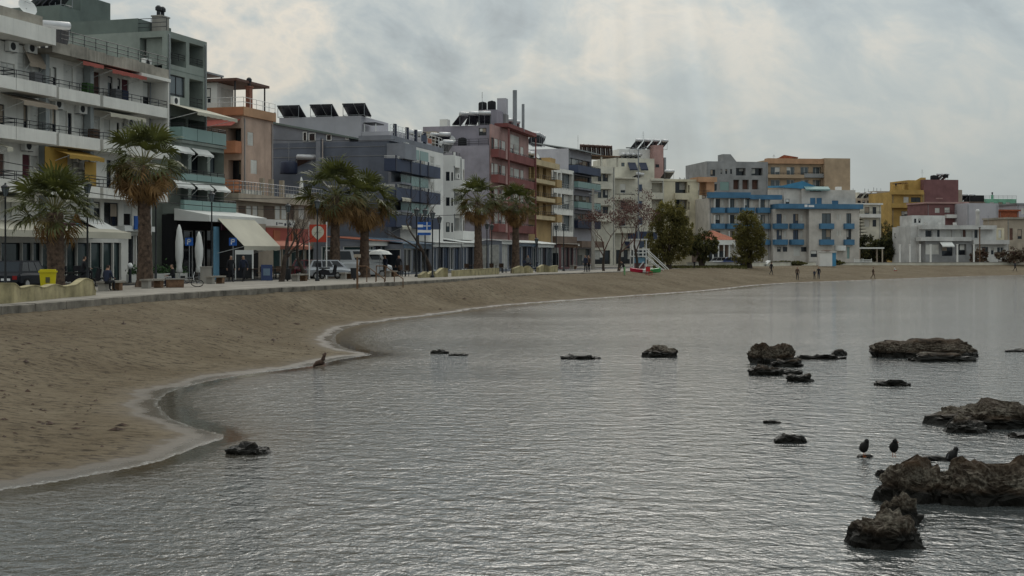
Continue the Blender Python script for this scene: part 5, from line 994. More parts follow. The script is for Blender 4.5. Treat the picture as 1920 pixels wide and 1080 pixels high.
# ---------------------------------------------------------------- people
def body_mesh(pose):
    J = {}; E = []; RG = []; RAD = {}
    def j(n, p, r): J[n] = Vector(p); RAD[n] = r
    def e(a, b2, rg): E.append((a, b2)); RG.append(rg)
    sit = pose == 'sit'; hz = .46 if sit else .92
    lean = {'bend': .55, 'walk': .06, 'stand': .0, 'sit': .12}[pose]
    def up(z, x=0.0, f=0.0): return (x, -math.sin(lean) * z - f * math.cos(lean), hz + math.cos(lean) * z - f * math.sin(lean) * .4)   # faces -y
    j('pelvis', (0, 0, hz), .135); j('waist', up(.17), .12); j('chest', up(.38), .145); j('neck', up(.55), .055); j('head0', up(.64, 0, .01), .082); j('head1', up(.74, 0, .015), .095); j('head2', up(.80, 0, .01), .07); j('nose', up(.70, 0, .115), .018)
    for a, b2, g in (('pelvis', 'waist', 'torso'), ('waist', 'chest', 'torso'), ('chest', 'neck', 'torso'), ('neck', 'head0', 'skin'), ('head0', 'head1', 'head'), ('head1', 'head2', 'head'), ('head0', 'nose', 'skin')): e(a, b2, g)
    for s in (-1, 1):
        n = 'lr'[s > 0]; sw = .22 * s if pose == 'walk' else .03 * s
        j('sh' + n, up(.48, .18 * s), .062)
        if sit: j('el' + n, up(.22, .24 * s, .06), .045); j('wr' + n, (.16 * s, -.34, hz + .16), .03)
        elif pose == 'bend': j('el' + n, (.22 * s, -.36, 1.05), .045); j('wr' + n, (.18 * s, -.5, .84), .03)
        else: j('el' + n, (.25 * s, .5 * sw, hz + .2), .045); j('wr' + n, (.27 * s, -.04 - .4 * sw * -1, hz - .03), .03)
        w_ = J['wr' + n]; dirh = Vector((0, -.3, -.9)).normalized() if not sit else Vector((0, -.9, -.2)); j('pa' + n, w_ + dirh * .07, .03)
        e('chest', 'sh' + n, 'torso'); e('sh' + n, 'el' + n, 'arm'); e('el' + n, 'wr' + n, 'arm'); e('wr' + n, 'pa' + n, 'skin')
        for q in range(4): j('f%s%d' % (n, q), J['pa' + n] + dirh * (.085 - .01 * abs(q - 1.5)) + Vector((0, -.02 * (q - 1.5), .0)) + Vector((-.012 * s, 0, 0)), .009); e('pa' + n, 'f%s%d' % (n, q), 'skin')
        j('th' + n, w_ + dirh * .06 + Vector((-.02 * s, -.05, 0)), .01); e('wr' + n, 'th' + n, 'skin')
        if sit: kn, an = (.11 * s, -.44, hz + .02), (.11 * s, -.42, .08)
        elif pose == 'walk': kn, an = (.09 * s, -.16 * s - .08, .5), (.09 * s, -.30 * s + .06, .08 + (.04 if s < 0 else 0))
        else: kn, an = (.10 * s, -.02, .49), (.12 * s, .02, .08)
        j('hp' + n, (.09 * s, 0, hz - .05), .095); j('kn' + n, kn, .062); j('an' + n, an, .042); j('to' + n, (an[0] + .02 * s, an[1] - .17, max(.035, an[2] - .05)), .036)
        e('pelvis', 'hp' + n, 'leg'); e('hp' + n, 'kn' + n, 'leg'); e('kn' + n, 'an' + n, 'leg'); e('an' + n, 'to' + n, 'foot')
    names = list(J); ix = {n: i for i, n in enumerate(names)}
    me = bpy.data.meshes.new('tmp'); me.from_pydata([J[n] for n in names], [(ix[a], ix[b2]) for a, b2 in E], []); ob = bpy.data.objects.new('tmp', me); COL.objects.link(ob)
    ob.modifiers.new('s', 'SKIN')
    for i, n in enumerate(names): v = me.skin_vertices[0].data[i]; v.radius = (RAD[n], RAD[n]); v.use_root = n == 'pelvis'
    sb = ob.modifiers.new('u', 'SUBSURF'); sb.levels = 1
    dg = bpy.context.evaluated_depsgraph_get(); dg.update(); out = bpy.data.meshes.new_from_object(ob.evaluated_get(dg)); bpy.data.objects.remove(ob)
    segs = [(J[a], J[b2], g) for (a, b2), g in zip(E, RG)]; reg = []; hc = J['head1']
    for f in out.polygons:
        c = f.center; best = None
        for a, b2, g in segs:
            ab = b2 - a; t = max(0, min(1, (c - a).dot(ab) / ab.length_squared)); d = (c - a - ab * t).length
            if best is None or d < best[0]: best = (d, g)
        g = best[1]
        if g == 'head': g = 'hair' if (c.z > hc.z + .015 or c.y > hc.y + .02) else 'skin'
        reg.append({'skin': 0, 'hair': 1, 'torso': 2, 'arm': 2, 'leg': 3, 'foot': 4}[g])
    out.shade_smooth(); REG[pose] = reg; mz = min(v.co.z for v in out.vertices)
    for v in out.vertices: v.co.z -= mz
    return out
REG = {}
BODY = {p: body_mesh(p) for p in ('stand', 'walk', 'sit', 'bend')}
def person(loc, rz, label, pose='stand', top='cloth_black', legs='cloth_navy', hair='hair_dark', h=1.72, group=None):
    me = BODY[pose].copy(); me.name = 'person'; me.materials.clear()
    for q in ('skin', hair, top, legs, 'rubber'): me.materials.append(MATS[q])
    me.polygons.foreach_set('material_index', REG[pose]); o = link('person', me); o.location = loc; o.rotation_euler = (0, 0, rz); s = h / 1.76; o.scale = (s, s, s); return tag(o, label, 'person', group)
lr = np.log(rows)
def sand_z(X, Y):
    i = int(np.clip(np.searchsorted(lr, math.log(Y)) - 1, 0, rows.size - 2)); j = int(np.clip(round((X / Y - cols[0]) / (cols[1] - cols[0])), 0, cols.size - 1)); return float(zs[i, j])
def on_sand(px, py):
    Y = 14.0
    while Y < 290:
        X = (px - CX) * Y / F; z = H - (py - CY) * Y / F
        if z <= max(sand_z(X, Y), 0): return Vector((X, Y, max(sand_z(X, Y), 0)))
        Y *= 1.004
    return Vector((X, Y, z))
def prom(px, py): return gp(px, py, PROM)
p = prom(433, 529); person(p, .3, 'grey haired person in black walking on the promenade, left of the pair', 'walk', 'cloth_black', 'cloth_black', 'hair_grey')
p = prom(457, 528); person(p, -.3, 'person in navy walking on the promenade, right of the pair', 'walk', 'cloth_navy', 'cloth_black', 'hair_grey')
for px, py, hp, pose, tp, lg, lb, rz in ((1446, 516, 1.7, 'walk', 'cloth_black', 'cloth_black', 'dark clothed person walking alone up the beach below the oval tamarisk', 2.0), (1495, 526, 1.75, 'stand', 'cloth_brown', 'cloth_black', 'person in brown jacket facing out near the water line', .1),
     (1527, 524, 1.25, 'stand', 'cloth_navy', 'cloth_black', 'child standing beside an adult near the water', .2), (1535, 524, 1.65, 'walk', 'cloth_black', 'cloth_navy', 'dark clothed adult walking with the child', -.2), (1637, 523, 1.7, 'walk', 'cloth_brown', 'cloth_brown', 'lone person in brown walking along the water line', 1.4), (1903, 511, 1.75, 'walk', 'cloth_navy', 'cloth_black', 'dark clothed person at the water near the right edge', 1.2),
     (1302, 504, 1.1, 'stand', 'cloth_black', 'cloth_black', 'small dark clothed child on the sand between the tamarisks', 0), (1171, 517, 1.6, 'bend', 'cloth_black', 'cloth_green', 'person in pale green trousers bending forward beside the lifeguard tower', -1.2)):
    p = on_sand(px, py); person(p, rz, lb, pose, tp, lg, 'hair_dark', hp)
p = on_sand(1677, 508); person(p - Vector((0, 0, .38)), 1.2, 'person in white sitting on the sand', 'sit', 'cloth_white', 'cloth_red', 'hair_dark', 1.6)
# ---------------------------------------------------------------- street furniture and vehicles
def thing(name, loc, rz, label, cat, group=None): return empty(name, loc, rz, label, cat, group)
ROAD = math.atan2(.957, .29)
# scalloped yellow low walls
def wavy_wall(pts, label, th=.25):
    """pts: (px, py_base, py_top) along the promenade edge"""
    g = [(prom(a, yb), yb, yt) for a, yb, yt in pts]; o0 = g[0][0]; root = thing('low_wall', o0, 0, label, 'wall', 'yellow scalloped walls'); m = M(); prev = None; n = len(g)
    fine = []
    for i in range(n - 1):
        for k in range(6):
            t = k / 6; s_ = (1 - math.cos(t * math.pi)) / 2; p = g[i][0].lerp(g[i + 1][0], t); ha = (g[i][1] - g[i][2]) * g[i][0].y / F; hb = (g[i + 1][1] - g[i + 1][2]) * g[i + 1][0].y / F; fine.append((p - o0, ha + (hb - ha) * s_))
    fine.append((g[-1][0] - o0, (g[-1][1] - g[-1][2]) * g[-1][0].y / F))
    d = (g[-1][0] - o0).normalized(); nn = Vector((-d.y, d.x, 0)) * th
    for (a, ha), (c, hc) in zip(fine[:-1], fine[1:]): m.hexa([a - Vector((0, 0, .1)), c - Vector((0, 0, .1)), c + nn - Vector((0, 0, .1)), a + nn - Vector((0, 0, .1)), a + Vector((0, 0, ha)), c + Vector((0, 0, hc)), c + nn + Vector((0, 0, hc)), a + nn + Vector((0, 0, ha))])
    m.build('wall', 'yellow_low_wall', root)
    m = M(); e = Vector((0, 0, .035)); w2 = nn * 1.16; q = nn * -.08
    for (a, ha), (c, hc) in zip(fine[:-1], fine[1:]): za, zc = Vector((0, 0, ha + .002)), Vector((0, 0, hc + .002)); m.hexa([a + q + za, c + q + zc, c + w2 + zc, a + w2 + za, a + q + za + e, c + q + zc + e, c + w2 + zc + e, a + w2 + za + e])
    m.build('coping', 'yellow_low_wall', root)
wavy_wall([(-40, 572, 532), (-8, 570, 532), (26, 568, 532), (40, 566, 541), (66, 564, 536), (82, 562, 540), (104, 560, 534), (122, 558, 538), (138, 557, 536), (163, 555, 523), (172, 554, 526), (180, 553, 546)], 'yellow scalloped low wall at the left edge beside the bin')
wavy_wall([(789, 521, 516), (800, 520.5, 510), (802, 520.5, 515), (814, 520, 509), (816, 520, 514), (833, 519, 503), (840, 519, 504)], 'stepped yellow wall with rising tops right of the wooden stairs')
wavy_wall([(852, 518.5, 508), (900, 516, 505), (936, 514, 503)], 'long low yellow wall below the two far palms')
wavy_wall([(964, 513, 504), (978, 512.5, 499), (984, 512, 503), (992, 512, 499), (1000, 511.5, 505)], 'small scalloped yellow wall left of the far scooter')
wavy_wall([(1010, 511, 502), (1020, 510.5, 497), (1032, 510.5, 500), (1046, 510, 498)], 'small scalloped yellow wall under the far lamp posts')
# yellow litter bin
p = Vector((*at(90, 59), PROM)); r = thing('litter_bin', p, .3, 'bright yellow wheeled bin behind the scalloped wall', 'bin'); m = M()
m.hexa([(-.27, -.27, 0), (.27, -.27, 0), (.27, .27, 0), (-.27, .27, 0), (-.35, -.35, .95), (.35, -.35, .95), (.35, .35, .95), (-.35, .35, .95)]); m.build('body', 'bin_yellow', r); M().box(-.39, .39, -.39, .39, .953, 1.03).box(-.33, .33, -.33, .33, 1.03, 1.09).build('lid', 'bin_yellow', r); M().box(-.09, .09, -.345, -.30, .5, .75).build('sticker', 'cloth_olive', r)
# lamp posts
def lamp(px, Y, pyt, label, kind='lantern'):
    p = at(px, Y); h = (H + (CY - pyt) * Y / F) - PROM; r = thing('lamp_post', (p.x, p.y, PROM), 0, label, 'lamp post', 'lamp posts along the promenade')
    M().lathe([(.16, 0), (.15, .12), (.08, .2), (.07, .9), (.05, 1.0), (.045, h - .75), (.07, h - .7), (.03, h - .62)], n=8).build('post', 'dark_metal', r, True)
    if kind == 'lantern':
        l = M().lathe([(.09, h - .6), (.19, h - .18)], n=6).build('lantern_glass', 'glass_pale', r); M().lathe([(.24, h - .178), (.22, h - .12), (.06, h - .02), (.03, h + .06)], n=8).build('lantern_cap', 'dark_metal', r); m = M()
        for i in range(6): a = i * math.tau / 6; m.tube([(.095 * math.cos(a), .095 * math.sin(a), h - .6), (.195 * math.cos(a), .195 * math.sin(a), h - .18)], .012, 4)
        m.build('lantern_frame', 'dark_metal', r)
    else:
        M().tube([(0, 0, h - .7), (0, 0, h - .2), (.35, 0, h), (.8, 0, h)], .03, 5).build('arm', 'dark_metal', r); M().box(.5, 1.0, -.12, .12, h - .06, h + .02).build('lamp_head', 'grey_metal', r)
for q in ((10, 66, 345, 'lamp post at the left edge in front of the white block'), (164, 66, 340, 'lamp post between the short palm and the tall palm'), (292, 78, 366, 'lamp post just right of the tall palm trunk'), (397, 84, 360, 'lamp post in front of the dark cafe'), (540, 92, 382, 'lamp post between the two bare trees by the coral awning'), (595, 88, 374, 'lamp post in front of the red square sign'),
          (781, 104, 390, 'left lamp post of the thin pair in front of the navy balconies'), (797, 105, 391, 'right lamp post of the thin pair in front of the navy balconies'), (811, 101, 396, 'lamp post carrying the striped flag'), (824, 112, 405, 'lamp post right of the striped flag'), (913, 124, 418, 'lamp post just right of the palm before the lilac wall'), (922, 128, 420, 'lamp post between the two far palms'), (1043, 138, 421, 'left lamp post of the far pair before the white framed building'), (1057, 141, 418, 'right lamp post of the far pair before the white framed building'), (1006, 136, 446, 'short post left of the far lamp pair')): lamp(*q)
# flag
fl_ = at(811, 101); r = thing('flag', (fl_.x - .12, fl_.y - .1, PROM + 3.2), 0, 'blue and white striped flag with a cross on a lamp post', 'flag'); m = M()
for i in range(5): m.box(-1.0, 0, -.02 - .01 * i, 0 - .01 * i, 1.0 - .2 * (i + 1) + .003, 1.0 - .2 * i, i % 2)
m.build('cloth', ['sign_blue', 'sign_white'], r); M().box(-.32, -.26, -.09, -.07, .4, 1.0).box(-.56, -.02, -.09, -.072, .67, .73).build('cross', 'sign_white', r); M().box(-.58, -.0, -.068, -.058, .4, 1.0).build('canton', 'sign_blue', r)
# parking signs
for px, lb in ((355, 'blue parking sign between the folded parasols'), (437, 'blue parking sign above the walking pair')):
    p = prom(px, 526); Y = p.y; r = thing('parking_sign', p, 0, lb, 'sign'); h = (526 - 446) * Y / F; M().tube([(0, 0, 0), (0, 0, h)], .035, 6).build('post', 'grey_metal', r); s = .26; pl = M().box(-s, s, -.06, -.037, h - 2 * s, h).build('plate', 'sign_blue', r); m = M(); strokes(m, 'P', -.1, h - s - .15, .2, .3, -.062, .07); m.build('letter', 'sign_white', pl)
# red square sign with white diamond
p = prom(596, 523); r = thing('sign_board', p, .1, 'red square sign board with white round emblem on two white posts', 'sign'); sc = p.y / F; zb_, zt_ = (523 - 454) * sc, (523 - 421) * sc; hw = 16 * sc
bd = M().box(-hw, hw, -.04, 0, zb_, zt_).build('board', 'sign_red', r); m = M(); cz = (zb_ + zt_) / 2 + .1; m.tube([(0, -.043, cz), (0, -.055, cz)], hw * .72, 16); m.face([(-hw * .5, -.05, cz - hw * .5), (hw * .5, -.05, cz - hw * .5), (0, -.05, cz - hw * .98)]); m.build('emblem', 'awning_beige', bd)
for x in (-hw, hw): M().tube([(x, .05, 0), (x, .05, zt_ + .2)], .05, 6).build('post', 'white_frame', r)
m = M(); strokes(m, 'I', -.05, cz - hw * .4, .1, hw * .8, -.058, .04); strokes(m, 'T', -hw * .4, cz - hw * .1, hw * .8, .01, -.058, .04); m.build('emblem_cross', 'taupe', bd)
# folded parasols
for px, pt, pb, lb in ((336, 421, 500, 'taller folded white parasol left of the parking sign'), (373, 434, 502, 'folded white parasol right of the parking sign')):
    p = Vector((*at(px, 87), PROM)); h = H + (CY - pt) * 87 / F - PROM; r = thing('folded_parasol', p, 0, lb, 'parasol'); M().tube([(0, 0, 0), (0, 0, h)], .03, 6).build('pole', 'grey_metal', r); m = M(); prof = [(.10, .55), (.22, .62), (.15, .95), (.17, 1.2), (.22, 1.6), (.24, h - 1.1), (.16, h - .35), (.13, h - .25), (.04, h)]
    m.lathe(prof, n=10); m.v = [(x * (1 + .22 * math.sin(5 * math.atan2(y, x) + z)), y * (1 + .22 * math.sin(5 * math.atan2(y, x) + z)), z) for x, y, z in m.v]; m.build('canopy', 'awning_white', r, True); M().box(-.3, .3, -.3, .3, 0, .12).build('base', 'concrete', r)
# concrete and wooden benches
def bench(px, py, label, rz=None, w=1.7):
    p = prom(px, py); r = thing('bench', p, ROAD if rz is None else rz, label, 'bench', 'stone benches'); M().box(-w / 2, w / 2, -.24, .24, .38, .47).build('seat', 'paving', r)
    for x in (-w / 2 + .12, w / 2 - .42): M().box(x, x + .3, -.2, .2, 0, .378).build('leg', 'wood' if x > 0 else 'concrete', r)
for q in ((207, 545, 'bench with a person sitting on it, left of the tall palm'), (286, 540, 'bench right of the tall palm trunk'), (404, 532, 'bench at the foot of the cafe lamp post'), (562, 527, 'bench between the bare trees by the coral awning'), (650, 523, 'bench between the pair of palms'), (733, 519, 'bench right of the wooden stairs'), (1075, 505, 'far bench left of the concrete pole')): bench(*q)
p = prom(199, 546); person(p + Vector((.0, .1, .02)), ROAD + math.pi / 2, 'person in navy sitting on a bench, seen from behind', 'sit', 'cloth_navy', 'cloth_black', 'hair_dark', 1.75)
p = prom(325, 538); person(p + Vector((0, .05, .02)), -1.0, 'person in dark jacket with brown hood sitting beside a bicycle', 'sit', 'cloth_black', 'cloth_navy', 'cloth_brown', 1.7)
r = thing('seat_block', prom(328, 539), .3, 'dark wooden seat block under the person with the bicycle', 'bench'); M().box(-.45, .45, -.25, .25, 0, .42).build('block', 'wood', r); M().box(-.5, .5, -.28, .28, .422, .48).build('top', 'concrete', r)
# bicycle lying against the seat
def wheel(m, c, ax, R_, tr=.025, n=20):
    ax = Vector(ax).normalized(); u = ax.orthogonal().normalized(); v = ax.cross(u); m.tube([Vector(c) + (u * math.cos(i * math.tau / n) + v * math.sin(i * math.tau / n)) * R_ for i in range(n + 1)], tr, 5, cap=False)
p = prom(352, 538); r = thing('bicycle', p, .2, 'dark bicycle lying on its side beside a sitting person', 'bicycle'); r.rotation_euler = (R(52), 0, .15)
for x in (-.52, .52): m = M(); wheel(m, (x, 0, .34), (0, 1, 0), .32); w_ = m.build('wheel', 'rubber', r); q = M(); [q.tube([(x, 0, .34), (x + .3 * math.cos(a), 0, .34 + .3 * math.sin(a))], .005, 3) for a in [k * .7 for k in range(9)]]; q.build('spokes', 'steel', w_)
M().tube([(-.52, 0, .34), (-.2, 0, .78), (.38, 0, .8), (0, 0, .32), (-.2, 0, .78)], .022, 5).tube([(-.52, 0, .34), (0, 0, .32)], .018, 5).tube([(.38, 0, .8), (.52, 0, .34)], .02, 5).build('frame', 'car_dark', r); M().box(-.32, -.08, -.07, .07, .84, .9).build('saddle', 'rubber', r); M().tube([(.4, -.28, .95), (.36, 0, .93), (.4, .28, .95)], .016, 5).tube([(.36, 0, .93), (.38, 0, .8)], .018, 5).build('handlebar', 'steel', r)
# concrete box, litter baskets, bollards, menu stand, blue board
p = prom(386, 531); r = thing('concrete_box', p, .2, 'square concrete planter box left of the cafe lamp post', 'planter'); M().box(-.33, .33, -.3, .3, 0, .95).build('box', 'concrete', r); M().box(-.37, .37, -.34, .34, .953, 1.02).build('rim', 'concrete', r)
for px, py, lb in ((539, 527, 'dark litter basket on a stand between the bare trees'), (664, 525, 'dark litter basket beside the right palm of the pair')):
    r = thing('litter_basket', prom(px, py), 0, lb, 'bin'); M().lathe([(.2, .12), (.26, .8), (.28, .82)], n=10).build('basket', 'dark_metal', r); M().tube([(0, 0, 0), (0, 0, .15)], .06, 6).build('foot', 'dark_metal', r)
r = thing('advertising_board', prom(500, 526), .2, 'blue printed advertising board on the pavement', 'sign'); r.scale = (.75, .8, .85); M().hexa([(-.5, -.25, 0), (.5, -.25, 0), (.5, -.2, 0), (-.5, -.2, 0), (-.5, 0, 1.25), (.5, 0, 1.25), (.5, .04, 1.25), (-.5, .04, 1.25)]).build('board', 'car_blue', r); M().hexa([(-.3, -.19, .4), (.3, -.19, .4), (.3, -.16, .4), (-.3, -.16, .4), (-.3, -.07, .95), (.3, -.07, .95), (.3, -.04, .95), (-.3, -.04, .95)]).build('print', 'blue_glassy', r); M().box(-.52, -.45, -.2, .25, 0, .1).box(.45, .52, -.2, .25, 0, .1).build('feet', 'dark_metal', r)
r = thing('menu_cabinet', prom(458, 524), .1, 'white framed glass menu cabinet behind the walking pair', 'cabinet'); M().box(-.62, .62, -.2, .2, 1.75, 2.05).box(-.62, -.55, -.2, .2, 0, 1.75).box(.55, .62, -.2, .2, 0, 1.75).build('frame', 'awning_white', r); M().box(-.55, .55, -.1, .1, .1, 1.74).build('glass', 'glass', r)
for px, py, lb in ((244, 530, 'white headed bollard right of the glazed shops'),): r = thing('bollard', prom(px, py), 0, lb, 'bollard'); M().lathe([(.12, 0), (.09, .1), (.09, .8), (.05, .85)], n=8).build('post', 'dark_metal', r); M().lathe([(.05, .85), (.16, .95), (.17, 1.08), (.08, 1.22)], n=10).build('head', 'white_frame', r, True)
r = thing('beach_post', on_sand(670, 545), 0, 'thin weathered post standing in the sand below the right palm', 'post'); M().tube([(0, 0, -.3), (0, 0, 2.0)], .07, 6).build('pole', 'wood', r); M().box(-.2, .2, -.05, .05, 1.95, 2.15).build('cap', 'taupe', r)
# wooden stairs with handrails down to the sand
a = prom(706, 528); r = thing('beach_stairs', a + Vector((0, 0, -.75)), 0, 'dark red wooden beach stairs with handrails', 'stairs'); r.rotation_euler = (0, 0, .75)
for i in range(5): M().box(-.7, .7, -.35 * i - .36, -.35 * i, .55 - .16 * i, .61 - .16 * i).build('step', 'shutter_brown', r)
for x in (-.74, .74):
    M().hexa([(x - .03, -1.9, -.2), (x + .03, -1.9, -.2), (x + .03, .1, .6), (x - .03, .1, .6), (x - .03, -1.9, .0), (x + .03, -1.9, .0), (x + .03, .1, .8), (x - .03, .1, .8)]).build('stringer', 'shutter_brown', r)
    m = M(); m.tube([(x, 1.0, 1.75), (x, .05, 1.75), (x, -1.8, .95)], .035, 5)
    for y, z0_, z1_ in ((1.0, .7, 1.75), (.05, .6, 1.75), (-.9, .3, 1.34), (-1.8, -.1, .95)): m.tube([(x, y, z0_), (x, y, z1_)], .035, 5)
    m.build('handrail', 'wood', r)
# planters with shrubs at the cafe
def planter(px, Y, lb, w=1.2):
    p = at(px, Y); r = thing('planter', (p.x, p.y, PROM), ROAD, lb, 'planter', 'white planters'); M().box(-w / 2, w / 2, -.2, .2, 0, .5).build('trough', 'plant_pot', r); rr = random.Random(px); m = M()
    for _ in range(160): c = Vector((rr.uniform(-w / 2, w / 2), rr.gauss(0, .13), .5 + abs(rr.gauss(0, .25)))); u = Vector((rr.gauss(0, 1), rr.gauss(0, 1), rr.gauss(0, 1))).normalized() * .11; v = u.orthogonal().normalized() * .05; m.face([c - u, c + v, c + u, c - v])
    tag(m.build('foliage', 'leaf_pot', r), kind='stuff')
for px, Y, lb in ((252, 84, 'white planter left of the tall palm trunk'), (298, 87, 'white planter right of the tall palm trunk'), (314, 89, 'white planter behind the sitting person'), (338, 90, 'white planter below the folded parasols')): planter(px, Y, lb)
# cafe chairs and tables
def chair_proto():
    r = thing('cafe_chair', (0, 0, 0), 0, 'x', 'chair'); M().box(-.22, .22, -.22, .22, .43, .47).build('seat', 'cloth_brown', r); M().box(-.22, .22, .19, .22, .5, .9).build('backrest', 'cloth_brown', r)
    lm = M().box(-.02, .02, -.02, .02, 0, .43).mesh('leg', 'dark_metal')
    for x in (-.19, .19):
        for y in (-.19, .19): o = link('leg', lm, r); o.location = (x, y, 0)
    return r
def table_proto():
    r = thing('cafe_table', (0, 0, 0), 0, 'x', 'table'); M().lathe([(.4, .72), (.4, .75)], n=14).build('table_top', 'cloth_brown', r); M().tube([(0, 0, .03), (0, 0, .72)], .04, 6).build('pedestal', 'dark_metal', r); M().lathe([(.25, 0), (.22, .04)], n=10).build('base', 'dark_metal', r); return r
cp, tp = chair_proto(), table_proto(); first = {'c': True, 't': True}; rr = random.Random(5)
def put(proto, key, px, Y, lb, grp):
    o = proto if first[key] else copy_tree(proto); first[key] = False; p = at(px, Y); o.location = (p.x, p.y, PROM); o.rotation_euler = (0, 0, rr.uniform(0, 6.28)); o['label'] = lb; o['group'] = grp
spots = ((478, 93, 'below the beige cafe awning'), (516, 95, 'at the left end of the coral awning'), (556, 97, 'at the right end of the coral awning'), (745, 106, 'by the red tiled kiosk'), (884, 122, 'left of the palm before the lilac wall'), (930, 126, 'between the two far palms'))
for px, Y, where in spots:
    put(tp, 't', px, Y, 'small round cafe table ' + where, 'cafe tables')
    for dx, side in ((-10, 'left'), (9, 'near right'), (15, 'far right')): put(cp, 'c', px + dx, Y + rr.uniform(-.6, .8), 'dark chair %s of the table ' % side + where, 'cafe chairs')
# vehicles
def car(px, Y, rz, label, mat, L=4.1, Wd=1.72, Hh=1.48, van=False, z=GZ + .01):
    p = at(px, Y); r = thing('van' if van else 'car', (p.x, p.y, z), rz, label, 'van' if van else 'car'); w = Wd / 2; l = L / 2
    def loft(secs, mt, nm, par=r, sm=False):
        m = M(); n = len(secs[0]); m.v = [tuple(q) for s_ in secs for q in s_]
        for i in range(len(secs) - 1):
            for j in range(n): a, c = i * n + j, i * n + (j + 1) % n; m.f.append((a, c, c + n, a + n)); m.k.append(0)
        m.f += [tuple(range(n)), tuple(range((len(secs) - 1) * n, len(secs) * n))]; m.k += [0, 0]; return m.build(nm, mt, par, sm)
    def sec(x, zb, zt, wb, wt, ch=.08): return [(x, -wb + ch, zb), (x, wb - ch, zb), (x, wb, zb + ch), (x, wb, zt - ch * 1.5), (x, wt, zt), (x, -wt, zt), (x, -wb, zt - ch * 1.5), (x, -wb, zb + ch)]
    zs_ = .88 if not van else 1.25
    body = loft([sec(-l, .42, zs_ - .12, w * .86, w * .8), sec(-l + .12, .3, zs_, w * .95, w * .88), sec(-l * .4, .24, zs_ + .02, w, w * .92), sec(l * .3, .24, zs_, w, w * .92), sec(l * .72, .26, zs_ - .1, w * .97, w * .86), sec(l - .08, .32, zs_ - .26, w * .9, w * .76), sec(l, .42, zs_ - .36, w * .8, w * .7)], mat, 'body')
    if van: cab = [(-l + .05, -l + .12), (-l * .3, -l * .3), (l * .42, l * .36), (l * .80, l * .50)]; zz = [zs_ - .01, Hh]
    else: cab = [(-l + .12, -l + .45), (-l * .3, -l * .28), (l * .2, l * .1), (l * .55, l * .18)]; zz = [zs_ - .03, Hh]
    m = M(); bx = [cab[0][0], cab[3][0]]; tx = [cab[0][1], cab[3][1]]; wb, wt = w * .9, w * (.78 if not van else .86)
    m.hexa([(bx[0], -wb, zz[0]), (bx[1], -wb, zz[0]), (bx[1], wb, zz[0]), (bx[0], wb, zz[0]), (tx[0], -wt, zz[1]), (tx[1], -wt, zz[1]), (tx[1], wt, zz[1]), (tx[0], wt, zz[1])]); cb = m.build('cabin', mat, r)
    def quadwin(a, c, side):
        q = M(); f0, f1 = .22, .88
        def pt(t, f): x = (bx[0] + (bx[1] - bx[0]) * t) * (1 - f) + (tx[0] + (tx[1] - tx[0]) * t) * f; yy = (wb * (1 - f) + wt * f + .006) * side; return (x, yy, zz[0] + (zz[1] - zz[0]) * f)
        q.face([pt(a, f0), pt(c, f0), pt(c, f1), pt(a, f1)]); q.build('side_window', 'glass', cb)
    for s_ in (-1, 1):
        for a, c in (((.06, .32), (.36, .64), (.68, .93)) if not van else ((.1, .36), (.42, .66), (.74, .94))): quadwin(a, c, s_)
    for (xb, xt, nm) in ((bx[0], tx[0], 'rear_window'), (bx[1], tx[1], 'windscreen')):
        q = M(); e = -.008 if xb < 0 else .008; f0, f1 = .18, .9; q.face([(xb + (xt - xb) * f0 + e, -wb * .86, zz[0] + (zz[1] - zz[0]) * f0), (xb + (xt - xb) * f0 + e, wb * .86, zz[0] + (zz[1] - zz[0]) * f0), (xb + (xt - xb) * f1 + e, wt * .86, zz[0] + (zz[1] - zz[0]) * f1), (xb + (xt - xb) * f1 + e, -wt * .86, zz[0] + (zz[1] - zz[0]) * f1)]); q.build(nm, 'glass', cb)
    for x in (-l * .62, l * .62):
        for s_ in (-1, 1): t = M().tube([(x, s_ * (w - .2), .32), (x, s_ * (w + .005), .32)], .32, 14).build('wheel', 'rubber', r); M().tube([(x, s_ * (w), .32), (x, s_ * (w + .015), .32)], .2, 10).build('rim', 'steel', t)
    for s_ in (-1, 1): M().box(-l - .012, -l + .06, s_ * w * .62 - .13, s_ * w * .62 + .13, zs_ - .32, zs_ - .12).build('tail_light', 'lamp_red', r); M().box(l - .06, l + .01, s_ * w * .55 - .14, s_ * w * .55 + .14, zs_ - .48, zs_ - .34).build('headlight', 'glass_pale', r)
    M().box(-l - .02, -l + .02, -.26, .26, .5, .62).build('number_plate', 'sign_white', r); return r
def rd(px, Y): return at(px, Y)
car(46, 71.5, ROAD + .12, 'dark hatchback seen from behind, left edge', 'car_dark', 3.7, 1.66, 1.55)
car(592, 101, ROAD - 1.1, 'dark red hatchback parked behind the bare tree', 'car_red', 4.0)
car(623, 97, ROAD - 1.0, 'silver car between the red car and the white van', 'car_silver', 3.9)
car(672, 106, ROAD - .75, 'white van parked behind the pair of palms', 'van_white', 5.2, 2.0, 2.25, True)
car(1372, 200, 2.6, 'dark blue car parked beside the tiled cafe', 'car_blue', 4.2, z=GZ)
car(1348, 203, 2.4, 'silver car parked under the tiled cafe trees', 'car_silver', 4.2, z=GZ)
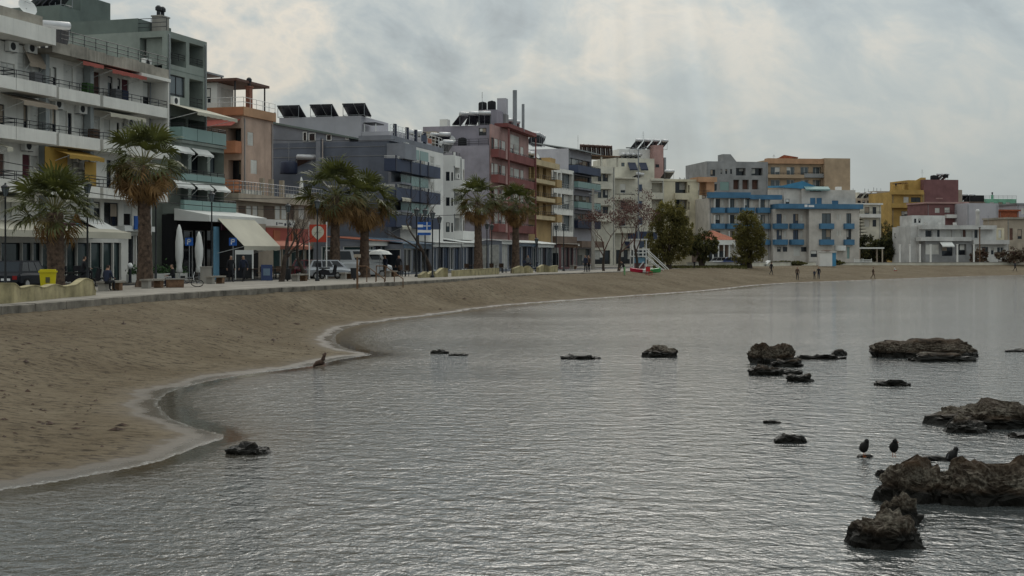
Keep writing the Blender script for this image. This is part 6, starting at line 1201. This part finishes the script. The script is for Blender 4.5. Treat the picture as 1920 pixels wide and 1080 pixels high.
# scooters
def scooter(px, Y, rz, lb, mat='cloth_black'):
    p = at(px, Y); r = thing('scooter', (p.x, p.y, PROM), rz, lb, 'scooter')
    for x in (-.6, .62): m = M(); wheel(m, (x, 0, .26), (0, 1, 0), .2, .06, 14); m.build('wheel', 'rubber', r)
    m = M(); m.extr([(-.85, .55), (-.75, .35), (-.1, .28), (.3, .28), (.45, .5), (.52, .95), (.42, .98), (.28, .45), (-.02, .42), (-.12, .62), (-.5, .72)], 1, -.15, .15); m.build('body', mat, r); M().box(-.75, -.05, -.14, .14, .73, .83).build('seat', 'rubber', r); M().tube([(.36, -.33, 1.05), (.45, 0, 1.0), (.36, .33, 1.05)], .025, 5).build('handlebar', 'dark_metal', r); M().tube([(.46, 0, .95), (.62, 0, .26)], .04, 5).build('fork', 'steel', r); M().box(-1.0, -.72, -.18, .18, .85, 1.15).build('top_box', mat, r)
scooter(150, 70, ROAD - .7, 'black scooter behind the yellow scalloped wall'); scooter(172, 72, ROAD - .4, 'black scooter nearest the bench with the sitting person'); scooter(618, 94, .6, 'scooter beside the left palm of the pair'); scooter(425, 97, .8, 'black scooter outside the dark cafe'); scooter(999, 133, ROAD - 1.2, 'navy scooter left of the far lamp posts', 'cloth_navy')
p = at(155, 70); person((p.x, p.y, PROM + .42), ROAD - .7 + math.pi / 2, 'person in black sitting on a scooter behind the scalloped wall', 'sit', 'cloth_black', 'cloth_black', 'hair_dark', 1.75)
for px, Y, lb, tpc in ((748, 107, 'person in black standing by the red tiled kiosk', 'cloth_black'), (722, 106, 'dark clothed person beside the white parasol of the kiosk', 'cloth_navy'), (1098, 134, 'dark clothed person left of the concrete pole', 'cloth_navy'), (1104, 135, 'person in brown beside the concrete pole', 'cloth_brown'), (990, 137, 'person in pale top near the far scooter', 'cloth_grey')): p = at(px, Y); person((p.x, p.y, PROM), rr.uniform(-1, 1), lb, 'walk' if px % 2 else 'stand', tpc, 'cloth_black')
# pavilions and glazed terraces along the middle of the street
def pavilion(px0, px1, Y, pye, pyt, label, roof, fascia='awning_white', n=4, pane='glass_blue', depth=4, slope=True, d=D2, wall='slate_pale', name='terrace_pavilion'):
    b = Bld(name, label, at(px0, Y), d, 'pavilion'); X1 = b.U(px1); pm = (px0 + px1) / 2; ze = b.Z(pm, pye); zt = b.Z(pm, pyt)
    b.box('fascia', fascia, -.1, X1 + .1, -.12, -.02, ze, ze + .4); m = M(); m.hexa([(-.2, -.4, ze + .402), (X1 + .2, -.4, ze + .402), (X1 + .2, depth, zt), (-.2, depth, zt), (-.2, -.4, ze + .46), (X1 + .2, -.4, ze + .46), (X1 + .2, depth, zt + .08), (-.2, depth, zt + .08)]); m.build('roof', roof, b.root)
    k = b.block(0, X1, 0, depth, 0, ze + .38, wall); st = X1 / n
    for i in range(n): k.wm(i * st + .08, (i + 1) * st - .08, .25, ze - .02, 'gd', .2, frame='dark_metal' if i % 3 else 'white_frame', pane=pane if i % 2 == 0 else 'glass', div=1 if st < 1.6 else 2, name='glazing')
    for i in range(2): k.wm(.3 + i * depth * .45, .3 + depth * .4 * (i + 1), .3, ze - .05, 'gd', .15, 's', frame='white_frame', pane=pane, div=1)
    b.done(); return b
pavilion(690, 752, 114, 461, 444, 'glazed kiosk with red tiled lean-to roof right of the palm pair', 'tile_red', n=5, pane='glass_green', depth=5)
pavilion(757, 806, 118, 466, 447, 'terrace pavilion with pale blue sloping screen behind the leaning bare tree', 'blue_glassy', 'blue_glassy', n=3, pane='glass', depth=4)
pavilion(810, 862, 134, 463, 450, 'white canopied terrace with blue glazing below the white stepped house', 'awning_white', n=5, depth=4)
pavilion(866, 938, 144, 463, 446, 'long white canopied terrace behind the palm before the lilac wall', 'awning_white', n=7, depth=4)
pavilion(941, 966, 148, 458, 449, 'white tent like stall between the two far palms', 'awning_white', n=2, pane='curtain', depth=3)
pavilion(971, 1006, 154, 462, 452, 'stall with pale blue fascia right of the far palm', 'awning_white', 'blue_glassy', n=4, depth=3)
pavilion(1009, 1049, 162, 464, 452, 'glazed stall with white rolled awning behind the far lamp posts', 'awning_white', n=5, pane='glass_pale', depth=3)
pavilion(1052, 1082, 170, 464, 458, 'dark red timber kiosk left of the concrete pole', 'wood', 'wood', n=4, pane='glass', wall='maroon_wall', depth=3)
r = thing('white_parasol', Vector((*at(712, 105), PROM)), 0, 'white open parasol tilted beside the red tiled kiosk', 'parasol'); M().lathe([(1.0, 1.75), (.7, 2.0), (.05, 2.15)], n=10).build('canopy', 'awning_white', r); M().tube([(0, 0, 0), (0, 0, 2.1)], .03, 5).build('pole', 'grey_metal', r); M().lathe([(.3, 0), (.28, .1)], n=8).build('base', 'concrete', r)
# tall poles
p = prom(1112, 505); r = thing('utility_pole', p, 0, 'tall tapering concrete utility pole', 'pole'); h = (505 - 354) * p.y / F; M().tube([(0, 0, 0), (0, 0, h)], [.24, .14], 8).build('shaft', 'concrete', r); M().box(-.5, .5, -.06, .06, h - .6, h - .48).build('cross_arm', 'grey_metal', r)
p = at(1197, 182); r = thing('street_light', (p.x, p.y, GZ), 0, 'double armed street light in front of the cream house', 'street light'); h = H + (CY - 278) * 182 / F - GZ; M().tube([(0, 0, 0), (0, 0, h)], [.14, .08], 6).build('mast', 'grey_metal', r)
for s_ in (-1, 1): M().tube([(0, 0, h - .3), (s_ * .5, 0, h), (s_ * 1.0, 0, h + .05)], .05, 5).build('arm', 'grey_metal', r); M().box(*sorted((s_ * .9, s_ * 1.7)), -.12, .12, h, h + .12).build('lamp_head', 'dark_metal', r)
p = at(1837, 238); r = thing('utility_pole', (p.x, p.y, GZ), 0, 'dark pole in front of the white bungalow', 'pole'); M().tube([(0, 0, 0), (0, 0, 6.6)], .1, 6).build('shaft', 'wood', r); M().box(-.15, .15, -.1, .1, 6.6, 6.75).build('cap', 'dark_metal', r)
# overhead cables across the left facade
def cable(a, b2, sag, lb):
    a, b2 = Vector(a), Vector(b2); tag(M().tube([a.lerp(b2, i / 14) - Vector((0, 0, sag * 4 * (i / 14) * (1 - i / 14))) for i in range(15)], .022, 4).build('overhead_cable', 'rubber'), lb, 'cable', 'overhead cables')
def air(px, py, Y): return (*at(px, Y), H + (CY - py) * Y / F)
cable(air(-20, 298, 70), air(480, 345, 100), .5, 'topmost overhead cable across the white block'); cable(air(-20, 318, 70), air(560, 372, 104), .5, 'middle overhead cable across the white block'); cable(air(-20, 328, 70), air(600, 392, 104), .6, 'lowest overhead cable across the white block'); cable(air(500, 262, 120), air(740, 262, 124), .1, 'thin cable in front of the slate side wall'); cable(air(600, 392, 104), air(1112, 366, 143), 1.2, 'long cable running to the concrete pole')
# ---------------------------------------------------------------- beach things
# lifeguard tower
g0 = on_sand(1200, 507); r = thing('lifeguard_tower', g0, .12, 'white wooden lifeguard tower with ramp beside the largest tamarisk', 'tower'); u = g0.y / F
wd, ht = 26 * u, 58 * u
for x in (-wd / 2, wd / 2 - .12):
    for y in (0, 1.7): M().box(x, x + .12, y, y + .12, -.3, ht).build('post', 'white_frame', r)
M().box(-wd / 2 - .05, wd / 2 + .05, -.05, 1.9, ht * .44, ht * .47).build('deck', 'white_frame', r); M().box(-wd / 2 - .1, wd / 2 + .1, -.1, 1.95, ht * .985, ht * 1.02).build('roof', 'white_frame', r); M().box(-wd / 2 + .13, -.1, .05, 1.6, ht * .66, ht * .984).build('cabin_panel', 'white_clean', r); M().box(-.05, .5, .1, .14, ht * .74, ht * .95).build('window', 'glass_blue', r)
for z in (.55, .65): M().box(-wd / 2, wd / 2, -.04, .0, ht * z, ht * (z + .035)).build('rail', 'white_frame', r)
M().box(-wd / 2 + .15, wd / 2 - .15, .3, .36, ht * .24, ht * .42).build('blue_panel', 'sky_blue_panel', r); M().box(-wd / 2 + .15, wd / 2 - .15, .5, .56, 0, ht * .23).build('red_panel', 'maroon_wall', r)
M().hexa([(-.4, -.02, .1), (-.2, -.02, .1), (-.2, .04, .1), (-.4, .04, .1), (.35, -.02, ht * .28), (.5, -.02, ht * .28), (.5, .04, ht * .28), (.35, .04, ht * .28)]).build('brace', 'white_frame', r)
for y in (.2, 1.4): M().tube([(wd / 2, y, ht * .45), (wd / 2 + 2.0, y, 0)], .06, 5).build('ramp_beam', 'white_frame', r); M().tube([(wd / 2, y, ht * .7), (wd / 2 + 2.6, y, .1)], .05, 5).build('ramp_rail', 'white_frame', r)
for i in range(7): t = (i + .5) / 7; M().box(wd / 2 + 2 * t - .1, wd / 2 + 2 * t + .1, .2, 1.4, ht * .45 * (1 - t) - .02, ht * .45 * (1 - t) + .03).build('ramp_slat', 'white_frame', r)
# rescue boat
g0 = on_sand(1210, 513.5); r = thing('rescue_boat', g0, .05, 'small red, white and green boat on the sand below the lifeguard tower', 'boat'); L_ = 58 * g0.y / F
def hull(x0, x1, mt, nm):
    m = M(); N = 6; secs = []
    for i in range(N + 1):
        x = x0 + (x1 - x0) * i / N; t = x / (L_ / 2); w_ = .42 * (1 - abs(t) ** 2.4) + .03; zt_ = .42 + .16 * t * t; secs.append([(x, -w_, zt_), (x, -w_ * .8, .12), (x, 0, .02 + .1 * t * t), (x, w_ * .8, .12), (x, w_, zt_), (x, 0, zt_ + .05)])
    m.v = [q for s_ in secs for q in s_]
    for i in range(N):
        for j in range(6): a, c = i * 6 + j, i * 6 + (j + 1) % 6; m.f.append((a, c, c + 6, a + 6)); m.k.append(0)
    m.f += [(0, 1, 2, 3, 4, 5), tuple(N * 6 + j for j in range(6))]; m.k += [0, 0]; m.build(nm, mt, r)
hull(-L_ / 2, -L_ * .1, 'kayak_red', 'bow'); hull(-L_ * .1 + .01, L_ * .1, 'white_clean', 'midship'); hull(L_ * .1 + .01, L_ / 2, 'kayak_green', 'stern')
g0 = on_sand(1217, 517); r = thing('plastic_chair', g0, .4, 'red plastic chair on the sand in front of the boat', 'chair'); M().box(-.25, .25, -.25, .25, .4, .45).build('seat', 'plastic_red', r); M().box(-.25, .25, .22, .26, .45, .9).build('backrest', 'plastic_red', r)
for x in (-.22, .22):
    for y in (-.22, .22): M().box(x - .025, x + .025, y - .025, y + .025, 0, .4).build('leg', 'plastic_red', r)
# beach hut
p = Vector((*at(1551, 214), GZ)); r = thing('beach_hut', p, -.1, 'small white and blue beach hut in front of the hotel', 'hut'); u = 214 / F; M().box(-15 * u, 8 * u, -.8, .8, 0, 26 * u).build('wall', 'white_clean', r); M().box(8 * u + .003, 15 * u, -.78, .78, 0, 25 * u).build('blue_door', 'hut_blue', r); M().box(-16 * u, 16 * u, -.95, .95, 26 * u + .003, 27.5 * u).build('roof', 'awning_white', r); M().lathe([(1.1, 27.6 * u), (.7, 29.5 * u), (.05, 31 * u)], (-.1, 0, 0), 8).build('parasol_top', 'cloth_brown', r)
# white posts and pergola on the right
for i, px in enumerate((1687, 1706, 1725, 1745, 1795, 1826)):
    p = at(px, 238); r = thing('white_post', (p.x, p.y, GZ), 0, ['leftmost', 'second', 'third', 'fourth', 'fifth', 'rightmost'][i] + ' of the six tall white posts behind the right beach', 'post', 'tall white posts'); M().lathe([(.2, 0), (.17, .2), (.16, 3.5), (.2, 3.55), (.2, 3.7)], n=8).build('shaft', 'white_clean', r); M().box(-.25, .25, -.25, .25, -.05, .12).build('base', 'concrete', r)
p = at(1628, 240); r = thing('pergola', (p.x, p.y, GZ), .1, 'flat white pergola with four posts right of the hotel', 'pergola'); M().box(-2.4, 2.4, -1.5, 1.5, 2.9, 3.15).build('roof', 'awning_white', r)
for x in (-2.2, 2.0):
    for y in (-1.4, 1.2): M().box(x, x + .2, y, y + .2, 0, 2.897).build('post', 'taupe', r)
# low walls and fences along the back of the far beach
for a, c, Ya, Yc, h, lb in ((1290, 1388, 183, 196, .8, 'low pale wall in front of the tiled cafe'), (1395, 1530, 200, 222, .7, 'low pale wall in front of the hotel'), (1570, 1910, 226, 240, .55, 'long low white wall behind the right beach')):
    A_, B_ = at(a, Ya), at(c, Yc); d = B_ - A_; r = thing('garden_wall', (A_.x, A_.y, GZ - .1), math.atan2(d.y, d.x), lb, 'wall'); M().box(0, d.length, 0, .2, 0, h).build('wall', 'cream_pale', r); M().box(-.05, d.length + .05, -.06, .26, h + .002, h + .08).build('coping', 'concrete', r)
p = at(1618, 229); r = thing('picket_fence', (p.x, p.y, GZ), .12, 'white slatted fence panel at the hotel corner', 'fence')
for i in range(3): M().box(-1.6, 1.6, -.02, .02, .25 + .3 * i, .4 + .3 * i).build('slat', 'awning_white', r)
for x in (-1.55, 0, 1.5): M().box(x, x + .08, .022, .1, 0, 1.2).build('post', 'awning_white', r)
for px, Y, lb in ((1372 + 60, 214, 'white sun bed frame lying on the sand left of the hotel hut'), (1433, 206, 'white upturned boat below the oval tamarisk')):
    z = sand_z(at(px, Y).x, Y); r = thing('sun_bed', (*at(px, Y), z), .5, lb, 'sun bed'); M().hexa([(-1, -.35, .3), (.3, -.35, .3), (.3, .35, .3), (-1, .35, .3), (-1, -.35, .36), (.3, -.35, .36), (.3, .35, .36), (-1, .35, .36)]).build('bed', 'awning_white', r); M().hexa([(.3, -.35, .3), (1.0, -.35, .8), (1.0, .35, .8), (.3, .35, .3), (.3, -.35, .36), (.95, -.35, .86), (.95, .35, .86), (.3, .35, .36)]).build('backrest', 'awning_white', r)
    for x in (-.9, .2): M().box(x, x + .06, -.33, .33, 0, .3).build('leg', 'white_frame', r)
# grass patches under the tamarisks
gm = M(); rr = random.Random(9)
for _ in range(5200):
    px = rr.uniform(1225, 1400); Y = rr.gauss(178 + (px - 1225) * .08, 3.4); p = at(px, Y); z = sand_z(p.x, p.y)
    if z < 1.0: continue
    hgt = rr.uniform(.12, .42); a = rr.uniform(0, 6.28); q = Vector((p.x, p.y, z - .02)); dx = Vector((math.cos(a), math.sin(a), 0)) * .09; gm.face([q - dx, q + dx, q + Vector((rr.gauss(0, .1), rr.gauss(0, .1), hgt))])
tag(gm.build('grass', 'grass'), 'dry olive grass growing under the tamarisks', 'grass', kind='stuff')
# ---------------------------------------------------------------- rocks, birds, driftwood
m = bpy.data.materials.new('sea_rock'); m.use_nodes = True; t = NT(m.node_tree); m.node_tree.nodes.clear()
pos = t.n('ShaderNodeNewGeometry').outputs['Position']; Z_ = t.sep(pos)[2]
n1 = t.noise(pos, 3.2, 6, .65); n2 = t.noise(pos, 17, 5, .7); n3 = t.noise(pos, 1.1, 3, .5)
top = t.mix(t.ramp(n1, (.35, 0.0), (.65, 1.0)), (.014, .009, .006), (.060, .037, .022))
top = t.mix(t.m('MULTIPLY', t.ramp(n2, (.5, 0.0), (.64, 1.0)), .7), top, (.10, .078, .055))
barn = t.mix(t.ramp(n2, (.42, 0.0), (.6, 1.0)), (.03, .025, .019), (.17, .15, .12))
zz = t.m('ADD', Z_, t.m('MULTIPLY', t.m('SUBTRACT', n3, .5), .3))
c = t.mix(t.m('MULTIPLY', t.ramp(zz, (.2, 0.0), (.28, 1.0), (.42, .85), (.56, 0.0)), t.ramp(n1, (.38, .15), (.6, 1.0))), top, barn)
wetz = t.ramp(t.m('ADD', Z_, t.m('MULTIPLY', t.m('SUBTRACT', n1, .5), .12)), (.15, 1.0), (.25, 0.0))
c = t.mix(wetz, c, (.010, .009, .007))
hgt = t.m('ADD', t.m('MULTIPLY', n1, .7), t.m('MULTIPLY', n2, .5))
bmp = t.n('ShaderNodeBump', i={'Strength': .9, 'Distance': .06, 'Height': hgt})
b_ = t.n('ShaderNodeBsdfPrincipled', i={'Base Color': c, 'Roughness': t.ramp(wetz, (0, .85), (1, .35)), 'Specular IOR Level': .15, 'Normal': bmp.outputs[0]})
t.n('ShaderNodeOutputMaterial', i={0: b_.outputs[0]}); MATS['sea_rock'] = m
def rock(px0, px1, pyt, pyb, label, seed, dr=.6, sub=4, rough=.34, boxy=.55, under=.0):
    Y = F * H / (pyb - CY); w_ = (px1 - px0) * Y / F; dep = w_ * dr; Yc = Y + dep * .42
    h = max(.05, ((pyb - pyt) * Y / F - H * (1 - Y / Yc) * .6) * .84)
    p = at((px0 + px1) / 2, Yc); bm = bmesh.new(); bmesh.ops.create_icosphere(bm, subdivisions=sub, radius=1); off = Vector((seed * 7.3, seed * 3.1, seed * 1.7)); s_ = max(w_, h * 1.6)
    for v in bm.verts:
        d = v.co.normalized(); e = Vector([math.copysign(abs(q) ** boxy, q) for q in d]); e = e.lerp(d, .35)
        q = Vector((e.x * w_ / 2, e.y * dep / 2, e.z * h))
        f1 = noise.fractal((q / s_) * 3.2 + off, 1.0, 2.1, 5, noise_basis='PERLIN_ORIGINAL'); f2 = abs(noise.noise(q * 5.5 + off)); f3 = noise.noise(q * 15 + off)
        k = 1 + rough * 1.15 * f1 - rough * .6 * f2
        q = Vector((q.x * k, q.y * k, q.z * (k + .16 * f1))) + d * (f3 * .045 + .05 * abs(noise.noise(q * 9 + off)) - .02) * min(1, w_); q.z = max(q.z, -.35); v.co = q
    me = bpy.data.meshes.new('rock'); bm.to_mesh(me); bm.free(); me.materials.append(MATS['sea_rock'])
    o = link('rock', me); o.location = (p.x, p.y, -under); return tag(o, label, 'rock', 'rocks in the shallow bay')
rock(427, 510, 829, 853, 'lone dark rock at the mouth of the sand inlet', 1, .6, 4)
rock(808, 840, 654, 663, 'small left rock in the middle of the bay', 2, .6, 3)
rock(842, 880, 661, 667, 'tiny low rock just right of the small left rock', 3, .5, 3)
rock(1050, 1124, 665, 674, 'long low rock in mid bay', 4, .5, 4); rock(1207, 1273, 648, 670, 'rounded hump of rock standing alone in mid bay', 5, .8, 4, .25, .8)
rock(1409, 1492, 641, 683, 'tall blocky rock left of the long flat island rock', 6, .7, 5, .3, .45); rock(1440, 1505, 672, 688, 'low rock at the right foot of the tall blocky rock', 7, .5, 4)
rock(1488, 1590, 664, 674, 'thin flat ledge running right from the tall blocky rock', 8, .25, 4, .4); rock(1559, 1588, 651, 667, 'small pointed rock above the thin ledge', 9, .8, 3, .2, .9)
rock(1403, 1468, 685, 704, 'olive brown low rock below the tall blocky rock', 10, .6, 4, .3); rock(1462, 1502, 691, 702, 'small rock between the olive rock and the lowest slab', 11, .6, 3); rock(1476, 1524, 700, 716, 'lowest slab of the rock group below the tall blocky rock', 12, .5, 4)
rock(1632, 1842, 632, 671, 'long flat island rock, largest in the far group', 13, .42, 5, .22, .5); rock(1694, 1830, 660, 678, 'shelf at the front foot of the long island rock', 14, .3, 4, .3)
rock(1636, 1716, 713, 724, 'low jagged rock below the long island rock', 15, .4, 4, .4); rock(1885, 1950, 653, 660, 'thin dark rock at the right edge level with the island rock', 16, .4, 3)
rock(1762, 2010, 752, 804, 'big brown reef rock cut by the right edge, upper', 17, .5, 5, .32, .5); rock(1770, 1852, 782, 812, 'small rock at the left foot of the upper right reef', 18, .6, 4)
rock(1434, 1462, 787, 794, 'tiny rock tip below mid bay', 19, .5, 3); rock(1454, 1511, 814, 831, 'small pale rock left of the standing birds', 20, .6, 4)
rock(1648, 1772, 864, 944, 'steep dark block with flat top, left end of the near reef', 21, .5, 5, .26, .4); rock(1752, 2010, 860, 950, 'largest near reef rock cut by the right edge', 22, .4, 5, .3, .5)
rock(1596, 1724, 964, 1030, 'nearest crusted rock, lower right of the picture', 23, .72, 5, .3, .45); rock(1652, 1728, 926, 985, 'upright crusted stump joining the nearest rock to the near reef', 24, .6, 5, .26, .45)
rock(1641, 1664, 878, 893, 'small pale knob left of the near reef block', 25, .9, 3, .2); rock(1724, 1790, 854, 864, 'flat dark ledge behind the near reef block', 26, .4, 3); rock(1604, 1640, 851, 858, 'flat ledge barely awash under the left bird', 27, .6, 3); rock(1880, 1990, 812, 822, 'thin rock ledge between the two right reefs', 28, .4, 3)
def bird(loc, rz, label, s=1.0, white='bar'):
    r = thing('wading_bird', loc, rz, label, 'bird', 'birds resting on the rocks'); m = M(); N, n = 9, 12
    prof = [(-.20, .02, .0), (-.17, .05, .015), (-.11, .085, .03), (-.03, .108, .05), (.05, .105, .08), (.11, .085, .12), (.135, .068, .165), (.15, .06, .2), (.155, .035, .235)]
    base = 0
    for x, rad, z in prof:
        for j in range(n): a = j * math.tau / n; m.v.append((x * .72 - math.sin(a) * rad * .25, math.cos(a) * rad * 1.08, .19 + z * 1.05 + math.sin(a) * rad * 1.25))
    for i in range(len(prof) - 1):
        for j in range(n): a, c = i * n + j, i * n + (j + 1) % n; m.f.append((a, c, c + n, a + n)); m.k.append(0)
    m.f += [tuple(range(n)), tuple((len(prof) - 1) * n + j for j in range(n))]; m.k += [0, 0]; m.build('body', 'bird_black', r, True)
    h = M().lathe([(.0, -.062), (.04, -.05), (.06, -.01), (.056, .03), (.03, .055), (0, .06)], (.09, 0, .42), 10).build('head', 'bird_black', r, True)
    M().tube([(.115, .03, .41), (.075, .085, .39), (.01, .11, .36)], [.014, .011, .004], 5).build('beak', 'bird_beak', h)
    if white == 'bar': M().box(-.165, -.09, -.108, .108, .24, .275).build('wing_bar', 'bird_white', r)
    else: M().hexa([(-.10, -.1, .2), (.06, -.1, .24), (.06, .1, .24), (-.10, .1, .2), (-.06, -.1, .3), (.02, -.1, .3), (.02, .1, .3), (-.06, .1, .3)]).build('flank', 'cloth_grey', r)
    for y in (-.03, .03): l = M().tube([(.0, y, 0), (.01, y, .08), (-.01, y, .17)], .008, 5).build('leg', 'bird_beak', r); M().tube([(.05, y, .004), (0, y, .01)], .008, 4).tube([(.03, y + .025, .004), (0, y, .01)], .006, 4).build('foot', 'bird_beak', l)
    r.scale = (s, s, s)
def on_z(px, py, z): return gp(px, py, z)
bird(on_z(1620, 857, .03), -1.0, 'black hunched bird on the left, standing at the water', .66, None); bird(on_z(1676, 857, .25), -1.55, 'black hunched bird with a white bar beside the near reef', .62, 'bar')
bird(on_z(1785, 876, .33), -.6, 'grey black bird half hidden on the near reef', .64, 'flank')
g0 = on_sand(600, 688); r = thing('driftwood', g0, .2, 'dark driftwood stump at the water edge', 'driftwood'); u = g0.y / F
M().tube([(-13 * u, 0, .02), (-6 * u, 0, .1), (3 * u, 0, .14), (7 * u, .05, .1)], [.03, .08, .10, .05], 8).build('log', 'drift', r, True); M().tube([(2 * u, 0, .1), (6 * u, 0, .22), (8 * u, .02, .36), (11 * u, 0, .42)], [.10, .075, .06, .03], 7).build('branch', 'drift', r, True)
# sand litter: small stones and weed clumps scattered on the dry beach
rr = random.Random(77); sm = M()
for _ in range(2600):
    Y = rr.uniform(19, 120) ** 1.0; X = rr.uniform(-.44, -.02) * Y; i = int(np.clip(np.searchsorted(lr, math.log(Y)) - 1, 0, rows.size - 2)); j = int(np.clip(round((X / Y - cols[0]) / (cols[1] - cols[0])), 0, cols.size - 1))
    if not land[i, j] or inl[i, j] or ds[i, j] < 1.4: continue
    s_ = rr.uniform(.015, .05) * (2.2 if rr.random() < .06 else 1); c = Vector((X, Y, zs[i, j] + s_ * .15)); a = rr.uniform(0, 6.28); ca, sa = math.cos(a), math.sin(a); e = rr.uniform(1, 2.6)
    q = [Vector((ca * s_ * e, sa * s_ * e, 0)), Vector((-sa * s_, ca * s_, 0)), Vector((-ca * s_ * e, -sa * s_ * e, 0)), Vector((sa * s_, -ca * s_, 0))]; tp_ = c + Vector((0, 0, s_ * .7))
    for k in range(4): sm.face([c + q[k], c + q[(k + 1) % 4], tp_])
tag(sm.build('beach_litter', 'drift'), 'small stones and dry weed scattered over the sand', 'beach litter', kind='stuff')
